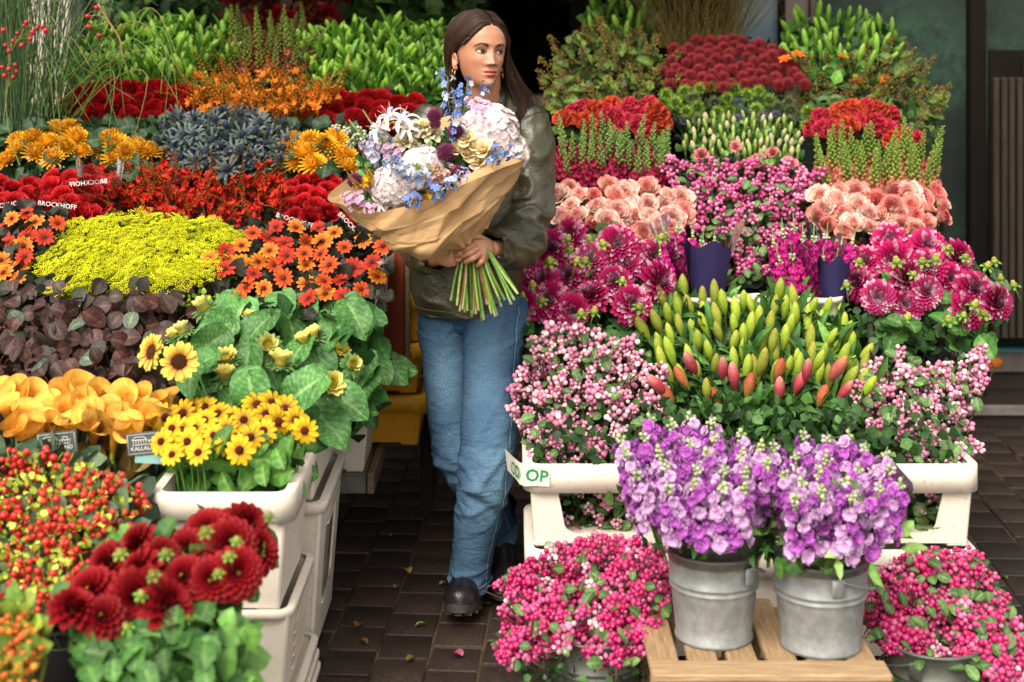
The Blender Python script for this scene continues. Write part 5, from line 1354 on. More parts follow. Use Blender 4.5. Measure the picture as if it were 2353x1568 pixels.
SUNS = sp_.mesh('sepals', M_LEAF)
def sunflower(root, p, n, kind, s):
    e = part('sunflower_head', SUND[0 if kind == 0 else 1], root, frame(p, n, rnd.uniform(0, 6), s))
    sub('sepals', SUNS, e)
    R, cnt = ((.021, 20) if kind == 0 else (.014, 18))
    for l in range(2 if kind else 2):
        for k in range(cnt if l == 0 else cnt // 2):
            a = 2 * PI * (k + .5 * l) / (cnt if l == 0 else cnt // 2) + rnd.uniform(-.1, .1)
            M = around(a, R, .002 + .002 * l, (0 if kind == 0 else .75) + rnd.uniform(-.15, .2) + .15 * l)
            sub('petal', SUNP[kind if kind < 2 else 2], e, M @ Matrix.Scale(rnd.uniform(.85, 1.1), 4))
c = PX(640, 1000, 4.1)
root = empty('sunflower_bunch', (c.x, 4.1, .66), 'leafy bunch of half-open sunflowers beside the aisle', 'flower bunch')
heads = [(350, 810, 3.72, 0, (-.9, -1, .4), .92), (412, 832, 3.66, 0, (.15, -1, .25), .95), (470, 708, 4.1, 2, (-.5, -.4, .9), 1.05), (520, 825, 3.9, 1, (0, -.7, .8), .95), (518, 868, 3.86, 1, (.0, -.25, 1), .95), (615, 795, 3.95, 2, (.3, -.9, .6), 1.1), (645, 836, 3.9, 1, (.1, -.1, 1), 1.05),
         (762, 885, 3.9, 1, (.3, -.9, .5), 1.1), (720, 775, 4.1, 1, (-.2, -.3, .9), .9), (810, 838, 4.05, 2, (.5, -.8, .4), .9), (780, 812, 4.1, 1, (.3, -.5, .8), .9), (570, 733, 4.15, 1, (0, -.5, .9), .7), (665, 720, 4.25, 1, (.0, -.3, 1), .8), (420, 762, 3.95, 2, (-.3, -.2, 1), .85), (405, 775, 3.98, 1, (-.3, -.4, 1), .8), (828, 770, 4.2, 1, (.3, -.4, .9), .7), (700, 785, 4.05, 1, (-.3, -.3, 1), .8)]
for x, y, Y, k, n, s in heads: sunflower(root, PX(x, y, Y), Vector(n), k, s * .92)
sm = MB()
for x, y, Y, k, n, s in heads:
    p = PX(x, y, Y) - Vector(n).normalized() * .1; b = Vector((c.x + (p.x - c.x) * .5, 4.1 + (p.y - 4.1) * .5, .5))
    sm.tube(crom([tuple(p), tuple(p.lerp(b, .4)), tuple(b)], 8), .0045, S('#56803c'), 6)
part('stems', sm.mesh('stems', M_STEM), root, kind='stuff')
lf = [(600, 700, 4.2, 1.0), (540, 740, 4.1, 1.1), (640, 740, 4.15, 1.25), (700, 740, 4.15, 1.1), (760, 730, 4.2, 1.1), (800, 760, 4.2, 1.0), (470, 800, 3.85, 1.0), (590, 770, 4.0, 1.1), (560, 860, 3.85, 1.1), (540, 910, 3.78, 1.2), (580, 920, 3.75, 1.1), (690, 910, 3.8, 1.15), (740, 850, 4.0, 1.0), (800, 930, 3.95, 1.15), (840, 900, 4.05, 1.2), (900, 850, 4.2, 1.0), (930, 850, 4.25, .8), (760, 980, 3.85, 1.2), (730, 1000, 3.85, 1.0), (850, 960, 4.0, 1.0), (680, 830, 3.95, 1.0), (440, 880, 3.7, .8), (450, 840, 3.75, .9), (490, 760, 4.0, .9), (860, 800, 4.2, 1.0), (520, 720, 4.15, .9), (620, 860, 3.9, 1.0), (770, 800, 4.1, 1.0), (660, 970, 3.8, .9), (820, 860, 4.05, 1.0), (870, 850, 4.15, .9), (700, 870, 3.92, 1.0), (740, 920, 3.9, 1.0), (600, 830, 3.95, .9)]
for x, y, Y, s in lf + [(rnd.uniform(480, 860), rnd.uniform(720, 960), rnd.uniform(4.05, 4.3), rnd.uniform(.8, 1.1)) for _ in range(70)]:
    Y += .05
    dx_ = (x - 640) / 300
    n = Vector((dx_ * .35 + rnd.gauss(0, .38), -.75 + rnd.gauss(0, .3), .65 + rnd.gauss(0, .25)))
    d = Vector((dx_ + rnd.gauss(0, .5), -.35, -.55 + rnd.gauss(0, .35)))
    n.normalize(); d = (d - n * d.dot(n)).normalized(); b = n.cross(d)
    M = Matrix((d, b, n)).transposed().to_4x4(); M = Matrix.Translation(PX(x, y, Y) - d * .06 * s) @ M @ Matrix.Scale(s, 4)
    part('leaf', L_SUN[rnd.randrange(6)], root, M)
P = [PX(rnd.uniform(470, 860), rnd.uniform(720, 1000), rnd.uniform(4.1, 4.4)) for _ in range(260)]
part('foliage', leaf_cloud(P, .07, [S(q) for q in ('#2f5a2a', '#3c6b33', '#254a22')], wid=.35).mesh('foliage', M_LEAF), root, kind='stuff')

# yellow coneflowers in the cream container
RUDP = [daisy_petal(.030, .0060, S('#4a1c0c'), S('#dfb014'), .1, -.45, tpow=.55, seed=1).mesh('petal', M_PETAL), daisy_petal(.028, .0062, S('#b5791a'), S('#e3bb1c'), .2, -.5, tpow=.5, seed=2).mesh('petal', M_PETAL)]
RUDD = disc(.0095, .0085, S('#4a1c14'), S('#7a3524'), 40, 5).mesh('seed_disc', M_MATTE)
HELP = [daisy_petal(.025, .0052, S('#8a2410'), S('#cf5316'), .25, -.15, tpow=.6, seed=k).mesh('petal', M_PETAL) for k in (1,)] + [daisy_petal(.025, .0055, S('#9a2a10'), S('#dd7a1e'), .2, -.1, tpow=.8, seed=2, ce=S('#e29a2a')).mesh('petal', M_PETAL), daisy_petal(.025, .0055, S('#8a1c10'), S('#b83218'), .25, -.1, tpow=.8, seed=3).mesh('petal', M_PETAL)]
HELD = disc(.0068, .004, S('#4a1c10'), S('#9a5a1c'), 30, 6).mesh('seed_disc', M_MATTE)
def daisy(root, p, n, pm, dm, cnt, r, s, nm):
    e = part(nm, dm, root, frame(p, n, rnd.uniform(0, 6), s)); m = pm[rnd.randrange(len(pm))]
    for k in range(cnt): sub('petal', m, e, around(2 * PI * k / cnt + rnd.uniform(-.08, .08), r, -.001 - .001 * (k % 2), rnd.uniform(-.12, .12)) @ Matrix.Scale(rnd.uniform(.88, 1.08), 4))
    return e
c = PX(530, 1100, 3.66)
root = empty('coneflower_bunch', (c.x, 3.66, .6), 'bunch of yellow coneflowers with brown centres in the cream container', 'flower bunch')
rp = [(370, 1015), (395, 985), (380, 960), (420, 950), (445, 985), (430, 1015), (470, 965), (455, 1040), (490, 1000), (405, 1030), (520, 985), (535, 960), (575, 1005), (560, 965), (610, 950), (640, 970), (625, 925), (590, 930), (680, 965), (700, 990), (655, 940), (500, 950), (470, 935), (550, 1035), (395, 1045), (420, 985), (520, 1020), (605, 990), (440, 935)]
hs = []
for x, y in rp:
    p = PX(x, y, 3.50 + (1050 - y) / 150 * .28 + rnd.uniform(-.02, .02)); n = Vector((rnd.gauss(0, .3) + (x - 530) / 400, -.9, .6 + rnd.gauss(0, .2))).normalized(); hs.append((p, n))
    daisy(root, p, n, RUDP, RUDD, 12, .007, rnd.uniform(.85, 1.12), 'coneflower')
sm = MB()
for p, n in hs:
    b = Vector((c.x + (p.x - c.x) * .7, 3.66 + (p.y - 3.66) * .6, .5)); sm.tube(crom([tuple(p - n * .006), tuple(p - n * .05 + Vector((0, 0, -.02))), tuple(b)], 7), .0025, S('#5a8a34'), 5)
part('stems', sm.mesh('stems', M_STEM), root, kind='stuff')
for k in range(70):
    x, y = rnd.uniform(380, 700), rnd.uniform(1025, 1105)
    if abs(x - 540) > 150 - (y - 1030) * .0: x = 540 + (x - 540) * .8
    part('leaf', L_GREEN[rnd.randrange(4)], root, frame(PX(x, y, rnd.uniform(3.56, 3.8)), Vector((rnd.gauss(0, .6), -.8, .4 + rnd.gauss(0, .4))), rnd.uniform(0, 6), rnd.uniform(.7, 1.25)))
P = [PX(rnd.uniform(385, 690), rnd.uniform(1000, 1120), rnd.uniform(3.6, 3.82)) for _ in range(220)]
part('foliage', leaf_cloud(P, .05, [S(q) for q in BG], wid=.25).mesh('foliage', M_LEAF), root, kind='stuff')

# callas in sleeves with a label
def calla_bunch(label, pts, cx_, yb, lab_y=None, n=None):
    c = PX(cx_, yb, 3.72); root = empty('calla_bunch', (c.x, 3.72, c.z - .1), label, 'flower bunch', 'sleeves of yellow calla lilies')
    sm = MB()
    for x, y, s in pts:
        p = PX(x, y, 3.62 + (1000 - y) / 130 * .22); d = Vector(((x - cx_) / 260 + rnd.gauss(0, .25), -.55 + rnd.gauss(0, .2), 1)).normalized()
        part('calla', P_CALLA[rnd.randrange(6)], root, frame(p - d * .09 * s, d, rnd.uniform(-PI, PI), s))
        b = Vector((c.x + (p.x - c.x) * .5, 3.72, c.z - .14)); q = p - d * .088 * s
        sm.tube(crom([tuple(q), tuple(q.lerp(b, .5)), tuple(b)], 6), [.005] * 6, S('#6a8a34') * rnd.uniform(.8, 1.2), 6)
    part('stems', sm.mesh('stems', M_STEM), root, kind='stuff')
    for k in range(9): part('leaf', L_CALLA[rnd.randrange(3)], root, frame(PX(cx_ + rnd.uniform(-70, 70), yb - rnd.uniform(-50, 20), rnd.uniform(3.64, 3.75)), Vector((rnd.gauss(0, .3), -.9, .3)), PI / 2 + rnd.gauss(0, .5), rnd.uniform(.8, 1.2)))
    return root, c
L_CALLA = leafset(3, .11, .03, ['#8a5a26', '#a8702c', '#6f6a2c', '#b58a3c'], '#c09a50', fold=.4)
cs_ = [((40, 900), (20, 930), (75, 905), (60, 945), (110, 925), (95, 960), (140, 900), (150, 940), (175, 885), (190, 920), (205, 950), (225, 900), (125, 975), (165, 970), (85, 985), (20, 970), (215, 975), (10, 895), (45, 985), (190, 890)),
       ((250, 935), (285, 905), (280, 955), (310, 930), (330, 910), (345, 950), (360, 920), (385, 915), (300, 980), (325, 965), (265, 970), (370, 945))]
for k, pts in enumerate(cs_):
    cx_ = (112, 310)[k]
    root, c = calla_bunch(('wide sleeve of yellow calla lilies with a slate label at the left edge', 'narrow sleeve of yellow calla lilies next to the coneflowers')[k], [(x, y, rnd.uniform(.9, 1.2)) for x, y in pts], cx_, 1060)
    r = (.14, .095)[k]
    sleeve(root, (c.x, 3.72), r * .55, r * 1.12, c.z - .09, c.z + .16, arc=(-2.8, 2.8), wav=.010)
    tub('black bucket of the %s calla sleeve' % ('wide', 'narrow')[k], c.x, 3.74, .12, .10, c.z - .12 - .04)
    # printed label on the sleeve
    w, h = (.048, .027); lx = (133, 338)[k]; lz = PX(lx, 1017, 3.58)
    m = MB(); m.box(-w, w, -.0012, .0012, -h, h, (.1, .1, .1)); Ml = Matrix.Translation((lz.x, 3.575, lz.z)) @ Matrix.Rotation(-.10, 4, 'Y')
    part('sleeve_label', m.mesh('sleeve_label', M_SLATE, False), root, Ml)
    t_ = text_mb('KALLALAND', .0136); part('printed_lettering', t_.mesh('printed_lettering', M_WHITE, False), root, Ml @ Matrix.Translation((0, -.0035, -.0115)) @ Matrix.Rotation(PI / 2, 4, 'X'))
    m = MB()                                                   # the little greenhouse emblem: line drawing
    def bar(x0, z0, x1, z1, t=.0009):
        m.tube([(x0, -.0035, z0), (x1, -.0035, z1)], t, (.9, .9, .9), 4)
    for a in (-.040, -.032, -.024, -.016, -.008, 0): bar(a, -.003, a, .013)
    bar(-.044, .013, .004, .013); bar(-.044, .013, -.034, .022); bar(-.034, .022, -.006, .022); bar(-.006, .022, .004, .013); bar(-.044, -.003, .042, -.003)
    for a in (.010, .018, .026, .034, .042): bar(a, -.003, a, .009)
    bar(.004, .009, .042, .009); bar(.020, .009, .020, .018); bar(.034, .009, .034, .018); bar(.020, .018, .034, .018)
    for q in ((-w + .004, -h + .004, w - .004, -h + .004), (-w + .004, h - .004, w - .004, h - .004), (-w + .004, -h + .004, -w + .004, h - .004), (w - .004, -h + .004, w - .004, h - .004)): bar(*[c_ / .77 for c_ in q], t=.0006)
    part('emblem', m.mesh('emblem', M_WHITE), root, Ml @ Matrix.Scale(.77, 4) @ Matrix.Translation((0, -.001, 0)))
    m = MB(); m.box(-w * .9, w * .8, -.001, .001, -.010, .010, (.1, .1, .1)); part('label_band', m.mesh('label_band', M_TEAL, False), root, Ml @ Matrix.Translation((.01, .004, -.042)) @ Matrix.Rotation(.15, 4, 'Y'))

# smoke bush
cp = [(-60, 700), (0, 680), (100, 665), (250, 670), (400, 660), (445, 680), (430, 740), (380, 790), (330, 830), (300, 868), (-60, 875)]
root, hd, bs = bunch('smoke_bush_bunch', 'dark purple smoke bush branches above the calla lilies', 'foliage bunch', None, cp, 4.25, 3.88, 24, L_COT + L_COT + L_COTG, 'leaf', dy=17, jy=.05, up=.55, camw=.9, out=.2, rand=.45, sc=(.75, 1.15), stem=('#5a3a2c', .002), infill=[(900, .045, ['#3d2a26', '#4a302a', '#3a3a2c', '#54392c', '#2a201c'], .03, .2, 40)], bY=4.15, buckets=3, bkt='black bucket of the smoke bush', btop=.75)

# dill
dp = [(70, 600), (110, 545), (180, 510), (260, 492), (400, 495), (500, 510), (560, 545), (520, 600), (440, 640), (400, 660), (300, 650), (180, 665), (90, 675)]
bunch('dill_bunch', 'broad mass of bright yellow dill umbels', 'flower bunch', None, dp, 4.62, 4.22, 25, P_DILL, 'umbel', dy=13, jy=.03, up=.9, camw=.5, out=.35, rand=.28, sc=(.75, 1.2), dome=.05, stem=None, infill=[(900, .02, ['#6f8a1e', '#8fa024', '#4f7020'], .03, .10, 30)], bY=4.4, buckets=2, bkt='black bucket of the dill')
# orange heliopsis
def helio(label, poly, Y0, Y1, dx, bY, ext=60, dark=60):
    root, hd, bs = bunch('orange_daisy_bunch', label, 'flower bunch', 'bunches of orange daisies', poly, Y0, Y1, dx, [None], 'x', dy=dx * .8, pts=[], stem=None, infill=[(450, .05, ['#20261c', '#2a3022', '#343428', '#181c16'], .03, .16, ext)], leaves=(L_DARK, dark, (-.0, .1), (.7, 1.2), ext), bY=bY, bkt=(False if bY > 4.5 else 'black bucket of the ' + label), dome=.04)
    x0, x1, y0, y1 = spread_poly(poly); sm = MB()
    for x, y in scatter(poly, dx, dx * .75):
        p = PX(x, y, Y0 + (Y1 - Y0) * (y - y0) / (y1 - y0) + rnd.uniform(-.04, .02)); n = Vector((rnd.gauss(0, .3), -.8, .75 + rnd.gauss(0, .2))).normalized()
        daisy(root, p, n, HELP, HELD, 12, .005, rnd.uniform(.85, 1.15), 'daisy'); sm.tube([tuple(p - n * .003), tuple(p - n * .03 + Vector((0, .02, -.05))), tuple(p + Vector((0, .06, -.2)))], .0018, S('#3a4428'), 4, cap=False)
    part('stems', sm.mesh('stems', M_STEM), root, kind='stuff')
helio('orange daisies with dark leaves between the dill and the woman', [(470, 590), (545, 560), (600, 520), (680, 510), (760, 530), (880, 545), (890, 590), (860, 650), (800, 680), (720, 700), (640, 680), (550, 690), (560, 640), (490, 625)], 4.55, 4.2, 36, 4.6, 60)
helio('orange daisies at the left edge beside the dill', [(0, 500), (60, 490), (150, 500), (120, 540), (70, 580), (60, 650), (0, 640)], 4.55, 4.25, 32, 4.4, 40, 30)

# crocosmia, roses
bunch('crocosmia_bunch', 'wide bunch of red crocosmia sprays above the dill', 'flower bunch', 'bunches of crocosmia', [(190, 440), (280, 400), (380, 385), (500, 395), (640, 395), (655, 440), (640, 490), (560, 515), (420, 515), (260, 500), (200, 475)], 4.98, 4.68, 17, P_CROC_R, 'flower_spray', dy=13, jy=.04, up=.7, camw=.45, out=.3, rand=.45, sc=(.62, .9), stem=('#4a3a1c', .0015), infill=[(500, .03, ['#6a2416', '#40401f', '#2c3a1c', '#7d2a18'], .03, .14, 30)], bY=4.72, buckets=3, bkt='black bucket of the red crocosmia')
G_RR = 'sleeves of red roses'
for k, (lab, b4, words) in enumerate((('red rose sleeve with white lettering at the far left edge', (-30, 420, 92, 500), [('BROCKHOFF', 18, 470, .16, False)]), ('red rose sleeve with white lettering second from the left edge', (88, 392, 240, 510), [('BROCKHOFF', 137, 470, -.12, False), ('BROCKHOFF', 190, 425, .10, True)]),
                         ('red rose sleeve between the crocosmia and the kraft bouquet', (650, 412, 790, 515), [('BROCKHOFF', 680, 505, -.30, False)]), ('red rose sleeve peeping out under the kraft paper', (785, 425, 850, 540), [('BROCKHOFF', 812, 520, -.8, False)]), ('red rose sleeve in the back beside the yellow chrysanthemums', (180, 398, 270, 440), []))):
    Yb, Yf = (4.86, 4.66) if k < 4 else (4.98, 4.9)
    root, hd, bs = bunch('rose_bunch', lab, 'flower bunch', G_RR, box_poly(b4[0] + 10, b4[1] + 8, b4[2] - 10, b4[3] - 12), Yb, Yf, 28, P_ROSE_R, 'rose', dy=21, jy=.006, up=.8, camw=.7, out=.4, rand=.14, sc=(.92, 1.15), dome=.04, stem=('#3d5526', .0026), infill=[(140, .03, ['#3a1614', '#2c3a1c'], .03, .09, 40)], bY=4.73, bkt=(False if k in (2, 3) else 'black bucket of the ' + lab))
    xc = (b4[0] + b4[2]) / 2; c = PX(xc, b4[3], 4.74); W = (b4[2] - b4[0]) / 2 / F * 4.74
    sleeve(root, (c.x, 4.76), W * .85, W * 1.15, c.z - .10, c.z + .10, arc=(-2.9, 2.9), wav=.004)
    for s, x, y, tl, mir in words:
        q = PX(x, y, 4.64); a = max(-1.1, min(1.1, (q.x - c.x) / W))
        tm = text_mb(s, .021 if k < 4 else .018)
        if mir: tm.v[0][:, 0] *= -1
        part('printed_lettering', tm.mesh('printed_lettering', M_WHITE, False), root, Matrix.Translation((q.x, 4.615 if not mir else 4.70, q.z)) @ Matrix.Rotation(-tl if False else 0, 4, 'Z') @ Matrix.Rotation(PI / 2, 4, 'X') @ Matrix.Rotation(tl, 4, 'Z'))

# chrysanthemums
for lab, pts in (('yellow and rust chrysanthemum bunch at the left end of its row', [(20, 370), (45, 345), (80, 355), (75, 320), (110, 330), (130, 300), (150, 340), (175, 320), (185, 350), (120, 365), (160, 300), (40, 325)]), ('yellow and rust chrysanthemum bunch left of the sea holly', [(235, 345), (265, 335), (290, 350), (315, 340), (340, 350), (265, 365), (250, 320)]), ('yellow and rust chrysanthemum bunch right of the sea holly', [(675, 320), (715, 330), (700, 355), (745, 335), (720, 380), (760, 350), (790, 360), (665, 345), (680, 375), (800, 385), (770, 320)])):
    bunch('chrysanthemum_bunch', lab, 'flower bunch', 'bunches of yellow chrysanthemums', box_poly(min(p[0] for p in pts) - 15, 290, max(p[0] for p in pts) + 15, 395), 5.06, 4.88, 40, P_CHRYS, 'chrysanthemum', pts=pts, jy=.02, up=.85, camw=.55, out=.4, rand=.25, sc=(.85, 1.1), stem=('#3a4f2c', .003), infill=[(160, .05, ['#22381f', '#2f4a2a', '#1a2c19'], .03, .1, 20)], leaves=(L_CHR, 24, (-.03, .08), (.8, 1.2), 10), bY=4.98, bkt='black bucket of the ' + lab)
# dark chrysanthemum leaves between
bunch('chrysanthemum_bunch', 'dark chrysanthemum leaves with two small blooms behind the sea holly', 'foliage bunch', 'bunches of yellow chrysanthemums', [(190, 290), (360, 285), (380, 330), (330, 345), (200, 335)], 5.14, 5.0, 60, P_CHRYS, 'chrysanthemum', pts=[(330, 300), (345, 312), (255, 298)], sc=(.4, .6), stem=None, infill=[(260, .05, ['#22381f', '#2f4a2a', '#1a2c19'], .0, .1, 10)], leaves=(L_CHR, 40, (-.02, .06), (.8, 1.3), 10), bY=5.05, bkt='black bucket of the dark leaves')
bunch('sea_holly_bunch', 'blue-grey sea holly bunch in the middle of the left stand', 'flower bunch', 'bunches of sea holly', [(365, 330), (380, 280), (440, 262), (560, 262), (650, 280), (685, 330), (660, 380), (540, 395), (430, 380)], 5.10, 4.86, 24, P_ERY, 'thistle', dy=19, jy=.035, up=.8, camw=.5, out=.3, rand=.35, sc=(.85, 1.2), iwid=.10, stem=('#4a5a52', .0018), infill=[(1100, .04, ['#2a383a', '#36464a', '#202c2e', '#46565a'], .03, .12, 20)], bY=5.0, buckets=2, bkt='black bucket of the blue sea holly')
for lab, poly in (('red cockscomb bunch left of the orange crocosmia', [(135, 250), (170, 225), (240, 205), (300, 195), (380, 210), (445, 225), (440, 265), (370, 285), (320, 285), (280, 262), (160, 265)]), ('red cockscomb bunch behind the kraft bouquet', [(718, 255), (735, 225), (850, 220), (960, 235), (970, 270), (880, 295), (740, 285)])):
    bunch('cockscomb_bunch', lab, 'flower bunch', 'bunches of red cockscomb', poly, 5.46, 5.26, 34, P_CEL_R, 'cockscomb', dy=22, jy=.02, up=.85, camw=.6, out=.35, rand=.2, sc=(.85, 1.15), stem=('#6a2a24', .004), infill=[(160, .045, ['#22381f', '#2f4a2a', '#4a1014'], .05, .12, 10)], bY=5.36, buckets=2, bkt='black bucket of the ' + lab)
bunch('crocosmia_bunch', 'feathery orange crocosmia bunch between the red cockscombs', 'flower bunch', 'bunches of crocosmia', [(430, 245), (460, 215), (520, 200), (600, 190), (690, 205), (760, 230), (770, 245), (720, 275), (560, 285), (450, 275)], 5.52, 5.24, 15, P_CROC_O, 'flower_spray', dy=11, jy=.04, up=.85, camw=.35, out=.4, rand=.45, sc=(.8, 1.15), stem=('#6a4a1a', .0015), infill=[(420, .03, ['#9a5a18', '#6a501c', '#7d3f14', '#54601f'], .03, .14, 20)], bY=5.4, buckets=2, bkt='black bucket of the orange crocosmia')
# green lilies at the top
L_UP = [blade(.11, .0125, S('#3f7220'), S('#6a9a33'), a0=1.45, a1=1.0, seed=i, cup=.8).mesh('leaf', M_LEAF) for i in range(3)]
def shoot(seed=0):
    rr = random.Random(seed); mb = MB()
    for k in range(9):
        ph = k * 2.4; b = MB()
        if k % 2 == 0: b = lily_bud(.07, .0105, S('#4d8022'), S('#6f9d30'), S('#8fb045'))
        else:
            petal(b, Matrix.Rotation(-PI / 2 + .0, 4, 'Y') @ Matrix.Translation((0, 0, 0)), .095, .0115, 0, -.35, S('#3f7220'), S('#6c9c34'), cup=.8, nu=6, nv=4, sa=.5, sb=.5, rr=rr)
        mb.add(b, frame((.012 * math.cos(ph), .012 * math.sin(ph), .012 * k - .05), Vector((math.cos(ph) * .55, math.sin(ph) * .55, 1)), ph))
    mb.tube([(0, 0, -.12), (0, 0, .05)], .003, S('#4d7a2a'), 5)
    return mb
P_SHOOT = PM(shoot, 4, M_LEAF)
for lab, poly, n in (('leafy green lily shoots behind the left red cockscomb', [(180, 190), (200, 110), (300, 80), (420, 75), (530, 95), (540, 160), (450, 190), (300, 200)], 2), ('leafy green lily shoots just left of the woman', [(700, 190), (690, 110), (760, 90), (850, 85), (960, 85), (1050, 100), (1045, 200), (950, 225), (800, 215)], 2)):
    bunch('lily_bunch', lab, 'flower bunch', 'bunches of green lily shoots', poly, 5.86, 5.56, 27, P_SHOOT, 'shoot', dy=20, jy=.05, up=1, camw=.2, out=.3, rand=.18, sc=(.8, 1.15), stem=('#4a6a2a', .003), infill=[(420, .06, ['#35601f', '#47782a', '#274a1a'], .02, .14, 20)], bY=5.75, buckets=n, bkt='black bucket of the ' + lab)
bunch('spurge_bunch', 'olive green bunch with reddish base between the lily shoots', 'foliage bunch', None, [(510, 150), (520, 100), (600, 80), (700, 85), (720, 140), (690, 175), (540, 175)], 5.84, 5.6, 24, PM(snap_spire, 3, M_LEAF, S('#7a3a2a'), S('#8f4a34'), S('#66762c'), fl=.12), 'flower_spike', dy=18, jy=.04, up=1, camw=.2, out=.2, rand=.15, sc=(.7, 1), stem=('#56702f', .002), infill=[(420, .03, ['#5a6a24', '#6a5a24', '#7d3f24', '#48581f'], .02, .12, 20)], bY=5.75, buckets=1, bkt='black bucket of the olive spurge')
bunch('cockscomb_bunch', 'blurred dark red flowers at the very top left of centre', 'flower bunch', 'bunches of red cockscomb', [(525, 60), (530, 0), (600, -30), (760, -30), (790, 10), (780, 60), (650, 75)], 6.4, 6.15, 34, P_CEL_R, 'cockscomb', dy=26, sc=(.8, 1.2), stem=('#5a2a1c', .004), infill=[(420, .07, ['#4a1a12', '#5f2a14', '#3a2012', '#6a3a18'], -.05, .12, 30)], bY=6.2, btop=1.5, buckets=2, bkt='black bucket of the topmost red flowers')
bunch('greenery_bunch', 'tall dark green foliage at the top behind the lily shoots', 'foliage bunch', 'dark foliage at the back', [(790, 70), (795, -30), (900, -60), (1090, -60), (1105, 30), (1050, 90), (900, 85)], 6.5, 6.2, 36, L_OLIVE, 'leaf', dy=30, jy=.08, rand=.5, sc=(.9, 1.4), stem=('#2c4020', .003), infill=[(900, .08, ['#2c4a1c', '#3a5a22', '#20381a', '#4a6426'], -.05, .2, 40)], bY=6.28, btop=1.45, buckets=2, bkt='black bucket of the tall dark foliage')
bunch('greenery_bunch', 'dim green foliage at the top behind the tall grass', 'foliage bunch', 'dark foliage at the back', [(240, 80), (250, -40), (380, -60), (540, -50), (540, 60), (400, 95)], 6.5, 6.2, 36, L_OLIVE, 'leaf', dy=30, jy=.08, rand=.5, sc=(.9, 1.4), stem=('#2c4020', .003), infill=[(800, .08, ['#2c4426', '#38522a', '#20341c', '#42582c'], -.05, .2, 40)], bY=6.28, btop=1.45, buckets=2, bkt='black bucket of the dim foliage')

# tall grass and rose hips at the left edge
g = grass('tall green bear grass at the upper left edge', (-70, 190), -60, 330, 5.1, 5.45, 250, ['#2f4a2c', '#3f5f34', '#4f6f3c', '#25402a', '#6a7f4c'], .0021, .45, group='bunches of tall grass', curl=.12)
tub('black bucket of the bear grass', g.location.x, 5.28, .82, .11, .26)
mb = MB()
for k in range(26):
    x, y = rnd.uniform(0, 420), rnd.uniform(20, 180); p0 = PX(rnd.uniform(40, 180), 280, 5.15); p1 = PX(x, y, 5.0); p2 = PX(x + rnd.uniform(-60, 120), y + rnd.uniform(60, 240), 4.95)
    c = S(('#5a7a34', '#6f8a3c', '#4a6a30', '#8a8040')[k % 4]); mb.tube(crom([tuple(p0), tuple(p0.lerp(p1, .6) + Vector((0, 0, .06))), tuple(p1), tuple(p2)], 18), np.linspace(.0020, .0010, 18), c, 4)
part('curling_blades', mb.mesh('curling_blades', M_STEM), g, kind='stuff')
hips = empty('rose_hip_branch', tuple(PX(60, 400, 4.9)), 'branching twig with red rose hips at the left edge', 'branch')
mb = MB(); hp_ = []
def twig(pts, r): mb.tube(crom([tuple(PX(x, y, Y)) for x, y, Y in pts], 12), np.linspace(r, r * .5, 12), S('#7d8a34'), 5)
twig([(60, 420, 4.9), (20, 300, 4.9), (15, 180, 4.9), (30, 90, 4.9)], .0022)
for x, y in ((8, 70), (30, 95), (12, 105), (40, 78), (55, 60), (75, 75), (85, 65), (60, 52), (98, 62), (105, 70), (70, 90), (20, 118), (50, 105), (5, 155), (20, 160), (35, 150), (10, 175), (38, 165), (30, 178), (30, 470), (45, 465), (55, 485), (20, 482), (60, 470)):
    base_ = (30, 100) if y < 130 else ((20, 200) if y < 200 else (50, 420))
    twig([(base_[0], base_[1], 4.9), ((x + base_[0]) / 2, (y + base_[1]) / 2 - 6, 4.9), (x, y, 4.88)], .001); hp_.append((x, y))
part('twig', mb.mesh('twig', M_STEM), hips)
hm = MB(); hm.sphere((0, 0, 0), (.0078, .0078, .0095), S('#a8242a'), 7, 10)
for k in range(5): petal(hm, around(k * 1.257, .002, .008), .007, .0015, .8, .2, S('#3a2a1a'), S('#3a2a1a'), nu=3, nv=3)
hm = hm.mesh('rose_hip', M_BERRY)
for x, y in hp_: part('rose_hip', hm, hips, frame(PX(x, y, 4.88), Vector((rnd.gauss(0, .5), -.3, 1)), rnd.uniform(0, 6), rnd.uniform(.85, 1.15)))
hips2 = empty('rose_hip_branch', tuple(PX(295, 170, 5.0)), 'bare drooping twig with four rose hips over the lily shoots', 'branch')
mb = MB(); mb.tube(crom([tuple(PX(*q)) for q in ((225, 10, 5.0), (250, 50, 5.0), (275, 90, 5.0), (282, 130, 5.0), (295, 165, 5.0))], 14), np.linspace(.004, .0018, 14), S('#8a6a44'), 6)
for x, y in ((202, 38), (205, 62), (222, 18), (228, 82)): mb.tube([tuple(PX(250, 50, 5.0)), tuple(PX((x + 250) / 2, y - 4, 5.0)), tuple(PX(x, y, 5.0))], .0015, S('#8a8a3c'), 4)
part('twig', mb.mesh('twig', M_STEM), hips2)
for x, y in ((202, 38), (205, 62), (222, 18), (228, 82)): part('rose_hip', hm, hips2, frame(PX(x, y, 4.99), Vector((-.6, -.3, .2)), 0, 1.1))

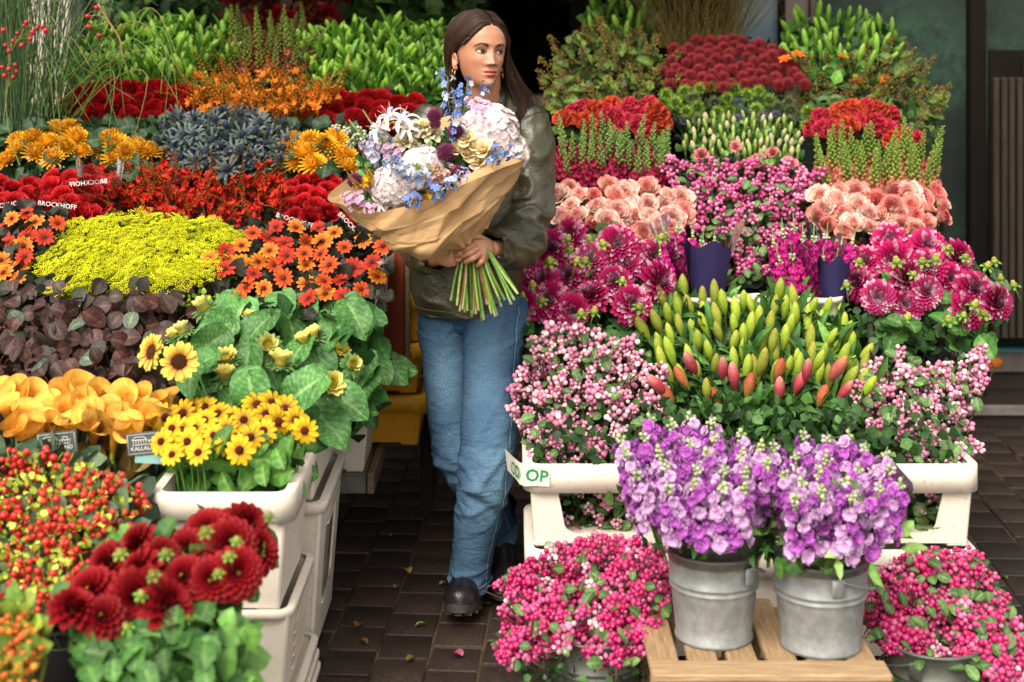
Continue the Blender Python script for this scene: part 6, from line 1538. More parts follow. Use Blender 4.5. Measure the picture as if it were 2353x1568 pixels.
# foreground left: hypericum, red dahlias, orange twigs
root, hd, bs = bunch('hypericum_bunch', 'red hypericum berries with green calyxes at the left edge', 'berry bunch', None, [(-20, 1060), (60, 1040), (180, 1060), (290, 1110), (345, 1165), (300, 1195), (320, 1240), (250, 1265), (200, 1290), (215, 1400), (130, 1360), (60, 1430), (-20, 1420)], 3.45, 3.08, 24, P_HYP, 'berry_cluster', dy=21, jy=.05, up=.8, camw=.5, out=.4, rand=.4, sc=(.85, 1.15), stem=('#5a7a34', .002), infill=[(800, .017, ['#8fa034', '#a8b040', '#7a9030', '#b9bc50'], -.05, .04, 0), (420, .06, ['#3a5038', '#4a6046', '#5d7252', '#2c402a'], .02, .14, 0)], leaves=(L_HYPL, 40, (.0, .08), (.8, 1.3), 0), btop=.42, bY=3.3, bkt='black bucket of the hypericum')
root, hd, bs = bunch('red_dahlia_bunch', 'blurred deep red dahlia bunch in the left foreground', 'flower bunch', None, [(165, 1400), (200, 1320), (260, 1270), (340, 1240), (420, 1265), (455, 1235), (520, 1200), (585, 1215), (600, 1270), (575, 1310), (510, 1345), (430, 1380), (350, 1410), (230, 1430)], 3.12, 2.78, 62, P_DAHL_R, 'dahlia', dy=46, jy=.05, up=.55, camw=.85, out=.45, rand=.32, sc=(.82, 1.12), stem=('#2f3320', .003), infill=[(500, .055, ['#4a7034', '#5f8a40', '#385a2a'], .04, .16, 200)], leaves=(L_DAHL, 130, (.05, .16), (.65, 1.0), 190), btop=.40, bY=2.92, bkt=False)
for x, y in ((275, 1270), (380, 1270), (350, 1320), (325, 1365), (290, 1440), (370, 1440), (545, 1240), (525, 1275), (500, 1315), (620, 1185), (470, 1220), (430, 1420)): part('dahlia_bud', BUDM, root, frame(PX(x, y, 2.80), Vector((rnd.uniform(-.4, .4), -.5, .9)), 0, rnd.uniform(.45, .65)))
tub('purple-grey bucket of the red dahlias in the left foreground', bs.x + .03, 2.95, .0, .13, .40, mat=simple('purple_grey_plastic', S('#5f5a66'), .5))
root, hd, bs = bunch('orange_berry_twigs', 'blurred orange and yellow berry twigs at the lower left corner', 'berry bunch', None, [(-20, 1400), (40, 1385), (70, 1430), (90, 1480), (70, 1560), (-20, 1560)], 2.85, 2.65, 20, [berries(5, .007, [S('#c9761c'), S('#d2902c'), S('#bf5a1c')], .02, seed=k, stalk=S('#8fa03c')).mesh('berry_cluster', M_BERRY) for k in range(3)], 'berry_cluster', dy=18, rand=.5, stem=('#8fa03c', .002), infill=[(120, .05, ['#7d8f34', '#5d7a34'], .0, .1, 0)], btop=.35, bY=2.8, bkt='black bucket of the orange berry twigs')
fp = MB()
for k in range(3): petal(fp, around(k * .9), .03, .014, .2, -.3, S('#8a0f1c'), S('#b5202c'), nu=5, nv=4)
solid_o = bpy.data.objects.new('fallen_petals', fp.mesh('fallen_petals', M_PETAL)); COL.objects.link(solid_o); solid_o.location = (-1.26, 4.21, .003); tag(solid_o, 'fallen red dahlia petals on the dark paving at the lower left', 'petal')

# a few leaves and petals dropped on the paving
for k, (lab, X, Y, cols) in enumerate((('orange-brown leaf fallen on the paving behind the tape crate', .035, 4.78, ('#8a4a1c', '#a8641f')), ('small yellow leaf on the dark paving of the aisle', -.32, 4.62, ('#a88a34', '#8f7a2c')), ('green leaf scrap on the paving at the right edge', 1.42, 4.5, ('#5a7a34', '#44622a')), ('pink petal on the paving in front of the boot', -.16, 4.02, ('#b0406a', '#c96a8c')), ('curled brown leaf on the paving by the cream containers', -.44, 4.2, ('#5f4024', '#7a5530')))):
    m = leaf_mesh(.045 - .004 * k, .014, S(cols[0]), S(cols[1]), S(cols[0]), a0=.5, a1=-.6, fold=.5, seed=k)
    o = bpy.data.objects.new('fallen_leaf', m.mesh('fallen_leaf', M_LEAF)); COL.objects.link(o); o.location = (X, Y, .003); o.rotation_euler = (0, 0, k * 1.9); tag(o, lab, 'leaf', 'leaves dropped on the paving')

for k in range(14):
    m = leaf_mesh(rnd.uniform(.02, .04), rnd.uniform(.006, .012), S(('#4a6a30', '#6a5a2c', '#7a4a24', '#5a7a3c')[k % 4]), S(('#5f7a3c', '#86703a', '#94602c', '#3f5a2a')[k % 4]), S('#5a5a34'), a0=.6, a1=-.7, fold=.5, seed=30 + k, nu=7, nv=5)
    Y = rnd.uniform(3.95, 5.3); o = bpy.data.objects.new('fallen_leaf', m.mesh('fallen_leaf', M_LEAF)); COL.objects.link(o); o.location = (rnd.uniform(-.42, .0) if k < 10 else rnd.uniform(1.32, 1.6), Y, .003); o.rotation_euler = (0, 0, rnd.uniform(0, 6)); tag(o, 'small leaf scrap on the aisle paving near the woman' if k < 10 else 'small leaf scrap on the paving beyond the right end crate', 'leaf', 'leaf scraps in the aisle' if k < 10 else 'leaf scraps at the right edge')
# ================================================================== the woman
from mathutils import noise as mn
def nz(x, y, z=0.0): return mn.noise(Vector((x, y, z)))

def loft(ctrl, N_, n, disp=None, side=Vector((1, 0, 0)), power=1.0, flat=False):
    "ctrl: (point, half width, half depth); rings square to the path unless flat"
    A = np.array([(*c[0], c[1], c[2]) for c in ctrl]); R = crom(A, N_)
    P = np.zeros((N_, n, 3)); pts = R[:, :3]
    T = np.gradient(pts, axis=0); T /= np.linalg.norm(T, axis=1)[:, None]
    for i in range(N_):
        t = Vector(T[i]) if not flat else Vector((0, 0, -1 if T[i][2] < 0 else 1))
        s = (side - t * side.dot(t)).normalized(); f = t.cross(s)
        for j in range(n):
            th = 2 * PI * j / n; c, d = math.cos(th), math.sin(th)
            if power != 1.0: c = math.copysign(abs(c) ** power, c); d = math.copysign(abs(d) ** power, d)
            k = disp(i / (N_ - 1), th, i, j) if disp else 0.0
            P[i, j] = Vector(pts[i]) + s * (c * (R[i, 3] + k)) + f * (d * (R[i, 4] + k))
    return P

def closed(mb, P, col, mat=0, caps=(True, True)):
    b = mb.n; nu, n = P.shape[:2]; mb.grid(P, col, closed=True, mat=mat)
    if caps[0]: mb.f.append(tuple(b + j for j in range(n))[::-1]); mb.mi.append(mat)
    if caps[1]: mb.f.append(tuple(b + (nu - 1) * n + j for j in range(n))); mb.mi.append(mat)

def skin_mat():
    m, nt, b = newmat('skin')
    at = N(nt, 'ShaderNodeAttribute', attribute_name='Col'); tc = N(nt, 'ShaderNodeTexCoord')
    no = N(nt, 'ShaderNodeTexNoise', Scale=55.0, Detail=4.0); nt.links.new(tc.outputs['Object'], no.inputs['Vector'])
    mr = N(nt, 'ShaderNodeMapRange'); mr.inputs['To Min'].default_value = .78; mr.inputs['To Max'].default_value = 1.2; nt.links.new(no.outputs['Fac'], mr.inputs[0])
    hs = N(nt, 'ShaderNodeHueSaturation'); nt.links.new(at.outputs['Color'], hs.inputs['Color']); nt.links.new(mr.outputs[0], hs.inputs['Value']); nt.links.new(hs.outputs[0], b.inputs['Base Color'])
    b.inputs['Roughness'].default_value = .36; b.inputs['Specular IOR Level'].default_value = .5
    b.inputs['Subsurface Weight'].default_value = .15; b.inputs['Subsurface Radius'].default_value = (.012, .004, .002); b.inputs['Subsurface Scale'].default_value = .6
    n2 = N(nt, 'ShaderNodeTexNoise', Scale=520.0, Detail=2.0); nt.links.new(tc.outputs['Object'], n2.inputs['Vector'])
    bp = N(nt, 'ShaderNodeBump', Strength=.12, Distance=.0008); nt.links.new(n2.outputs['Fac'], bp.inputs['Height']); nt.links.new(bp.outputs[0], b.inputs['Normal'])
    return m
M_SKIN = skin_mat()
def leather_mat():
    m, nt, b = newmat('olive_leather')
    tc = N(nt, 'ShaderNodeTexCoord')
    n1 = N(nt, 'ShaderNodeTexNoise', Scale=9.0, Detail=5.0); vo = N(nt, 'ShaderNodeTexVoronoi', Scale=260.0)
    n2 = N(nt, 'ShaderNodeTexNoise', Scale=45.0, Detail=6.0, Roughness=.65)
    for q in (n1, vo, n2): nt.links.new(tc.outputs['Object'], q.inputs['Vector'])
    r = ramp(nt, [(.35, tuple(S('#2b2a18'))), (.68, tuple(S('#45432a')))]); nt.links.new(n1.outputs['Fac'], r.inputs[0]); nt.links.new(r.outputs[0], b.inputs['Base Color'])
    b.inputs['Roughness'].default_value = .29; b.inputs['Specular IOR Level'].default_value = .75
    b1 = N(nt, 'ShaderNodeBump', Strength=.35, Distance=.0012); nt.links.new(vo.outputs['Distance'], b1.inputs['Height'])
    b2 = N(nt, 'ShaderNodeBump', Strength=.6, Distance=.006); nt.links.new(n2.outputs['Fac'], b2.inputs['Height']); nt.links.new(b1.outputs[0], b2.inputs['Normal']); nt.links.new(b2.outputs[0], b.inputs['Normal'])
    return m
M_LEATHER = leather_mat()
def denim_mat():
    m, nt, b = newmat('blue_denim')
    tc = N(nt, 'ShaderNodeTexCoord'); mp = N(nt, 'ShaderNodeMapping'); mp.inputs['Scale'].default_value = (1, 1, .22); nt.links.new(tc.outputs['Object'], mp.inputs['Vector'])
    n1 = N(nt, 'ShaderNodeTexNoise', Scale=5.0, Detail=4.0); nt.links.new(tc.outputs['Object'], n1.inputs['Vector'])
    n2 = N(nt, 'ShaderNodeTexNoise', Scale=820.0, Detail=3.0); nt.links.new(mp.outputs[0], n2.inputs['Vector'])
    at = N(nt, 'ShaderNodeAttribute', attribute_name='Col')
    r2 = ramp(nt, [(.36, (.62, .62, .66)), (.64, (1.4, 1.4, 1.36))]); nt.links.new(n2.outputs['Fac'], r2.inputs[0])
    r1 = ramp(nt, [(.32, (.68, .70, .76)), (.68, (1.32, 1.28, 1.2))]); nt.links.new(n1.outputs['Fac'], r1.inputs[0])
    m1 = N(nt, 'ShaderNodeMix', data_type='RGBA', blend_type='MULTIPLY'); m1.inputs[0].default_value = 1; nt.links.new(at.outputs['Color'], m1.inputs[6]); nt.links.new(r2.outputs[0], m1.inputs[7])
    m2 = N(nt, 'ShaderNodeMix', data_type='RGBA', blend_type='MULTIPLY'); m2.inputs[0].default_value = 1; nt.links.new(m1.outputs[2], m2.inputs[6]); nt.links.new(r1.outputs[0], m2.inputs[7])
    nt.links.new(m2.outputs[2], b.inputs['Base Color']); b.inputs['Roughness'].default_value = .9; b.inputs['Specular IOR Level'].default_value = .15
    bp = N(nt, 'ShaderNodeBump', Strength=.4, Distance=.0012); nt.links.new(n2.outputs['Fac'], bp.inputs['Height'])
    mp2 = N(nt, 'ShaderNodeMapping'); mp2.inputs['Scale'].default_value = (1.0, 1.0, 2.6); mp2.inputs['Rotation'].default_value = (0, .5, 0); nt.links.new(tc.outputs['Object'], mp2.inputs['Vector'])
    n3 = N(nt, 'ShaderNodeTexNoise', Scale=9.0, Detail=3.0, Roughness=.6, Distortion=.8); nt.links.new(mp2.outputs[0], n3.inputs['Vector'])
    bp2 = N(nt, 'ShaderNodeBump', Strength=.55, Distance=.02); nt.links.new(n3.outputs['Fac'], bp2.inputs['Height']); nt.links.new(bp.outputs[0], bp2.inputs['Normal']); nt.links.new(bp2.outputs[0], b.inputs['Normal'])
    return m
M_DENIM = denim_mat()
M_HAIR = attr_mat('dark_brown_hair', .42, 0, .35, .0, mottle=.3, mscale=120)
M_BOOT = simple('black_boot_leather', S('#17151a'), .32, 0, .5, .2, 20, S('#221f22'), .2, 120)
M_SOLE = simple('boot_rubber', S('#453f3e'), .55, 0, .4, .2, 30, S('#332e2d'), .3, 160)
M_EYE = attr_mat('eye', .2, 0, .2, 0, mottle=0)

WOM = empty('person', (-.09, 4.45, 0), 'woman in an olive leather jacket and blue jeans carrying a big bouquet', 'person')
SK, SK2 = S('#ba8467'), S('#aa6a52')

# ---- head, in its own frame: looks along -Y, eyes at z = 0
HZ = [-.1165, -.113, -.106, -.096, -.083, -.068, -.05, -.03, -.010, .010, .030, .055, .080, .100, .115, .123]
HW = [.010, .023, .033, .0415, .049, .0560, .0625, .0680, .0715, .0735, .075, .0735, .067, .056, .036, .010]
HF = [.070, .079, .0850, .0880, .0890, .0890, .0890, .0885, .0890, .0905, .0925, .0895, .080, .062, .036, .006]
HB = [-.040, -.020, .006, .030, .045, .058, .072, .084, .093, .099, .102, .100, .093, .078, .055, .026]
def hp(z): return np.interp(z, HZ, HW), np.interp(z, HZ, HF), np.interp(z, HZ, HB)
def _smooth(tab):
    zz = np.linspace(HZ[0], HZ[-1], 400); v = np.interp(zz, HZ, tab); k = np.hanning(31); k /= k.sum()
    return zz, np.convolve(np.pad(v, 15, mode='reflect', reflect_type='odd'), k, 'valid')
ZZ, WW = _smooth(HW); _, FF = _smooth(HF); _, BB = _smooth(HB)
def g2(x, z, cx, cz, sx, sz): return math.exp(-((x - cx) / sx) ** 2 - ((z - cz) / sz) ** 2)
def sst(a, b, x): t = min(1, max(0, (x - a) / (b - a))); return t * t * (3 - 2 * t)
def relief(x, z):
    ax = abs(x); h = 0.0
    t = min(1, max(0, (.014 - z) / .050)); amp = (.0018 + .0155 * t ** 1.25) * sst(-.0485, -.0365, z) * sst(.024, .004, z)
    h += amp * math.exp(-(x / (.0088 + .0050 * t)) ** 2)
    h += .0060 * g2(ax, z, .0135, -.0385, .0060, .0060)
    h += .0042 * g2(x, z, 0, -.0345, .0090, .0078)
    h += .0030 * g2(ax, z, .026, .022, .022, .008)
    h -= .0095 * g2(ax, z, .0305, .003, .0165, .0115)
    h -= .004 * g2(ax, z, .014, .004, .006, .012)
    h += .0045 * g2(ax, z, .0315, -.001, .0125, .0075)
    h += .0045 * g2(ax, z, .044, -.030, .019, .016)
    h += .0060 * g2(x, z, 0, -.0605, .0190, .0050)
    h += .0082 * g2(x, z, 0, -.0735, .0165, .0062)
    h -= .0048 * math.exp(-((z + .0668 - .0012 * math.cos(x * 140)) / .0013) ** 2) * math.exp(-(x / .021) ** 4)
    h -= .0030 * g2(x, z, 0, -.0855, .014, .0048)
    h += .0052 * g2(x, z, 0, -.1040, .017, .010)
    h -= .0014 * g2(x, z, 0, -.0520, .0022, .0045)
    return h
def face_y(x, z):
    w, f = np.interp(z, ZZ, WW), np.interp(z, ZZ, FF)
    s = min(1, abs(x) / w) ** (1 / .92); return -(f * (math.sqrt(max(0, 1 - s * s)) ** .92) + relief(x, z))
HS = (.96, 1.0, .93)                         # overall proportions
def hz_scale(z): return z * (.90 if z < 0 else .95)
nth, nzv = 168, 180
zs = np.concatenate([np.linspace(HZ[0], .03, 130), np.linspace(.03, HZ[-1], 51)[1:]])
ss = np.linspace(-1, 1, nth, endpoint=False); ths = PI * np.sign(ss) * np.abs(ss) ** 1.45
HP = np.zeros((len(zs), nth, 3)); HC = np.zeros((len(zs), nth, 3))
lip, brow, dark = S('#a8524e'), S('#26170f'), S('#4a261a')
for i, z in enumerate(zs):
    w, f, b = np.interp(z, ZZ, WW), np.interp(z, ZZ, FF), np.interp(z, ZZ, BB)
    for j, th in enumerate(ths):
        s, c = math.sin(th), math.cos(th)
        x = w * math.copysign(abs(s) ** .92, s); 
        mid = (b - f) * .0
        if c > 0:
            y = -f * abs(c) ** .92 - relief(x, z) * sst(.02, .35, c)
        else: y = b * abs(c) ** .92
        if b < 0 and c < 0: y = b * abs(c)
        HP[i, j] = (x, y, z)
        col = mix(SK, SK2, .35 * g2(abs(x), z, .043, -.032, .02, .016) + .2 * g2(x, z, 0, -.037, .014, .01)); ax = abs(x)
        if c > 0:
            up = -.0668 + .0115 * (1 - (ax / .0245) ** 2) * (1 - .28 * math.exp(-(x / .0035) ** 2)); lo = -.0668 - .0150 * (1 - (ax / .0225) ** 2)
            if ax < .0245 and lo < z < up: col = mix(col, lip, .92)
            if ax < .020 and abs(z + .0668) < .0008: col = mix(col, dark, .7)
            bz = .0195 + .0052 * (1 - ((ax - .034) / .018) ** 2) - .004 * max(0, ax - .036) / .014; tb = .0050 * (1 - max(0, (ax - .024) / .034) * .85)
            if .0125 < ax < .0530 and abs(z - bz) < tb: col = mix(col, brow, .9)
            if g2(ax, z, .0068, -.0440, .0034, .0021) > .45: col = mix(col, dark, .8)
            col = mix(col, SK2 * .75, .35 * g2(ax, z, .0305, .0085, .016, .0022))
        HC[i, j] = col
def hxf(P):
    Q = np.array(P, float); Q[..., 2] = np.where(Q[..., 2] < 0, Q[..., 2] * .90, Q[..., 2] * .95); Q[..., 0] *= HS[0]; Q[..., 1] *= HS[1]; return Q
HEADM = Matrix.Translation((-.0975, 4.40, 1.6355)) @ Matrix.Rotation(math.radians(26), 4, 'Z') @ Matrix.Rotation(math.radians(3), 4, 'Y') @ Matrix.Rotation(math.radians(1), 4, 'X')
def hw(P):
    M = np.array(HEADM); return hxf(P) @ M[:3, :3].T + M[:3, 3]
body = MB()
closed(body, hw(HP), HC)
# ears
for sx in (-1, 1):
    e = []
    nu, nv = 14, 10
    P = np.zeros((nu, nv, 3))
    for i in range(nu):
        a = -PI * .62 + 2 * PI * .80 * i / (nu - 1)
        for j in range(nv):
            r = j / (nv - 1); b_ = r ** .8
            ry, rz = .0165 * b_, .0245 * b_
            P[i, j] = (sx * (.0700 + .006 * math.sin(PI * r * .9) * (1 if r > .55 else .3) + .010 * r - .004 * (r > .92)), .000 + ry * math.cos(a) * .9 + .004 * math.sin(a), -.036 + rz * math.sin(a) * (1 if math.sin(a) > 0 else .95))
    body.grid(hw(P), SK * .95)
    rimp = [(sx * .0810, .000 + .0158 * math.cos(a) * .9 + .004 * math.sin(a), -.036 + .0245 * math.sin(a)) for a in np.linspace(-PI * .6, PI * .98, 20)]
    body.tube(hw(np.array(rimp)), [.0018] * 2 + [.0026] * 16 + [.0018] * 2, SK, 6)
    body.sphere(hw(np.array([[sx * .0765, -.002, -.058]]))[0], (.0055, .0060, .0075), SK, 6, 8)
# neck and trunk under the clothes, arms, legs: all one body
closed(body, loft([(Vector((-.085, 4.435, 1.60)), .050, .050), (Vector((-.086, 4.44, 1.555)), .052, .055), (Vector((-.085, 4.455, 1.50)), .053, .056), (Vector((-.083, 4.475, 1.455)), .060, .062), (Vector((-.082, 4.49, 1.43)), .10, .075), (Vector((-.082, 4.50, 1.40)), .145, .085), (Vector((-.085, 4.49, 1.30)), .14, .095), (Vector((-.115, 4.48, 1.15)), .12, .09), (Vector((-.135, 4.47, .95)), .12, .09), (Vector((-.125, 4.47, .85)), .11, .08)], 60, 40, flat=True), SK)
ARM_L = [(PX(1205, 262, 4.5), .045, .045), (PX(1228, 400, 4.47), .042, .045), (PX(1212, 530, 4.38), .038, .04), (PX(1165, 573, 4.22), .033, .036), (PX(1122, 572, 4.12), .026, .022)]
ARM_R = [(PX(992, 265, 4.5), .045, .045), (PX(965, 400, 4.47), .042, .045), (PX(955, 530, 4.36), .038, .04), (PX(980, 585, 4.22), .033, .036), (PX(1016, 588, 4.12), .026, .022)]
for A in (ARM_L, ARM_R): closed(body, loft(A, 30, 14), SK)
# hands: palm and five separate fingers, knuckles, nails
def finger(pts, r0, r1, nailn=None, Y=4.06):
    P = crom([tuple(p) for p in pts], 15); R = np.interp(np.linspace(0, 1, 15), [0, .3, .36, .62, .68, .93, 1], [r0, r0 * .92, r0 * .98, r0 * .86, r0 * .90, r1, r1 * .5])
    C = np.array([mix(SK * .96, SK2 * .9, .5 * (abs(t - .36) < .06) + .5 * (abs(t - .68) < .05) + .2 * (t > .85)) for t in np.linspace(0, 1, 15)])
    body.tube(P, R, C, 10); e = P[-2]; d = Vector(P[-1] - P[-4]).normalized()
    body.sphere(P[-1] - np.array(d) * r1 * .5, r1 * .72, C[-1], 6, 8)
    if nailn is not None:
        M = frame(Vector(P[-2]) + Vector(nailn).normalized() * r1 * .72 - d * .001, nailn); m = MB()
        M2 = Matrix((d, Vector(nailn).normalized().cross(d).normalized(), Vector(nailn).normalized())).transposed().to_4x4(); M2.translation = M.translation
        m.sphere((0, 0, 0), (.0065, .0046, .0016), S('#d9a3a0'), 5, 8); NAILS.append((m, M2))
NAILS = []
def Hp(x, y, Y): return PX(x, y, Y)
# her left hand (right in the picture), lying over the other
closed(body, loft([(Hp(1124, 570, 4.125), .026, .020), (Hp(1114, 567, 4.09), .032, .019), (Hp(1104, 572, 4.065), .040, .0175), (Hp(1096, 578, 4.055), .040, .015), (Hp(1090, 581, 4.055), .034, .010)], 16, 18, side=Vector((.45, 0, -.9))), SK)
finger([Hp(1098, 556, 4.062), Hp(1083, 566, 4.038), Hp(1069, 575, 4.036), Hp(1057, 582, 4.05)], .0092, .0070, (-.2, -1, .3))
finger([Hp(1101, 567, 4.058), Hp(1087, 578, 4.030), Hp(1072, 586, 4.028), Hp(1060, 592, 4.044)], .0094, .0070, (-.2, -1, .2))
finger([Hp(1106, 579, 4.056), Hp(1093, 590, 4.028), Hp(1079, 598, 4.026), Hp(1067, 604, 4.042)], .0090, .0068, (-.2, -1, .1))
finger([Hp(1112, 589, 4.060), Hp(1108, 599, 4.036), Hp(1102, 606, 4.034), Hp(1096, 612, 4.046)], .0080, .0060, (-.1, -1, .1))
finger([Hp(1112, 552, 4.085), Hp(1100, 545, 4.06), Hp(1088, 545, 4.05), Hp(1078, 550, 4.055)], .0100, .0078, (-.1, -.8, .6))
# her right hand (left in the picture)
closed(body, loft([(Hp(1014, 588, 4.125), .026, .020), (Hp(1022, 586, 4.095), .031, .019), (Hp(1032, 584, 4.07), .037, .0175), (Hp(1040, 582, 4.060), .036, .015), (Hp(1046, 580, 4.058), .030, .010)], 16, 18, side=Vector((.3, 0, .95))), SK)
finger([Hp(1036, 566, 4.066), Hp(1052, 558, 4.050), Hp(1067, 552, 4.048), Hp(1080, 547, 4.06)], .0090, .0068, (.2, -1, .4))
finger([Hp(1038, 577, 4.060), Hp(1054, 570, 4.040), Hp(1071, 563, 4.040), Hp(1086, 555, 4.055)], .0093, .0070, (.2, -1, .4))
finger([Hp(1040, 588, 4.060), Hp(1053, 585, 4.040), Hp(1066, 579, 4.044), Hp(1077, 572, 4.058)], .0088, .0066, None)
finger([Hp(1040, 597, 4.062), Hp(1050, 598, 4.046), Hp(1060, 595, 4.046), Hp(1070, 590, 4.06)], .0078, .0058, None)
finger([Hp(1028, 562, 4.09), Hp(1040, 550, 4.085), Hp(1052, 545, 4.09), Hp(1064, 545, 4.10)], .0100, .0078, None)
# legs
LEG_F = [(PX(1135, 690, 4.47), .100, .105), (PX(1134, 780, 4.43), .088, .095), (PX(1129, 880, 4.38), .083, .090), (PX(1124, 980, 4.33), .082, .086), (PX(1116, 1080, 4.30), .076, .080), (PX(1100, 1180, 4.32), .067, .074), (PX(1086, 1270, 4.345), .061, .070), (PX(1077, 1346, 4.36), .057, .068)]
LEG_B = [(PX(1035, 690, 4.50), .098, .105), (PX(1030, 780, 4.50), .085, .095), (PX(1034, 880, 4.48), .078, .088), (PX(1045, 980, 4.46), .074, .08), (PX(1066, 1060, 4.46), .071, .078), (PX(1116, 1150, 4.50), .065, .070), (PX(1150, 1236, 4.55), .059, .064)]
for L_ in (LEG_F, LEG_B): closed(body, loft([(p, a * .66, b_ * .66) for p, a, b_ in L_], 24, 14), SK)
bd = part('body', body.mesh('body', M_SKIN), WOM)
for m, M in NAILS: part('fingernail', m.mesh('fingernail', M_BERRY), WOM, M)
# eyes
for sx in (-1, 1):
    nu, nv = 25, 13; P = np.zeros((nu, nv, 3)); C = np.zeros((nu, nv, 3)); cx0, cz0 = sx * .0310, -.0005
    ix, iz = cx0 + .0035, cz0 + .0012; upl = []; lol = []
    for i in range(nu):
        u = i / (nu - 1) * 2 - 1; x = cx0 + .0165 * u
        hu = .0074 * (1 - abs(u) ** 2.3) + .0008 * u * sx; hl = -.0052 * (1 - abs(u) ** 2) + .0008 * u * sx
        for j in range(nv):
            v = j / (nv - 1); z = cz0 + hl + (hu - hl) * v
            r = min(1, math.hypot(u, (v - .5) * 1.2)); y = face_y(x, z) - .0006 - .0022 * (1 - r * r); P[i, j] = (x, y, z)
            d = math.hypot(x - ix, z - iz); C[i, j] = S('#0c0706') if d < .0030 else (S('#2c180e') if d < .0068 else mix(S('#a89c94'), S('#9a766c'), abs(u) ** 3))
            if j == nv - 1: upl.append((x, y - .0008, z + .0002))
            if j == 0: lol.append((x, y - .0003, z))
    m = MB(); m.grid(hw(P), C); part('eye', m.mesh('eye', M_EYE), WOM)
    m = MB(); m.tube(hw(np.array(upl)), .0011, S('#1d120e'), 5); m.tube(hw(np.array(lol)), .0005, S('#5a3a2c'), 4)
    lid = [(x, y + .0010, z + .0030 + .0010 * (1 - abs((x - cx0) / .0165) ** 2)) for x, y, z in upl]; m.tube(hw(np.array(lid)), .0005, S('#7a4a36'), 4)
    part('eyelashes', m.mesh('eyelashes', M_HAIR), WOM)
# hair: cap and long strands from a centre parting
H1, H2 = S('#150c08'), S('#452814')
cap = MB(); CP = np.zeros((60, 90, 3)); zc = np.linspace(-.10, .1225, 60)
for i, z in enumerate(zc):
    w, f, b = np.interp(z, ZZ, WW), np.interp(z, ZZ, FF), np.interp(z, ZZ, BB)
    for j in range(90):
        th = 2 * PI * j / 90; s, c = math.sin(th), math.cos(th); x = (w + .002) * math.copysign(abs(s) ** .92, s); y = -(f + .001) * c if c > 0 else (max(b, .03) + .008) * -c
        CP[i, j] = (x, y, z + .003)
def keepcap(i, j):
    x, y, z = CP[i, j]; y = -y
    line = .094 - (abs(x) / .066) ** 2.2 * .045
    return (z > line) if y > .022 else (z > .012 if y > -.004 else True)
cap.grid(hw(CP), H1, closed=True, keep=keepcap); top = [tuple(CP[-1, j]) for j in range(90)]
b0 = cap.n; cap.raw(hw(np.array(top)), [tuple(range(90))], H1)
rh = random.Random(5)
def strand(cp, r):
    P = crom(cp, 20); k = rh.uniform(0, 6); q = np.linspace(0, 1, 20)
    P[:, 0] += .0035 * np.sin(q * 7 + k) * q + .007 * np.sin(q * 11 + k * .35) * q ** 2; P[:, 1] += .006 * np.cos(q * 8 + k * .5) * q
    R = r * np.interp(q, [0, .1, .6, 1], [.5, 1, 1, .25]); cap.tube(hw(P), R, mix(H1, H2, rh.random() ** 1.5), 4, cap=False)
for k in range(1500):
    sx = 1 if k % 2 else -1; t = rh.random() ** 1.15; o = rh.uniform(0, 1)
    p0 = (sx * (.0015 + .003 * o), -.080 + .125 * t + .004 * rh.random(), np.interp(t, [0, .25, .5, .75, 1], [.088, .111, .1235, .1285, .125]) + .005 * o)
    p1 = (sx * (.041 + .006 * o), -.070 + .125 * t, np.interp(t, [0, .5, 1], [.082, .113, .111]) + .006 * o)
    p2 = (sx * (.0735 + .008 * o), -.044 + .115 * t, np.interp(t, [0, .5, 1], [.034, .060, .062]))
    if sx < 0:                                   # tucked behind the ear
        p3 = (sx * (.0755 + .006 * o), .012 + .066 * t, -.012); p4 = (sx * (.066 + .010 * o), .030 + .045 * t, -.075); p5 = (sx * (.062 + .014 * o), .034 + .04 * t, -.14); p6 = (sx * (.060 + .018 * o), .036 + .04 * t, -.215 - .03 * o)
    else:                                        # falls forward over the shoulder
        p3 = (sx * (.0795 + .010 * o), -.016 + .075 * t, -.030); p4 = (sx * (.100 + .034 * o), -.010 + .07 * t, -.100); p5 = (sx * (.126 + .050 * o), -.020 + .055 * t, -.165); p6 = (sx * (.116 + .064 * o), -.035 + .05 * t, -.240 - .03 * o + .02 * rh.random())
    strand([p0, p1, p2, p3, p4, p5, p6], rh.uniform(.0010, .0019))
for k in range(420):                             # along the hairline, swept back from the face
    sx = 1 if k % 2 else -1; t = rh.random(); o = rh.random()
    hx_, hz_ = .004 + .060 * t ** .85, .0745 - .062 * t ** 1.5
    w_, f_ = np.interp(hz_, ZZ, WW), np.interp(hz_, ZZ, FF); q_ = min(.99, hx_ / w_); hy_ = -f_ * math.sqrt(1 - q_ ** 2.17) - .001
    b = .030 * (1 - t) + .012
    a0_ = (sx * (hx_ - .004), hy_ + .006, hz_ + .004); a1_ = (sx * (hx_ + .012 + .004 * o), hy_ + .010, hz_ + .004 + b * .25)
    if sx < 0: strand([a0_, a1_, (sx * (.0755 + .006 * o), -.036 + .02 * o - .01 * (1 - t), .020 + .03 * (1 - t)), (sx * (.0785 + .005 * o), .008 + .012 * o, -.010), (sx * (.070 + .008 * o), .030, -.075), (sx * (.064 + .012 * o), .036 + .02 * o, -.14), (sx * (.062 + .016 * o), .04, -.22)], rh.uniform(.0009, .0017))
    else: strand([a0_, a1_, (sx * (.0775 + .006 * o), -.042 + .02 * o - .008 * (1 - t), .018 + .03 * (1 - t)), (sx * (.0830 + .012 * o), -.026 + .016 * o, -.032), (sx * (.099 + .030 * o), -.012 + .02 * o, -.100), (sx * (.122 + .046 * o), -.020 + .02 * o, -.165), (sx * (.114 + .06 * o), -.03, -.245)], rh.uniform(.0009, .0017))
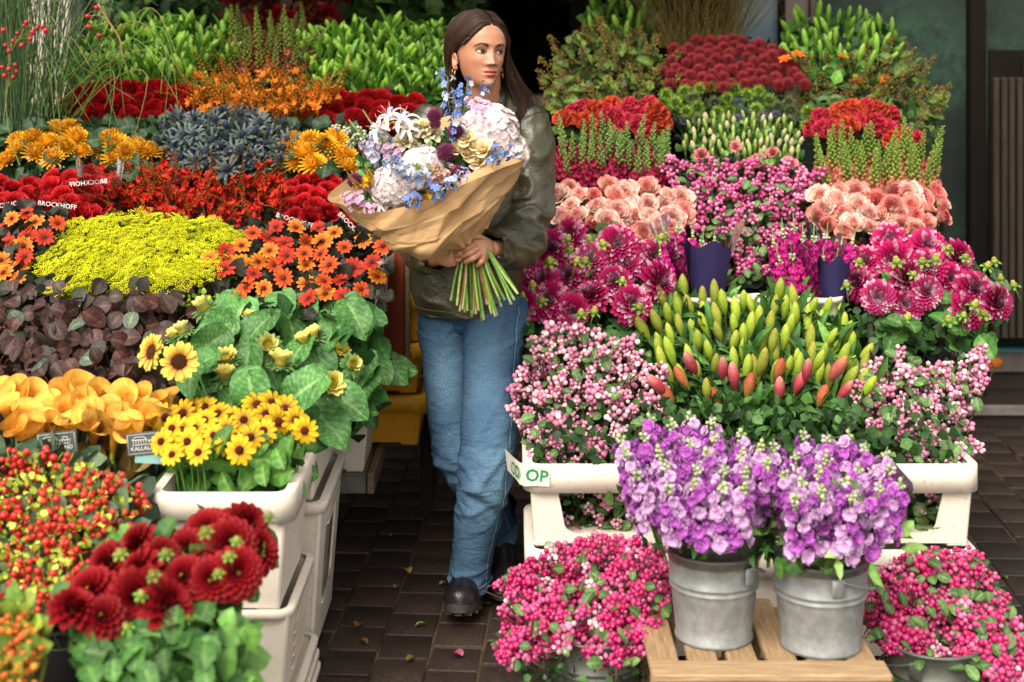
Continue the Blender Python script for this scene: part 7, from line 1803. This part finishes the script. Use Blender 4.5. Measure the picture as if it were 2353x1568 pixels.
for k in range(160):                             # the back
    a = rh.uniform(-1.3, 1.3); p0 = (.01 * math.sin(a), .045, .124); d = lambda r, z: (r * math.sin(a), r * math.cos(a) * 1.12 + .006, z)
    strand([p0, d(.055, .112), d(.083, .06), d(.089, 0), d(.084, -.08), d(.082, -.15), d(.080, -.235 - .02 * rh.random())], rh.uniform(.002, .0034))
for k in range(110):                             # loose wavy flyaways on the shoulder side
    o = rh.random(); w = rh.uniform(-.014, .022)
    strand([(.02, -.02 + .05 * o, .125), (.055, -.01 + .04 * o, .108), (.083 + .006 * o, .0, .045), (.092 + .022 * o, -.005, -.03), (.108 + .040 * o + w * .4, -.012, -.100), (.138 + .050 * o + w, -.02, -.160), (.128 + .075 * o - w, -.03 + .02 * o, -.225 - .03 * rh.random())], rh.uniform(.0005, .0011))
for k in range(40):
    o = rh.random(); strand([(-.02, .0 + .05 * o, .125), (-.055, .01 + .04 * o, .110), (-.080, .02, .05), (-.080 - .006 * o, .03, -.02), (-.072 - .012 * o, .04, -.08), (-.070 - .014 * o, .04, -.14), (-.066 - .02 * o, .045, -.2)], rh.uniform(.0005, .001))
part('hair', cap.mesh('hair', M_HAIR), WOM)
def ring(r, t, n=24): 
    m = MB(); m.tube([(r * math.cos(a), 0, r * math.sin(a)) for a in np.linspace(0, 2 * PI, n)], t, (.5, .5, .5), 6, cap=False); return m
for q, a in (((-.0795, -.004, -.0755), .5), ((-.0805, .006, -.072), .2), ((.082, -.008, -.0755), .3)):
    p = hw(np.array([q]))[0]; part('earring', ring(.0105, .0011).mesh('earring', M_GOLD), WOM, Matrix.Translation(Vector(p)) @ Matrix.Rotation(1.1 + a, 4, 'Z'))
for x, y, Y, mt, d in ((1033, 577, 4.049, M_GOLD, (1, -.2, .45)), (1093, 571, 4.042, M_GOLD, (-.85, -.1, -.5)), (1099, 582, 4.040, M_SILVER, (-.85, -.1, -.5))):
    part('finger_ring', ring(.0102, .0013).mesh('finger_ring', mt), WOM, frame(PX(x, y, Y + .008), Vector(d)) @ Matrix.Rotation(PI / 2, 4, 'X'))

# ---- jeans
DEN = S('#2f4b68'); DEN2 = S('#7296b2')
FOLDS = [(.14, 1.9, .05, .007, .012, .8), (.19, 1.2, -.05, .006, .010, .6), (.40, 1.5, .16, .006, .020, .5), (.52, 1.0, .10, .008, .014, .5), (.585, 2.0, -.06, .009, .011, .6), (.66, 1.6, .05, .007, .010, .7), (.74, 1.1, -.10, .005, .014, .5), (.90, 1.6, .03, .008, .010, .9), (.945, 1.3, -.03, .007, .009, .8)]
def leg_disp(seed, knee):
    def f(u, th, i, j):
        k = .0045 * nz(math.cos(th) * 1.3 + seed, math.sin(th) * 1.3, u * 4)
        r = 1 - abs(2 * nz(math.cos(th) * 1.0 + seed * 3, math.sin(th) * 1.0 + u * 2, u * 13 + .7 * math.sin(th + seed)))
        k += .0085 * max(0, r) ** 2.5 * (math.exp(-((u - knee) / .10) ** 2) + .9 * math.exp(-((u - .97) / .07) ** 2) + .75 * math.exp(-((u - .10) / .12) ** 2) + .18)
        # a few named folds: behind the knee and at the stacked hem
        for q_, (u0, t0, sl, am, wd, ln) in enumerate(FOLDS):
            d = u - u0 - sl * math.sin(th - t0); k += am * .8 * math.exp(-(d / wd) ** 2) * math.exp(-((1 - math.cos(th - t0 - seed * .3)) / ln) ** 2)
        k += .006 * math.exp(-((u - knee - .035 * math.sin(th * 1 + seed)) / .012) ** 2) - .006 * math.exp(-((u - knee - .03 - .035 * math.sin(th + seed)) / .012) ** 2)
        return k
    return f
jn = MB()
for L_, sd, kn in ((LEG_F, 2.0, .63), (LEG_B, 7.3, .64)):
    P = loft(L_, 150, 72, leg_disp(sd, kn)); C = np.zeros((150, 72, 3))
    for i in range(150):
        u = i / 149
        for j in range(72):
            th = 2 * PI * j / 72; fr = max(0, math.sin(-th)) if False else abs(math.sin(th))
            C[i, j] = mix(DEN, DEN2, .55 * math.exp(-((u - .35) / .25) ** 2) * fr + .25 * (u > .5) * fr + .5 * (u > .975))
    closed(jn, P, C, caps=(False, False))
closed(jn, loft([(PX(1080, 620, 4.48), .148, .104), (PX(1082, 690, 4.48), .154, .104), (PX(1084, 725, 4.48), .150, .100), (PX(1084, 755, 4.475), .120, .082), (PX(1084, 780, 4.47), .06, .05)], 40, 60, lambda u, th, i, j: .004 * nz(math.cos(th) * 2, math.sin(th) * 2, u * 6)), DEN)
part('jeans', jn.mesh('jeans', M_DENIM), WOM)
for L_, nm in ((LEG_F, 2.0), (LEG_B, 7.3)):                    # hems and outer seams
    R = loft(L_, 150, 72, leg_disp(nm, .63)); h = MB()
    e = R[143:150]; c = e.mean(axis=1, keepdims=True); E = c + (e - c) * 1.018
    h.grid(np.concatenate([E, E[-1:] * 0 + c[-1] + (E[-1:] - c[-1]) * .93]), S('#5f83a2'), closed=True); part('hem', h.mesh('hem', M_DENIM), WOM)
    s = MB(); Q = R[5:146, 8]; c = R[5:146].mean(axis=1); s.tube(c + (Q - c) * 1.002, .0009, S('#86a2b8'), 4); s2 = R[5:146, 9]; s.tube(c + (s2 - c) * 1.002, .0008, S('#31506f'), 4); part('seam', s.mesh('seam', M_DENIM), WOM)
    s = MB(); Q = R[142]; c = Q.mean(axis=0); s.tube(np.vstack([c + (Q - c) * 1.02, (c + (Q - c) * 1.02)[:1]]), .0009, S('#8fa6b8'), 4, cap=False); part('hem_stitch', s.mesh('hem_stitch', M_DENIM), WOM)

# ---- boots
def boot(M):
    up = MB(); rows = []
    for y, w, h in ((-.1985, .001, .040), (-.197, .012, .052), (-.192, .028, .064), (-.178, .040, .074), (-.155, .0465, .081), (-.125, .0490, .086), (-.095, .0470, .092), (-.065, .0435, .108), (-.035, .0415, .135), (-.0, .041, .15), (.035, .039, .14), (.06, .030, .12), (.072, .014, .09)):
        rows.append([(w * math.cos(a), y, .033 + (h - .033) * max(0, math.sin(a)) ** .8) for a in np.linspace(0, PI, 22)])
    up.grid(np.array(rows), (.1, .1, .1))
    sh_ = loft([(Vector((0, .012, .06)), .041, .058), (Vector((0, .012, .11)), .041, .052), (Vector((0, .014, .15)), .043, .050), (Vector((0, .016, .20)), .046, .052)], 24, 28, lambda u, th, i, j: .0025 * math.sin(u * 22 + math.sin(th))); up.grid(sh_, (.1, .1, .1), closed=True)
    b = part('boot', up.mesh('boot', M_BOOT), WOM, M)
    so = MB(); out = []
    for a in np.linspace(0, 2 * PI, 56, endpoint=False):
        y = -.062 - .142 * math.cos(a); w = .053 if y < -.08 else .0475; w = np.interp(y, [-.204, -.15, -.10, -.04, .02, .08], [.052, .0545, .053, .044, .046, .047]); x = math.copysign(abs(math.sin(a)) ** .62, math.sin(a)) * w; out.append((x, y))
    so.grid(np.array([[(x * k, (y + .062) * k - .062, z) for x, y in out] for k, z in ((.3, .036), (.985, .037), (1.0, .034), (1.0, .010), (.98, .008), (.3, .008))]), (.1, .1, .1), closed=True)
    for i in range(0, 56, 4):
        x, y = out[i]; k = MB(); k.box(-.012, .012, -.010, .010, 0, .0085, (.1, .1, .1)); so.add(k, Matrix.Translation((x * .80, (y + .062) * .84 - .062, 0)) @ Matrix.Rotation(math.atan2(y + .062, x), 4, 'Z'))
    s = sub('sole', so.mesh('sole', M_SOLE, False), b)
    w = MB(); w.tube([(x * 1.0, (y + .062) * 1.0 - .062, .0355) for x, y in out] + [(out[0][0], out[0][1], .0355)], .002, (.1, .1, .1), 5, cap=False); sub('welt', w.mesh('welt', M_BOOT), b)
    t = MB(); t.tube([(x, -.066 + .01 * (x / .045) ** 2, .108 - 9 * x * x) for x in np.linspace(-.043, .043, 14)], .0032, (.1, .1, .1), 6); t.tube([(.0, -.197 + .012 * i, z) for i, z in enumerate((.056, .071, .079, .084, .087, .0895, .0905, .094))], .0012, (.1, .1, .1), 5); sub('toe_seam', t.mesh('toe_seam', M_BOOT), b)
    return b
fx = PX(1076, 1340, 4.36).x
boot(Matrix.Translation((fx - .002, 4.40, .004)) @ Matrix.Rotation(-.10, 4, 'Z') @ Matrix.Rotation(-.17, 4, 'X') @ Matrix.Translation((0, -.03, 0)))
bx_ = PX(1150, 1236, 4.55).x
boot(Matrix.Translation((bx_, 4.572, .061)) @ Matrix.Rotation(.05, 4, 'Z') @ Matrix.Rotation(.3, 4, 'X'))

# ---- jacket
TOR = [(PX(1076, 716, 4.47), .150, .118), (PX(1074, 700, 4.47), .157, .126), (PX(1072, 670, 4.47), .166, .130), (PX(1072, 620, 4.47), .169, .132), (PX(1078, 520, 4.47), .168, .130), (PX(1088, 420, 4.48), .172, .126), (PX(1096, 340, 4.49), .178, .120), (PX(1101, 290, 4.50), .180, .106), (PX(1104, 262, 4.51), .170, .093), (PX(1107, 243, 4.51), .142, .083), (PX(1110, 228, 4.50), .104, .077), (PX(1111, 214, 4.49), .078, .074), (PX(1112, 202, 4.48), .073, .073)]
def tdisp(u, th, i, j):
    r = 1 - abs(2 * nz(math.cos(th) * 1.6, math.sin(th) * 1.6 + u, u * 7)); return .007 * max(0, r) ** 2 * (1 - u * .6) + .004 * nz(math.cos(th) * 2, math.sin(th) * 2, u * 5)
TP = loft(TOR, 110, 96, tdisp, flat=True)
zop, ztop = PX(0, 318, 4.4).z, PX(0, 202, 4.4).z
def keepj(i, j):
    p = TP[i, j]; hwid = .046 * (p[2] - zop) / (ztop - zop)
    return not (p[1] < 4.47 and abs(p[0] - (-.082)) < hwid)
jk = MB(); jk.grid(TP, (.1, .1, .1), closed=True, keep=keepj)
jb = part('jacket', jk.mesh('jacket', M_LEATHER), WOM)
def sdisp(sd):
    def f(u, th, i, j):
        n1 = nz(math.cos(th) * .9 + sd, math.sin(th) * .9, u * 8 + .8 * math.cos(th + sd)); r = 1 - abs(2.2 * n1)
        e = math.exp(-((u - .60) / .16) ** 2) + .55 * math.exp(-((u - .92) / .10) ** 2) + .3
        return .019 * (max(0, r) ** 1.6 - .25) * e + .004 * nz(math.cos(th) * 3 + sd, math.sin(th) * 3, u * 14)
    return f
SL = [(PX(1192, 258, 4.51), .050, .060), (PX(1212, 285, 4.50), .066, .074), (PX(1222, 340, 4.48), .070, .078), (PX(1222, 420, 4.46), .068, .076), (PX(1216, 495, 4.42), .070, .076), (PX(1200, 548, 4.34), .066, .070), (PX(1168, 566, 4.24), .058, .058), (PX(1140, 570, 4.17), .050, .048), (PX(1124, 572, 4.13), .046, .043)]
SR = [(PX(1008, 262, 4.51), .050, .060), (PX(990, 288, 4.50), .066, .072), (PX(978, 350, 4.48), .068, .074), (PX(972, 430, 4.46), .066, .074), (PX(962, 510, 4.40), .066, .070), (PX(968, 565, 4.30), .060, .062), (PX(985, 585, 4.21), .052, .052), (PX(1003, 588, 4.15), .044, .042)]
for A, sd in ((SL, 1.3), (SR, 5.1)):
    s = MB(); P = loft(A, 110, 60, sdisp(sd)); s.grid(P, (.1, .1, .1), closed=True)
    e = P[-1]; c = e.mean(axis=0); s.grid(np.array([e, c + (e - c) * .90, c + (P[-6] - P[-6].mean(axis=0)) * .8 + (P[-6].mean(axis=0) - c)]), (.02, .02, .02), closed=True)
    part('sleeve', s.mesh('sleeve', M_LEATHER), WOM)
    s = MB(); Q = P[-9]; c = Q.mean(axis=0); Q = c + (Q - c) * 1.012; s.tube(np.vstack([Q, Q[:1]]), .0014, (.1, .1, .1), 4, cap=False); part('cuff_seam', s.mesh('cuff_seam', M_LEATHER), WOM)
    # shoulder seam
    s = MB(); Q = P[12]; c = Q.mean(axis=0); Q = c + (Q - c) * 1.010; s.tube(np.vstack([Q, Q[:1]]), .0016, (.1, .1, .1), 4, cap=False); part('shoulder_seam', s.mesh('shoulder_seam', M_LEATHER), WOM)
bt = MB(); bt.sphere((0, 0, 0), (.0085, .004, .0085), (.05, .05, .05), 6, 12); part('cuff_button', bt.mesh('cuff_button', M_BOOT), WOM, Matrix.Translation(PX(1146, 594, 4.10)))
s = MB(); Q = TP[9]; c = Q.mean(axis=0); Q = c + (Q - c) * 1.004; s.tube(np.vstack([Q, Q[:1]]), .0013, S('#6a6848'), 4, cap=False); part('hem_seam', s.mesh('hem_seam', M_STEM), WOM)
# collar flaps and zip
for sx in (-1, 1):
    a = [PX(1112 + sx * 52, 208, 4.47), PX(1112 + sx * 50, 232, 4.44), PX(1112 + sx * 40, 262, 4.415), PX(1112 + sx * 22, 292, 4.395), PX(1112 + sx * 6, 315, 4.375)]
    b_ = [PX(1112 + sx * 66, 205, 4.50), PX(1112 + sx * 74, 228, 4.46), PX(1112 + sx * 74, 258, 4.425), PX(1112 + sx * 58, 284, 4.40), PX(1112 + sx * 20, 318, 4.378)]
    A, B = crom([tuple(p) for p in a], 20), crom([tuple(p) for p in b_], 20); G = []
    for v, o in ((0, 0), (0, -.008), (.5, -.014), (1, -.010), (1, .004)): G.append(A * (1 - v) + B * v + np.array([0, o, .002]))
    m = MB(); m.grid(np.array(G).transpose(1, 0, 2), (.1, .1, .1)); part('collar', m.mesh('collar', M_LEATHER), WOM)
    m = MB(); m.tube(A + np.array([-sx * .003, -.010, 0]), .0024, (.1, .1, .1), 5); part('zip_tape', m.mesh('zip_tape', M_BOOT), WOM)
    m = MB()
    for q in A[1:]:
        m.sphere(q + np.array([-sx * .0055, -.012, 0]), .0014, (.5, .5, .5), 3, 5)
    part('zip_teeth', m.mesh('zip_teeth', M_SILVER), WOM)

# ================================================================== the bouquet in kraft paper
BQ = empty('bouquet', tuple(PX(1085, 570, 4.07)), 'large mixed bouquet in brown kraft paper held in both hands', 'bouquet')
def paper_mat():
    m, nt, b = newmat('kraft_paper')
    tc = N(nt, 'ShaderNodeTexCoord'); n1 = N(nt, 'ShaderNodeTexNoise', Scale=12.0, Detail=5.0); nt.links.new(tc.outputs['Object'], n1.inputs['Vector'])
    r = ramp(nt, [(.3, tuple(S('#bf9869'))), (.7, tuple(S('#cba87c')))]); nt.links.new(n1.outputs['Fac'], r.inputs[0]); nt.links.new(r.outputs[0], b.inputs['Base Color'])
    b.inputs['Roughness'].default_value = .75; b.inputs['Specular IOR Level'].default_value = .2
    n2 = N(nt, 'ShaderNodeTexNoise', Scale=30.0, Detail=4.0); nt.links.new(tc.outputs['Object'], n2.inputs['Vector']); bp = N(nt, 'ShaderNodeBump', Strength=.25, Distance=.004); nt.links.new(n2.outputs['Fac'], bp.inputs['Height']); nt.links.new(bp.outputs[0], b.inputs['Normal'])
    tr = N(nt, 'ShaderNodeBsdfTranslucent'); nt.links.new(r.outputs[0], tr.inputs['Color']); mx = N(nt, 'ShaderNodeMixShader', Fac=.12); out = nt.nodes['Material Output']
    nt.links.new(b.outputs[0], mx.inputs[1]); nt.links.new(tr.outputs[0], mx.inputs[2]); nt.links.new(mx.outputs[0], out.inputs['Surface'])
    return m
M_PAPER = paper_mat()
rim_ = [(752, 455, 4.02), (795, 477, 3.95), (850, 490, 3.91), (925, 477, 3.89), (1005, 449, 3.89), (1080, 418, 3.91), (1150, 388, 3.96), (1206, 362, 4.03), (1192, 312, 4.20), (1140, 280, 4.29), (1078, 262, 4.33), (1000, 275, 4.34), (900, 330, 4.28), (805, 405, 4.15)]
mid_ = [(862, 535, 4.08), (880, 560, 4.02), (912, 574, 3.96), (965, 580, 3.93), (1022, 560, 3.93), (1076, 520, 3.955), (1125, 485, 4.00), (1168, 445, 4.08), (1150, 410, 4.20), (1120, 400, 4.25), (1080, 400, 4.27), (1020, 420, 4.27), (960, 450, 4.23), (890, 490, 4.16)]
low_ = [(985, 560, 4.11), (990, 576, 4.07), (1002, 584, 4.03), (1025, 580, 4.01), (1050, 570, 4.005), (1075, 553, 4.01), (1100, 535, 4.03), (1122, 515, 4.08), (1112, 505, 4.16), (1098, 505, 4.18), (1080, 505, 4.19), (1060, 510, 4.19), (1030, 525, 4.17), (1000, 545, 4.15)]
gc = PX(1082, 560, 4.075)
def ringpts(L): return np.array([tuple(PX(*q)) for q in L])
R0, R1, R2 = ringpts(rim_), ringpts(mid_), ringpts(low_)
R3 = np.array([tuple(gc + (Vector(p) - gc).normalized() * .030) for p in R2])
def per(R, n):
    k = len(R); Q = np.vstack([R[-2:], R, R[:3]]); out = []
    for u in np.linspace(0, k, n, endpoint=False):
        i = int(u); t = u - i; a, b, c, d = Q[i + 1], Q[i + 2], Q[i + 3], Q[i + 4]
        out.append(.5 * (2 * b + (c - a) * t + (2 * a - 5 * b + 4 * c - d) * t * t + (3 * b - a - 3 * c + d) * t ** 3))
    return np.array(out)
nU, nV = 300, 110
rings = [per(R, nU) for R in (R0, R0 * .5 + R1 * .5 + np.array([0, .0, -.004]), R1, R2, R3)]
PP = np.zeros((nV, nU, 3))
for j in range(nU): PP[:, j] = crom(np.array([r[j] for r in rings]), nV)
# crumples: sharp-ridged folds gathering toward the grip
NRM = np.cross(np.roll(PP, -1, 1) - np.roll(PP, 1, 1), np.gradient(PP, axis=0)); NRM /= np.linalg.norm(NRM, axis=2)[:, :, None] + 1e-9
CU, CV = 17, 5
rp_ = np.random.RandomState(4); KO = rp_.normal(0, 1, (CV + 1, CU)) * .0095; KO[0] *= .35; KO[-1] *= .25
KO2 = rp_.normal(0, 1, (12, 40)) * .0022
def facet(K, t, a):                       # folded flat planes between random creases
    cv, cu = K.shape[0] - 1, K.shape[1]; v = t * cv; i = min(int(v), cv - 1); fv = v - i; u = (a / (2 * PI)) * cu + .5 * (i % 2) ; j = int(u) % cu; fu = u - int(u); j1 = (j + 1) % cu
    A, B, C, D = K[i, j], K[i, j1], K[i + 1, j], K[i + 1, j1]
    return A + fu * (B - A) + fv * (C - A) if fu + fv < 1 else D + (1 - fu) * (C - D) + (1 - fv) * (B - D)
for i in range(nV):
    t = i / (nV - 1)
    for j in range(nU):
        a = 2 * PI * j / nU; w_ = .55 * (a + .8 * math.sin(a * 2)); k = facet(KO, t, (a + .9 * t) % (2 * PI)) + facet(KO2, t, (a + .4 * t) % (2 * PI))
        k += .008 * (abs(((a * 9 / PI + 1.5 * math.sin(a * 3)) % 2) - 1) - .5) * max(0, t - .45) * 2.2 * (1 - max(0, t - .9) * 8)
        PP[i, j] = PP[i, j] + NRM[i, j] * k
m = MB(); m.grid(PP, (.5, .4, .3), closed=True); pw = part('paper_wrap', m.mesh('paper_wrap', M_PAPER), BQ)
# back sheet of the paper standing up behind the blooms
A = per(R0, nU); bs_ = []
for v in np.linspace(0, 1, 10):
    bs_.append([A[j] + np.array([0, .02 * v, .0]) + np.array([.0, 0, .028 * v * math.sin(PI * (j - 96) / 50)]) for j in range(96, 147)])
G = np.array(bs_)
for i in range(10):
    for j in range(G.shape[1]): G[i, j, 1] += .02 * nz(*(G[i, j] * 18)) * i / 9
m = MB(); m.grid(G, (.5, .4, .3)); part('paper_back_edge', m.mesh('paper_back_edge', M_PAPER), BQ)
AX = (PX(985, 370, 4.02) - PX(1085, 560, 4.08)).normalized()
def put(nm, me, x, y, Y, n=None, s=1.0, spin=None):
    p = PX(x, y, Y); n = Vector(n) if n is not None else ((p - PX(1060, 520, 4.2)).normalized() + Vector((0, -.7, .25)))
    return part(nm, me, BQ, frame(p, n, rnd.uniform(0, 6) if spin is None else spin, s))
HY1, HY2 = S('#f6efec'), S('#e8ccd2')
hyd = [hydrangea(.068, HY1, HY2, 58, k) for k in range(2)]
HYD = [h.mesh('hydrangea', M_PETAL) for h in hyd]
put('hydrangea', HYD[0], 1130, 305, 4.05, (.25, -.9, .45), 1.05); put('hydrangea', HYD[1], 1172, 352, 4.06, (.75, -.8, .2), .78)
put('hydrangea', HYD[1], 968, 385, 3.97, (-.05, -.95, .35), .82); put('hydrangea', HYD[0], 905, 425, 3.95, (-.15, -.95, .15), .8); put('hydrangea', HYD[0], 1100, 290, 4.12, (-.1, -.8, .7), .7)
LST = [floret4(.0185, S('#a9a3c4'), S('#cfcade'), k, ruf=.2, layers=2, center=S('#e6e0d0')).mesh('floret', M_PETAL) for k in range(3)]
for x, y, Y, s in ((860, 300, 4.03, 1), (832, 320, 4.04, 1), (880, 330, 4.0, 1)): 
    tops = [PX(x, y - 6, Y)]; spires(BQ, tops, PX(1060, 520, 4.15), LST, .11, 22, .020, .9)
for x, y in ((800, 300), (815, 318), (806, 330), (830, 300), (775, 293)): put('bud', BUDTIP[rnd.randrange(3)], x, y, 4.04, None, .9)
NER = PM(nerine, 3, M_PETAL)
for x, y, n, s in ((925, 285, (-.2, -.4, 1), 1.05), (880, 300, (-.7, -.5, .7), 1.0), (905, 455, (-.4, -.9, -.1), .95), (880, 465, (-.6, -.8, -.2), .85), (935, 300, (.1, -.8, .6), .8), (900, 275, (-.5, -.4, .9), .95), (950, 440, (0, -1, -.1), .7)): put('nerine', NER[rnd.randrange(3)], x, y, 3.96, n, s)
CREAM = PM(dahlia, 2, M_PETAL, S('#e6dcb0'), S('#f2ecd2'), S('#d8d09a'), R=.036, n=44, wide=.34)
for x, y, s in ((952, 300, 1), (992, 308, .95), (930, 328, 1), (975, 292, .8)): put('cream_dahlia', CREAM[rnd.randrange(2)], x, y, 4.0, (rnd.uniform(-.3, .3), -.5, .9), s)
DRUM = PM(spiky, 2, M_PETAL, .025, 170, S('#4a1832'), S('#8a3a62'), w=.10, inner=.62, up=-.8)
for x, y, s in ((998, 266, .9), (1047, 303, 1.0), (1026, 350, 1.15), (1054, 398, .95), (816, 415, .95), (872, 428, .7), (1000, 285, .7)): put('drumstick_allium', DRUM[rnd.randrange(2)], x, y, 3.955, (rnd.uniform(-.2, .2), -.3, 1), s)
DEL = PM(delphinium, 5, M_PETAL, S('#3f5fb5'), S('#7d9ad6'), n=10)
DELW = PM(delphinium, 3, M_PETAL, S('#6f8fd0'), S('#a9bfe4'), n=9, white=.6)
for x, y, Y, n, s in ((1034, 262, 4.1, (-.08, -.2, 1), .85), (1066, 262, 4.1, (.06, -.2, 1), .75), (1040, 300, 4.02, (0, -.5, .9), 1), (1020, 212, 4.12, (-.25, -.1, 1), .5), (1106, 250, 4.1, (.2, -.3, 1), .6), (1050, 330, 3.98, (0, -.6, .8), .9), (975, 430, 3.92, (-.1, -.8, .4), 1), (1000, 455, 3.91, (.2, -.8, .3), .9), (940, 410, 3.93, (-.3, -.8, .5), .9), (1035, 425, 3.92, (.3, -.8, .3), .8), (1130, 385, 3.95, (.2, -.8, .5), .8), (1150, 370, 3.96, (.4, -.8, .4), .7), (960, 465, 3.91, (-.1, -.9, .1), .8), (920, 395, 3.94, (-.2, -.9, .5), .8)):
    put('delphinium', (DEL + DELW)[rnd.randrange(8)], x, y, Y, n, s)
TUL = PM(rose, 2, M_PETAL, S('#ecd29c'), S('#e6c88e'), S('#f4e4bc'), R=.0175, n=20, open_=.7, rim=1.6)
for x, y, s in ((1072, 318, 1), (1070, 352, 1.1), (1112, 345, 1.05), (1098, 372, 1.0), (1052, 345, .8), (1085, 335, .9)): put('double_tulip', TUL[rnd.randrange(2)], x, y, 3.96, (rnd.uniform(-.4, .5), -.8, .6), s)
YC = []
for k in range(2):
    y_ = crocosmia(False, seed=40 + k, L=.12); C = np.concatenate(y_.c); C = mix(C, np.tile(S('#d9b01c'), (len(C), 1)), np.full(len(C), .85)); y_.c = [C]; YC.append(y_.mesh('yellow_crocosmia', M_PETAL))
for x, y, s in ((840, 440, .8), (870, 435, .75), (985, 470, .7), (895, 290, .6), (955, 475, .6), (855, 418, .7)): put('yellow_crocosmia', YC[rnd.randrange(2)], x, y, 3.95, (rnd.uniform(-.6, .2), -.7, .4), s)
WAX = PM(waxflower, 3, M_PETAL)
for x, y, s in ((1092, 240, 1), (1110, 250, .9), (835, 455, 1.1), (815, 470, 1.0), (850, 478, .9), (1040, 400, .9), (1068, 415, .8), (900, 355, .9), (1085, 405, .8), (805, 455, .8)): put('waxflower', WAX[rnd.randrange(3)], x, y, 3.955, None, s)
GS = PM(snap_spire, 2, M_PETAL, S('#c9a08a'), S('#d8b4a4'), S('#8fa35a'), L=.10, dens=32)
for x, y in ((1000, 405), (1020, 410)): put('green_snapdragon', GS[rnd.randrange(2)], x, y, 3.93, (-.8, -.6, .5), .8)
P = [PX(rnd.uniform(830, 1180), rnd.uniform(300, 450), 0) for _ in range(1)]; P = []
for _ in range(900):
    u = rnd.random(); v = rnd.random(); x = 830 + 350 * u; y = 300 + 60 + 110 * v - 90 * u * .9; P.append(PX(x, y, rnd.uniform(4.02, 4.2)))
part('foliage', leaf_cloud(P, .035, [S(q) for q in ('#3f6a34', '#54803f', '#2f552a', '#6a8f4c')], wid=.3).mesh('foliage', M_LEAF), BQ, kind='stuff')
# cut stems below the hands
g0 = PX(1085, 575, 4.085)
ends = [(1036, 692), (1050, 702), (1056, 716), (1062, 712), (1068, 718), (1074, 715), (1084, 728), (1088, 722), (1094, 722), (1108, 738), (1112, 735), (1130, 722), (1138, 728), (1142, 725), (1120, 700), (1148, 690), (1160, 690), (1175, 700), (1182, 690), (1190, 676), (1186, 668), (1100, 715), (1152, 705)]
for k, (x, y) in enumerate(ends):
    e = PX(x, y, 4.03 + rnd.uniform(-.03, .05)); t = PX(1065 + (x - 1040) * .34, 565 + rnd.uniform(-8, 4), 4.075 + rnd.uniform(-.012, .012))
    m = MB(); c = S('#7a3f28') if k in (2, 8, 14) else S(('#6a8f34', '#7da23f', '#55802c', '#90a85a')[k % 4]); r = .0038 if k not in (2, 8) else .003
    mid = t.lerp(e, .5) + Vector((rnd.uniform(-.006, .006), -.004, 0))
    C = np.tile(c, (10, 1)); C[-1] = S('#b9c08a'); m.tube(crom([tuple(t), tuple(mid), tuple(e)], 10), [r * q for q in (1, 1, 1, .96, 1, 1.1, 1, .98, 1, 1)], C, 7); part('stem', m.mesh('stem', M_STEM), BQ)
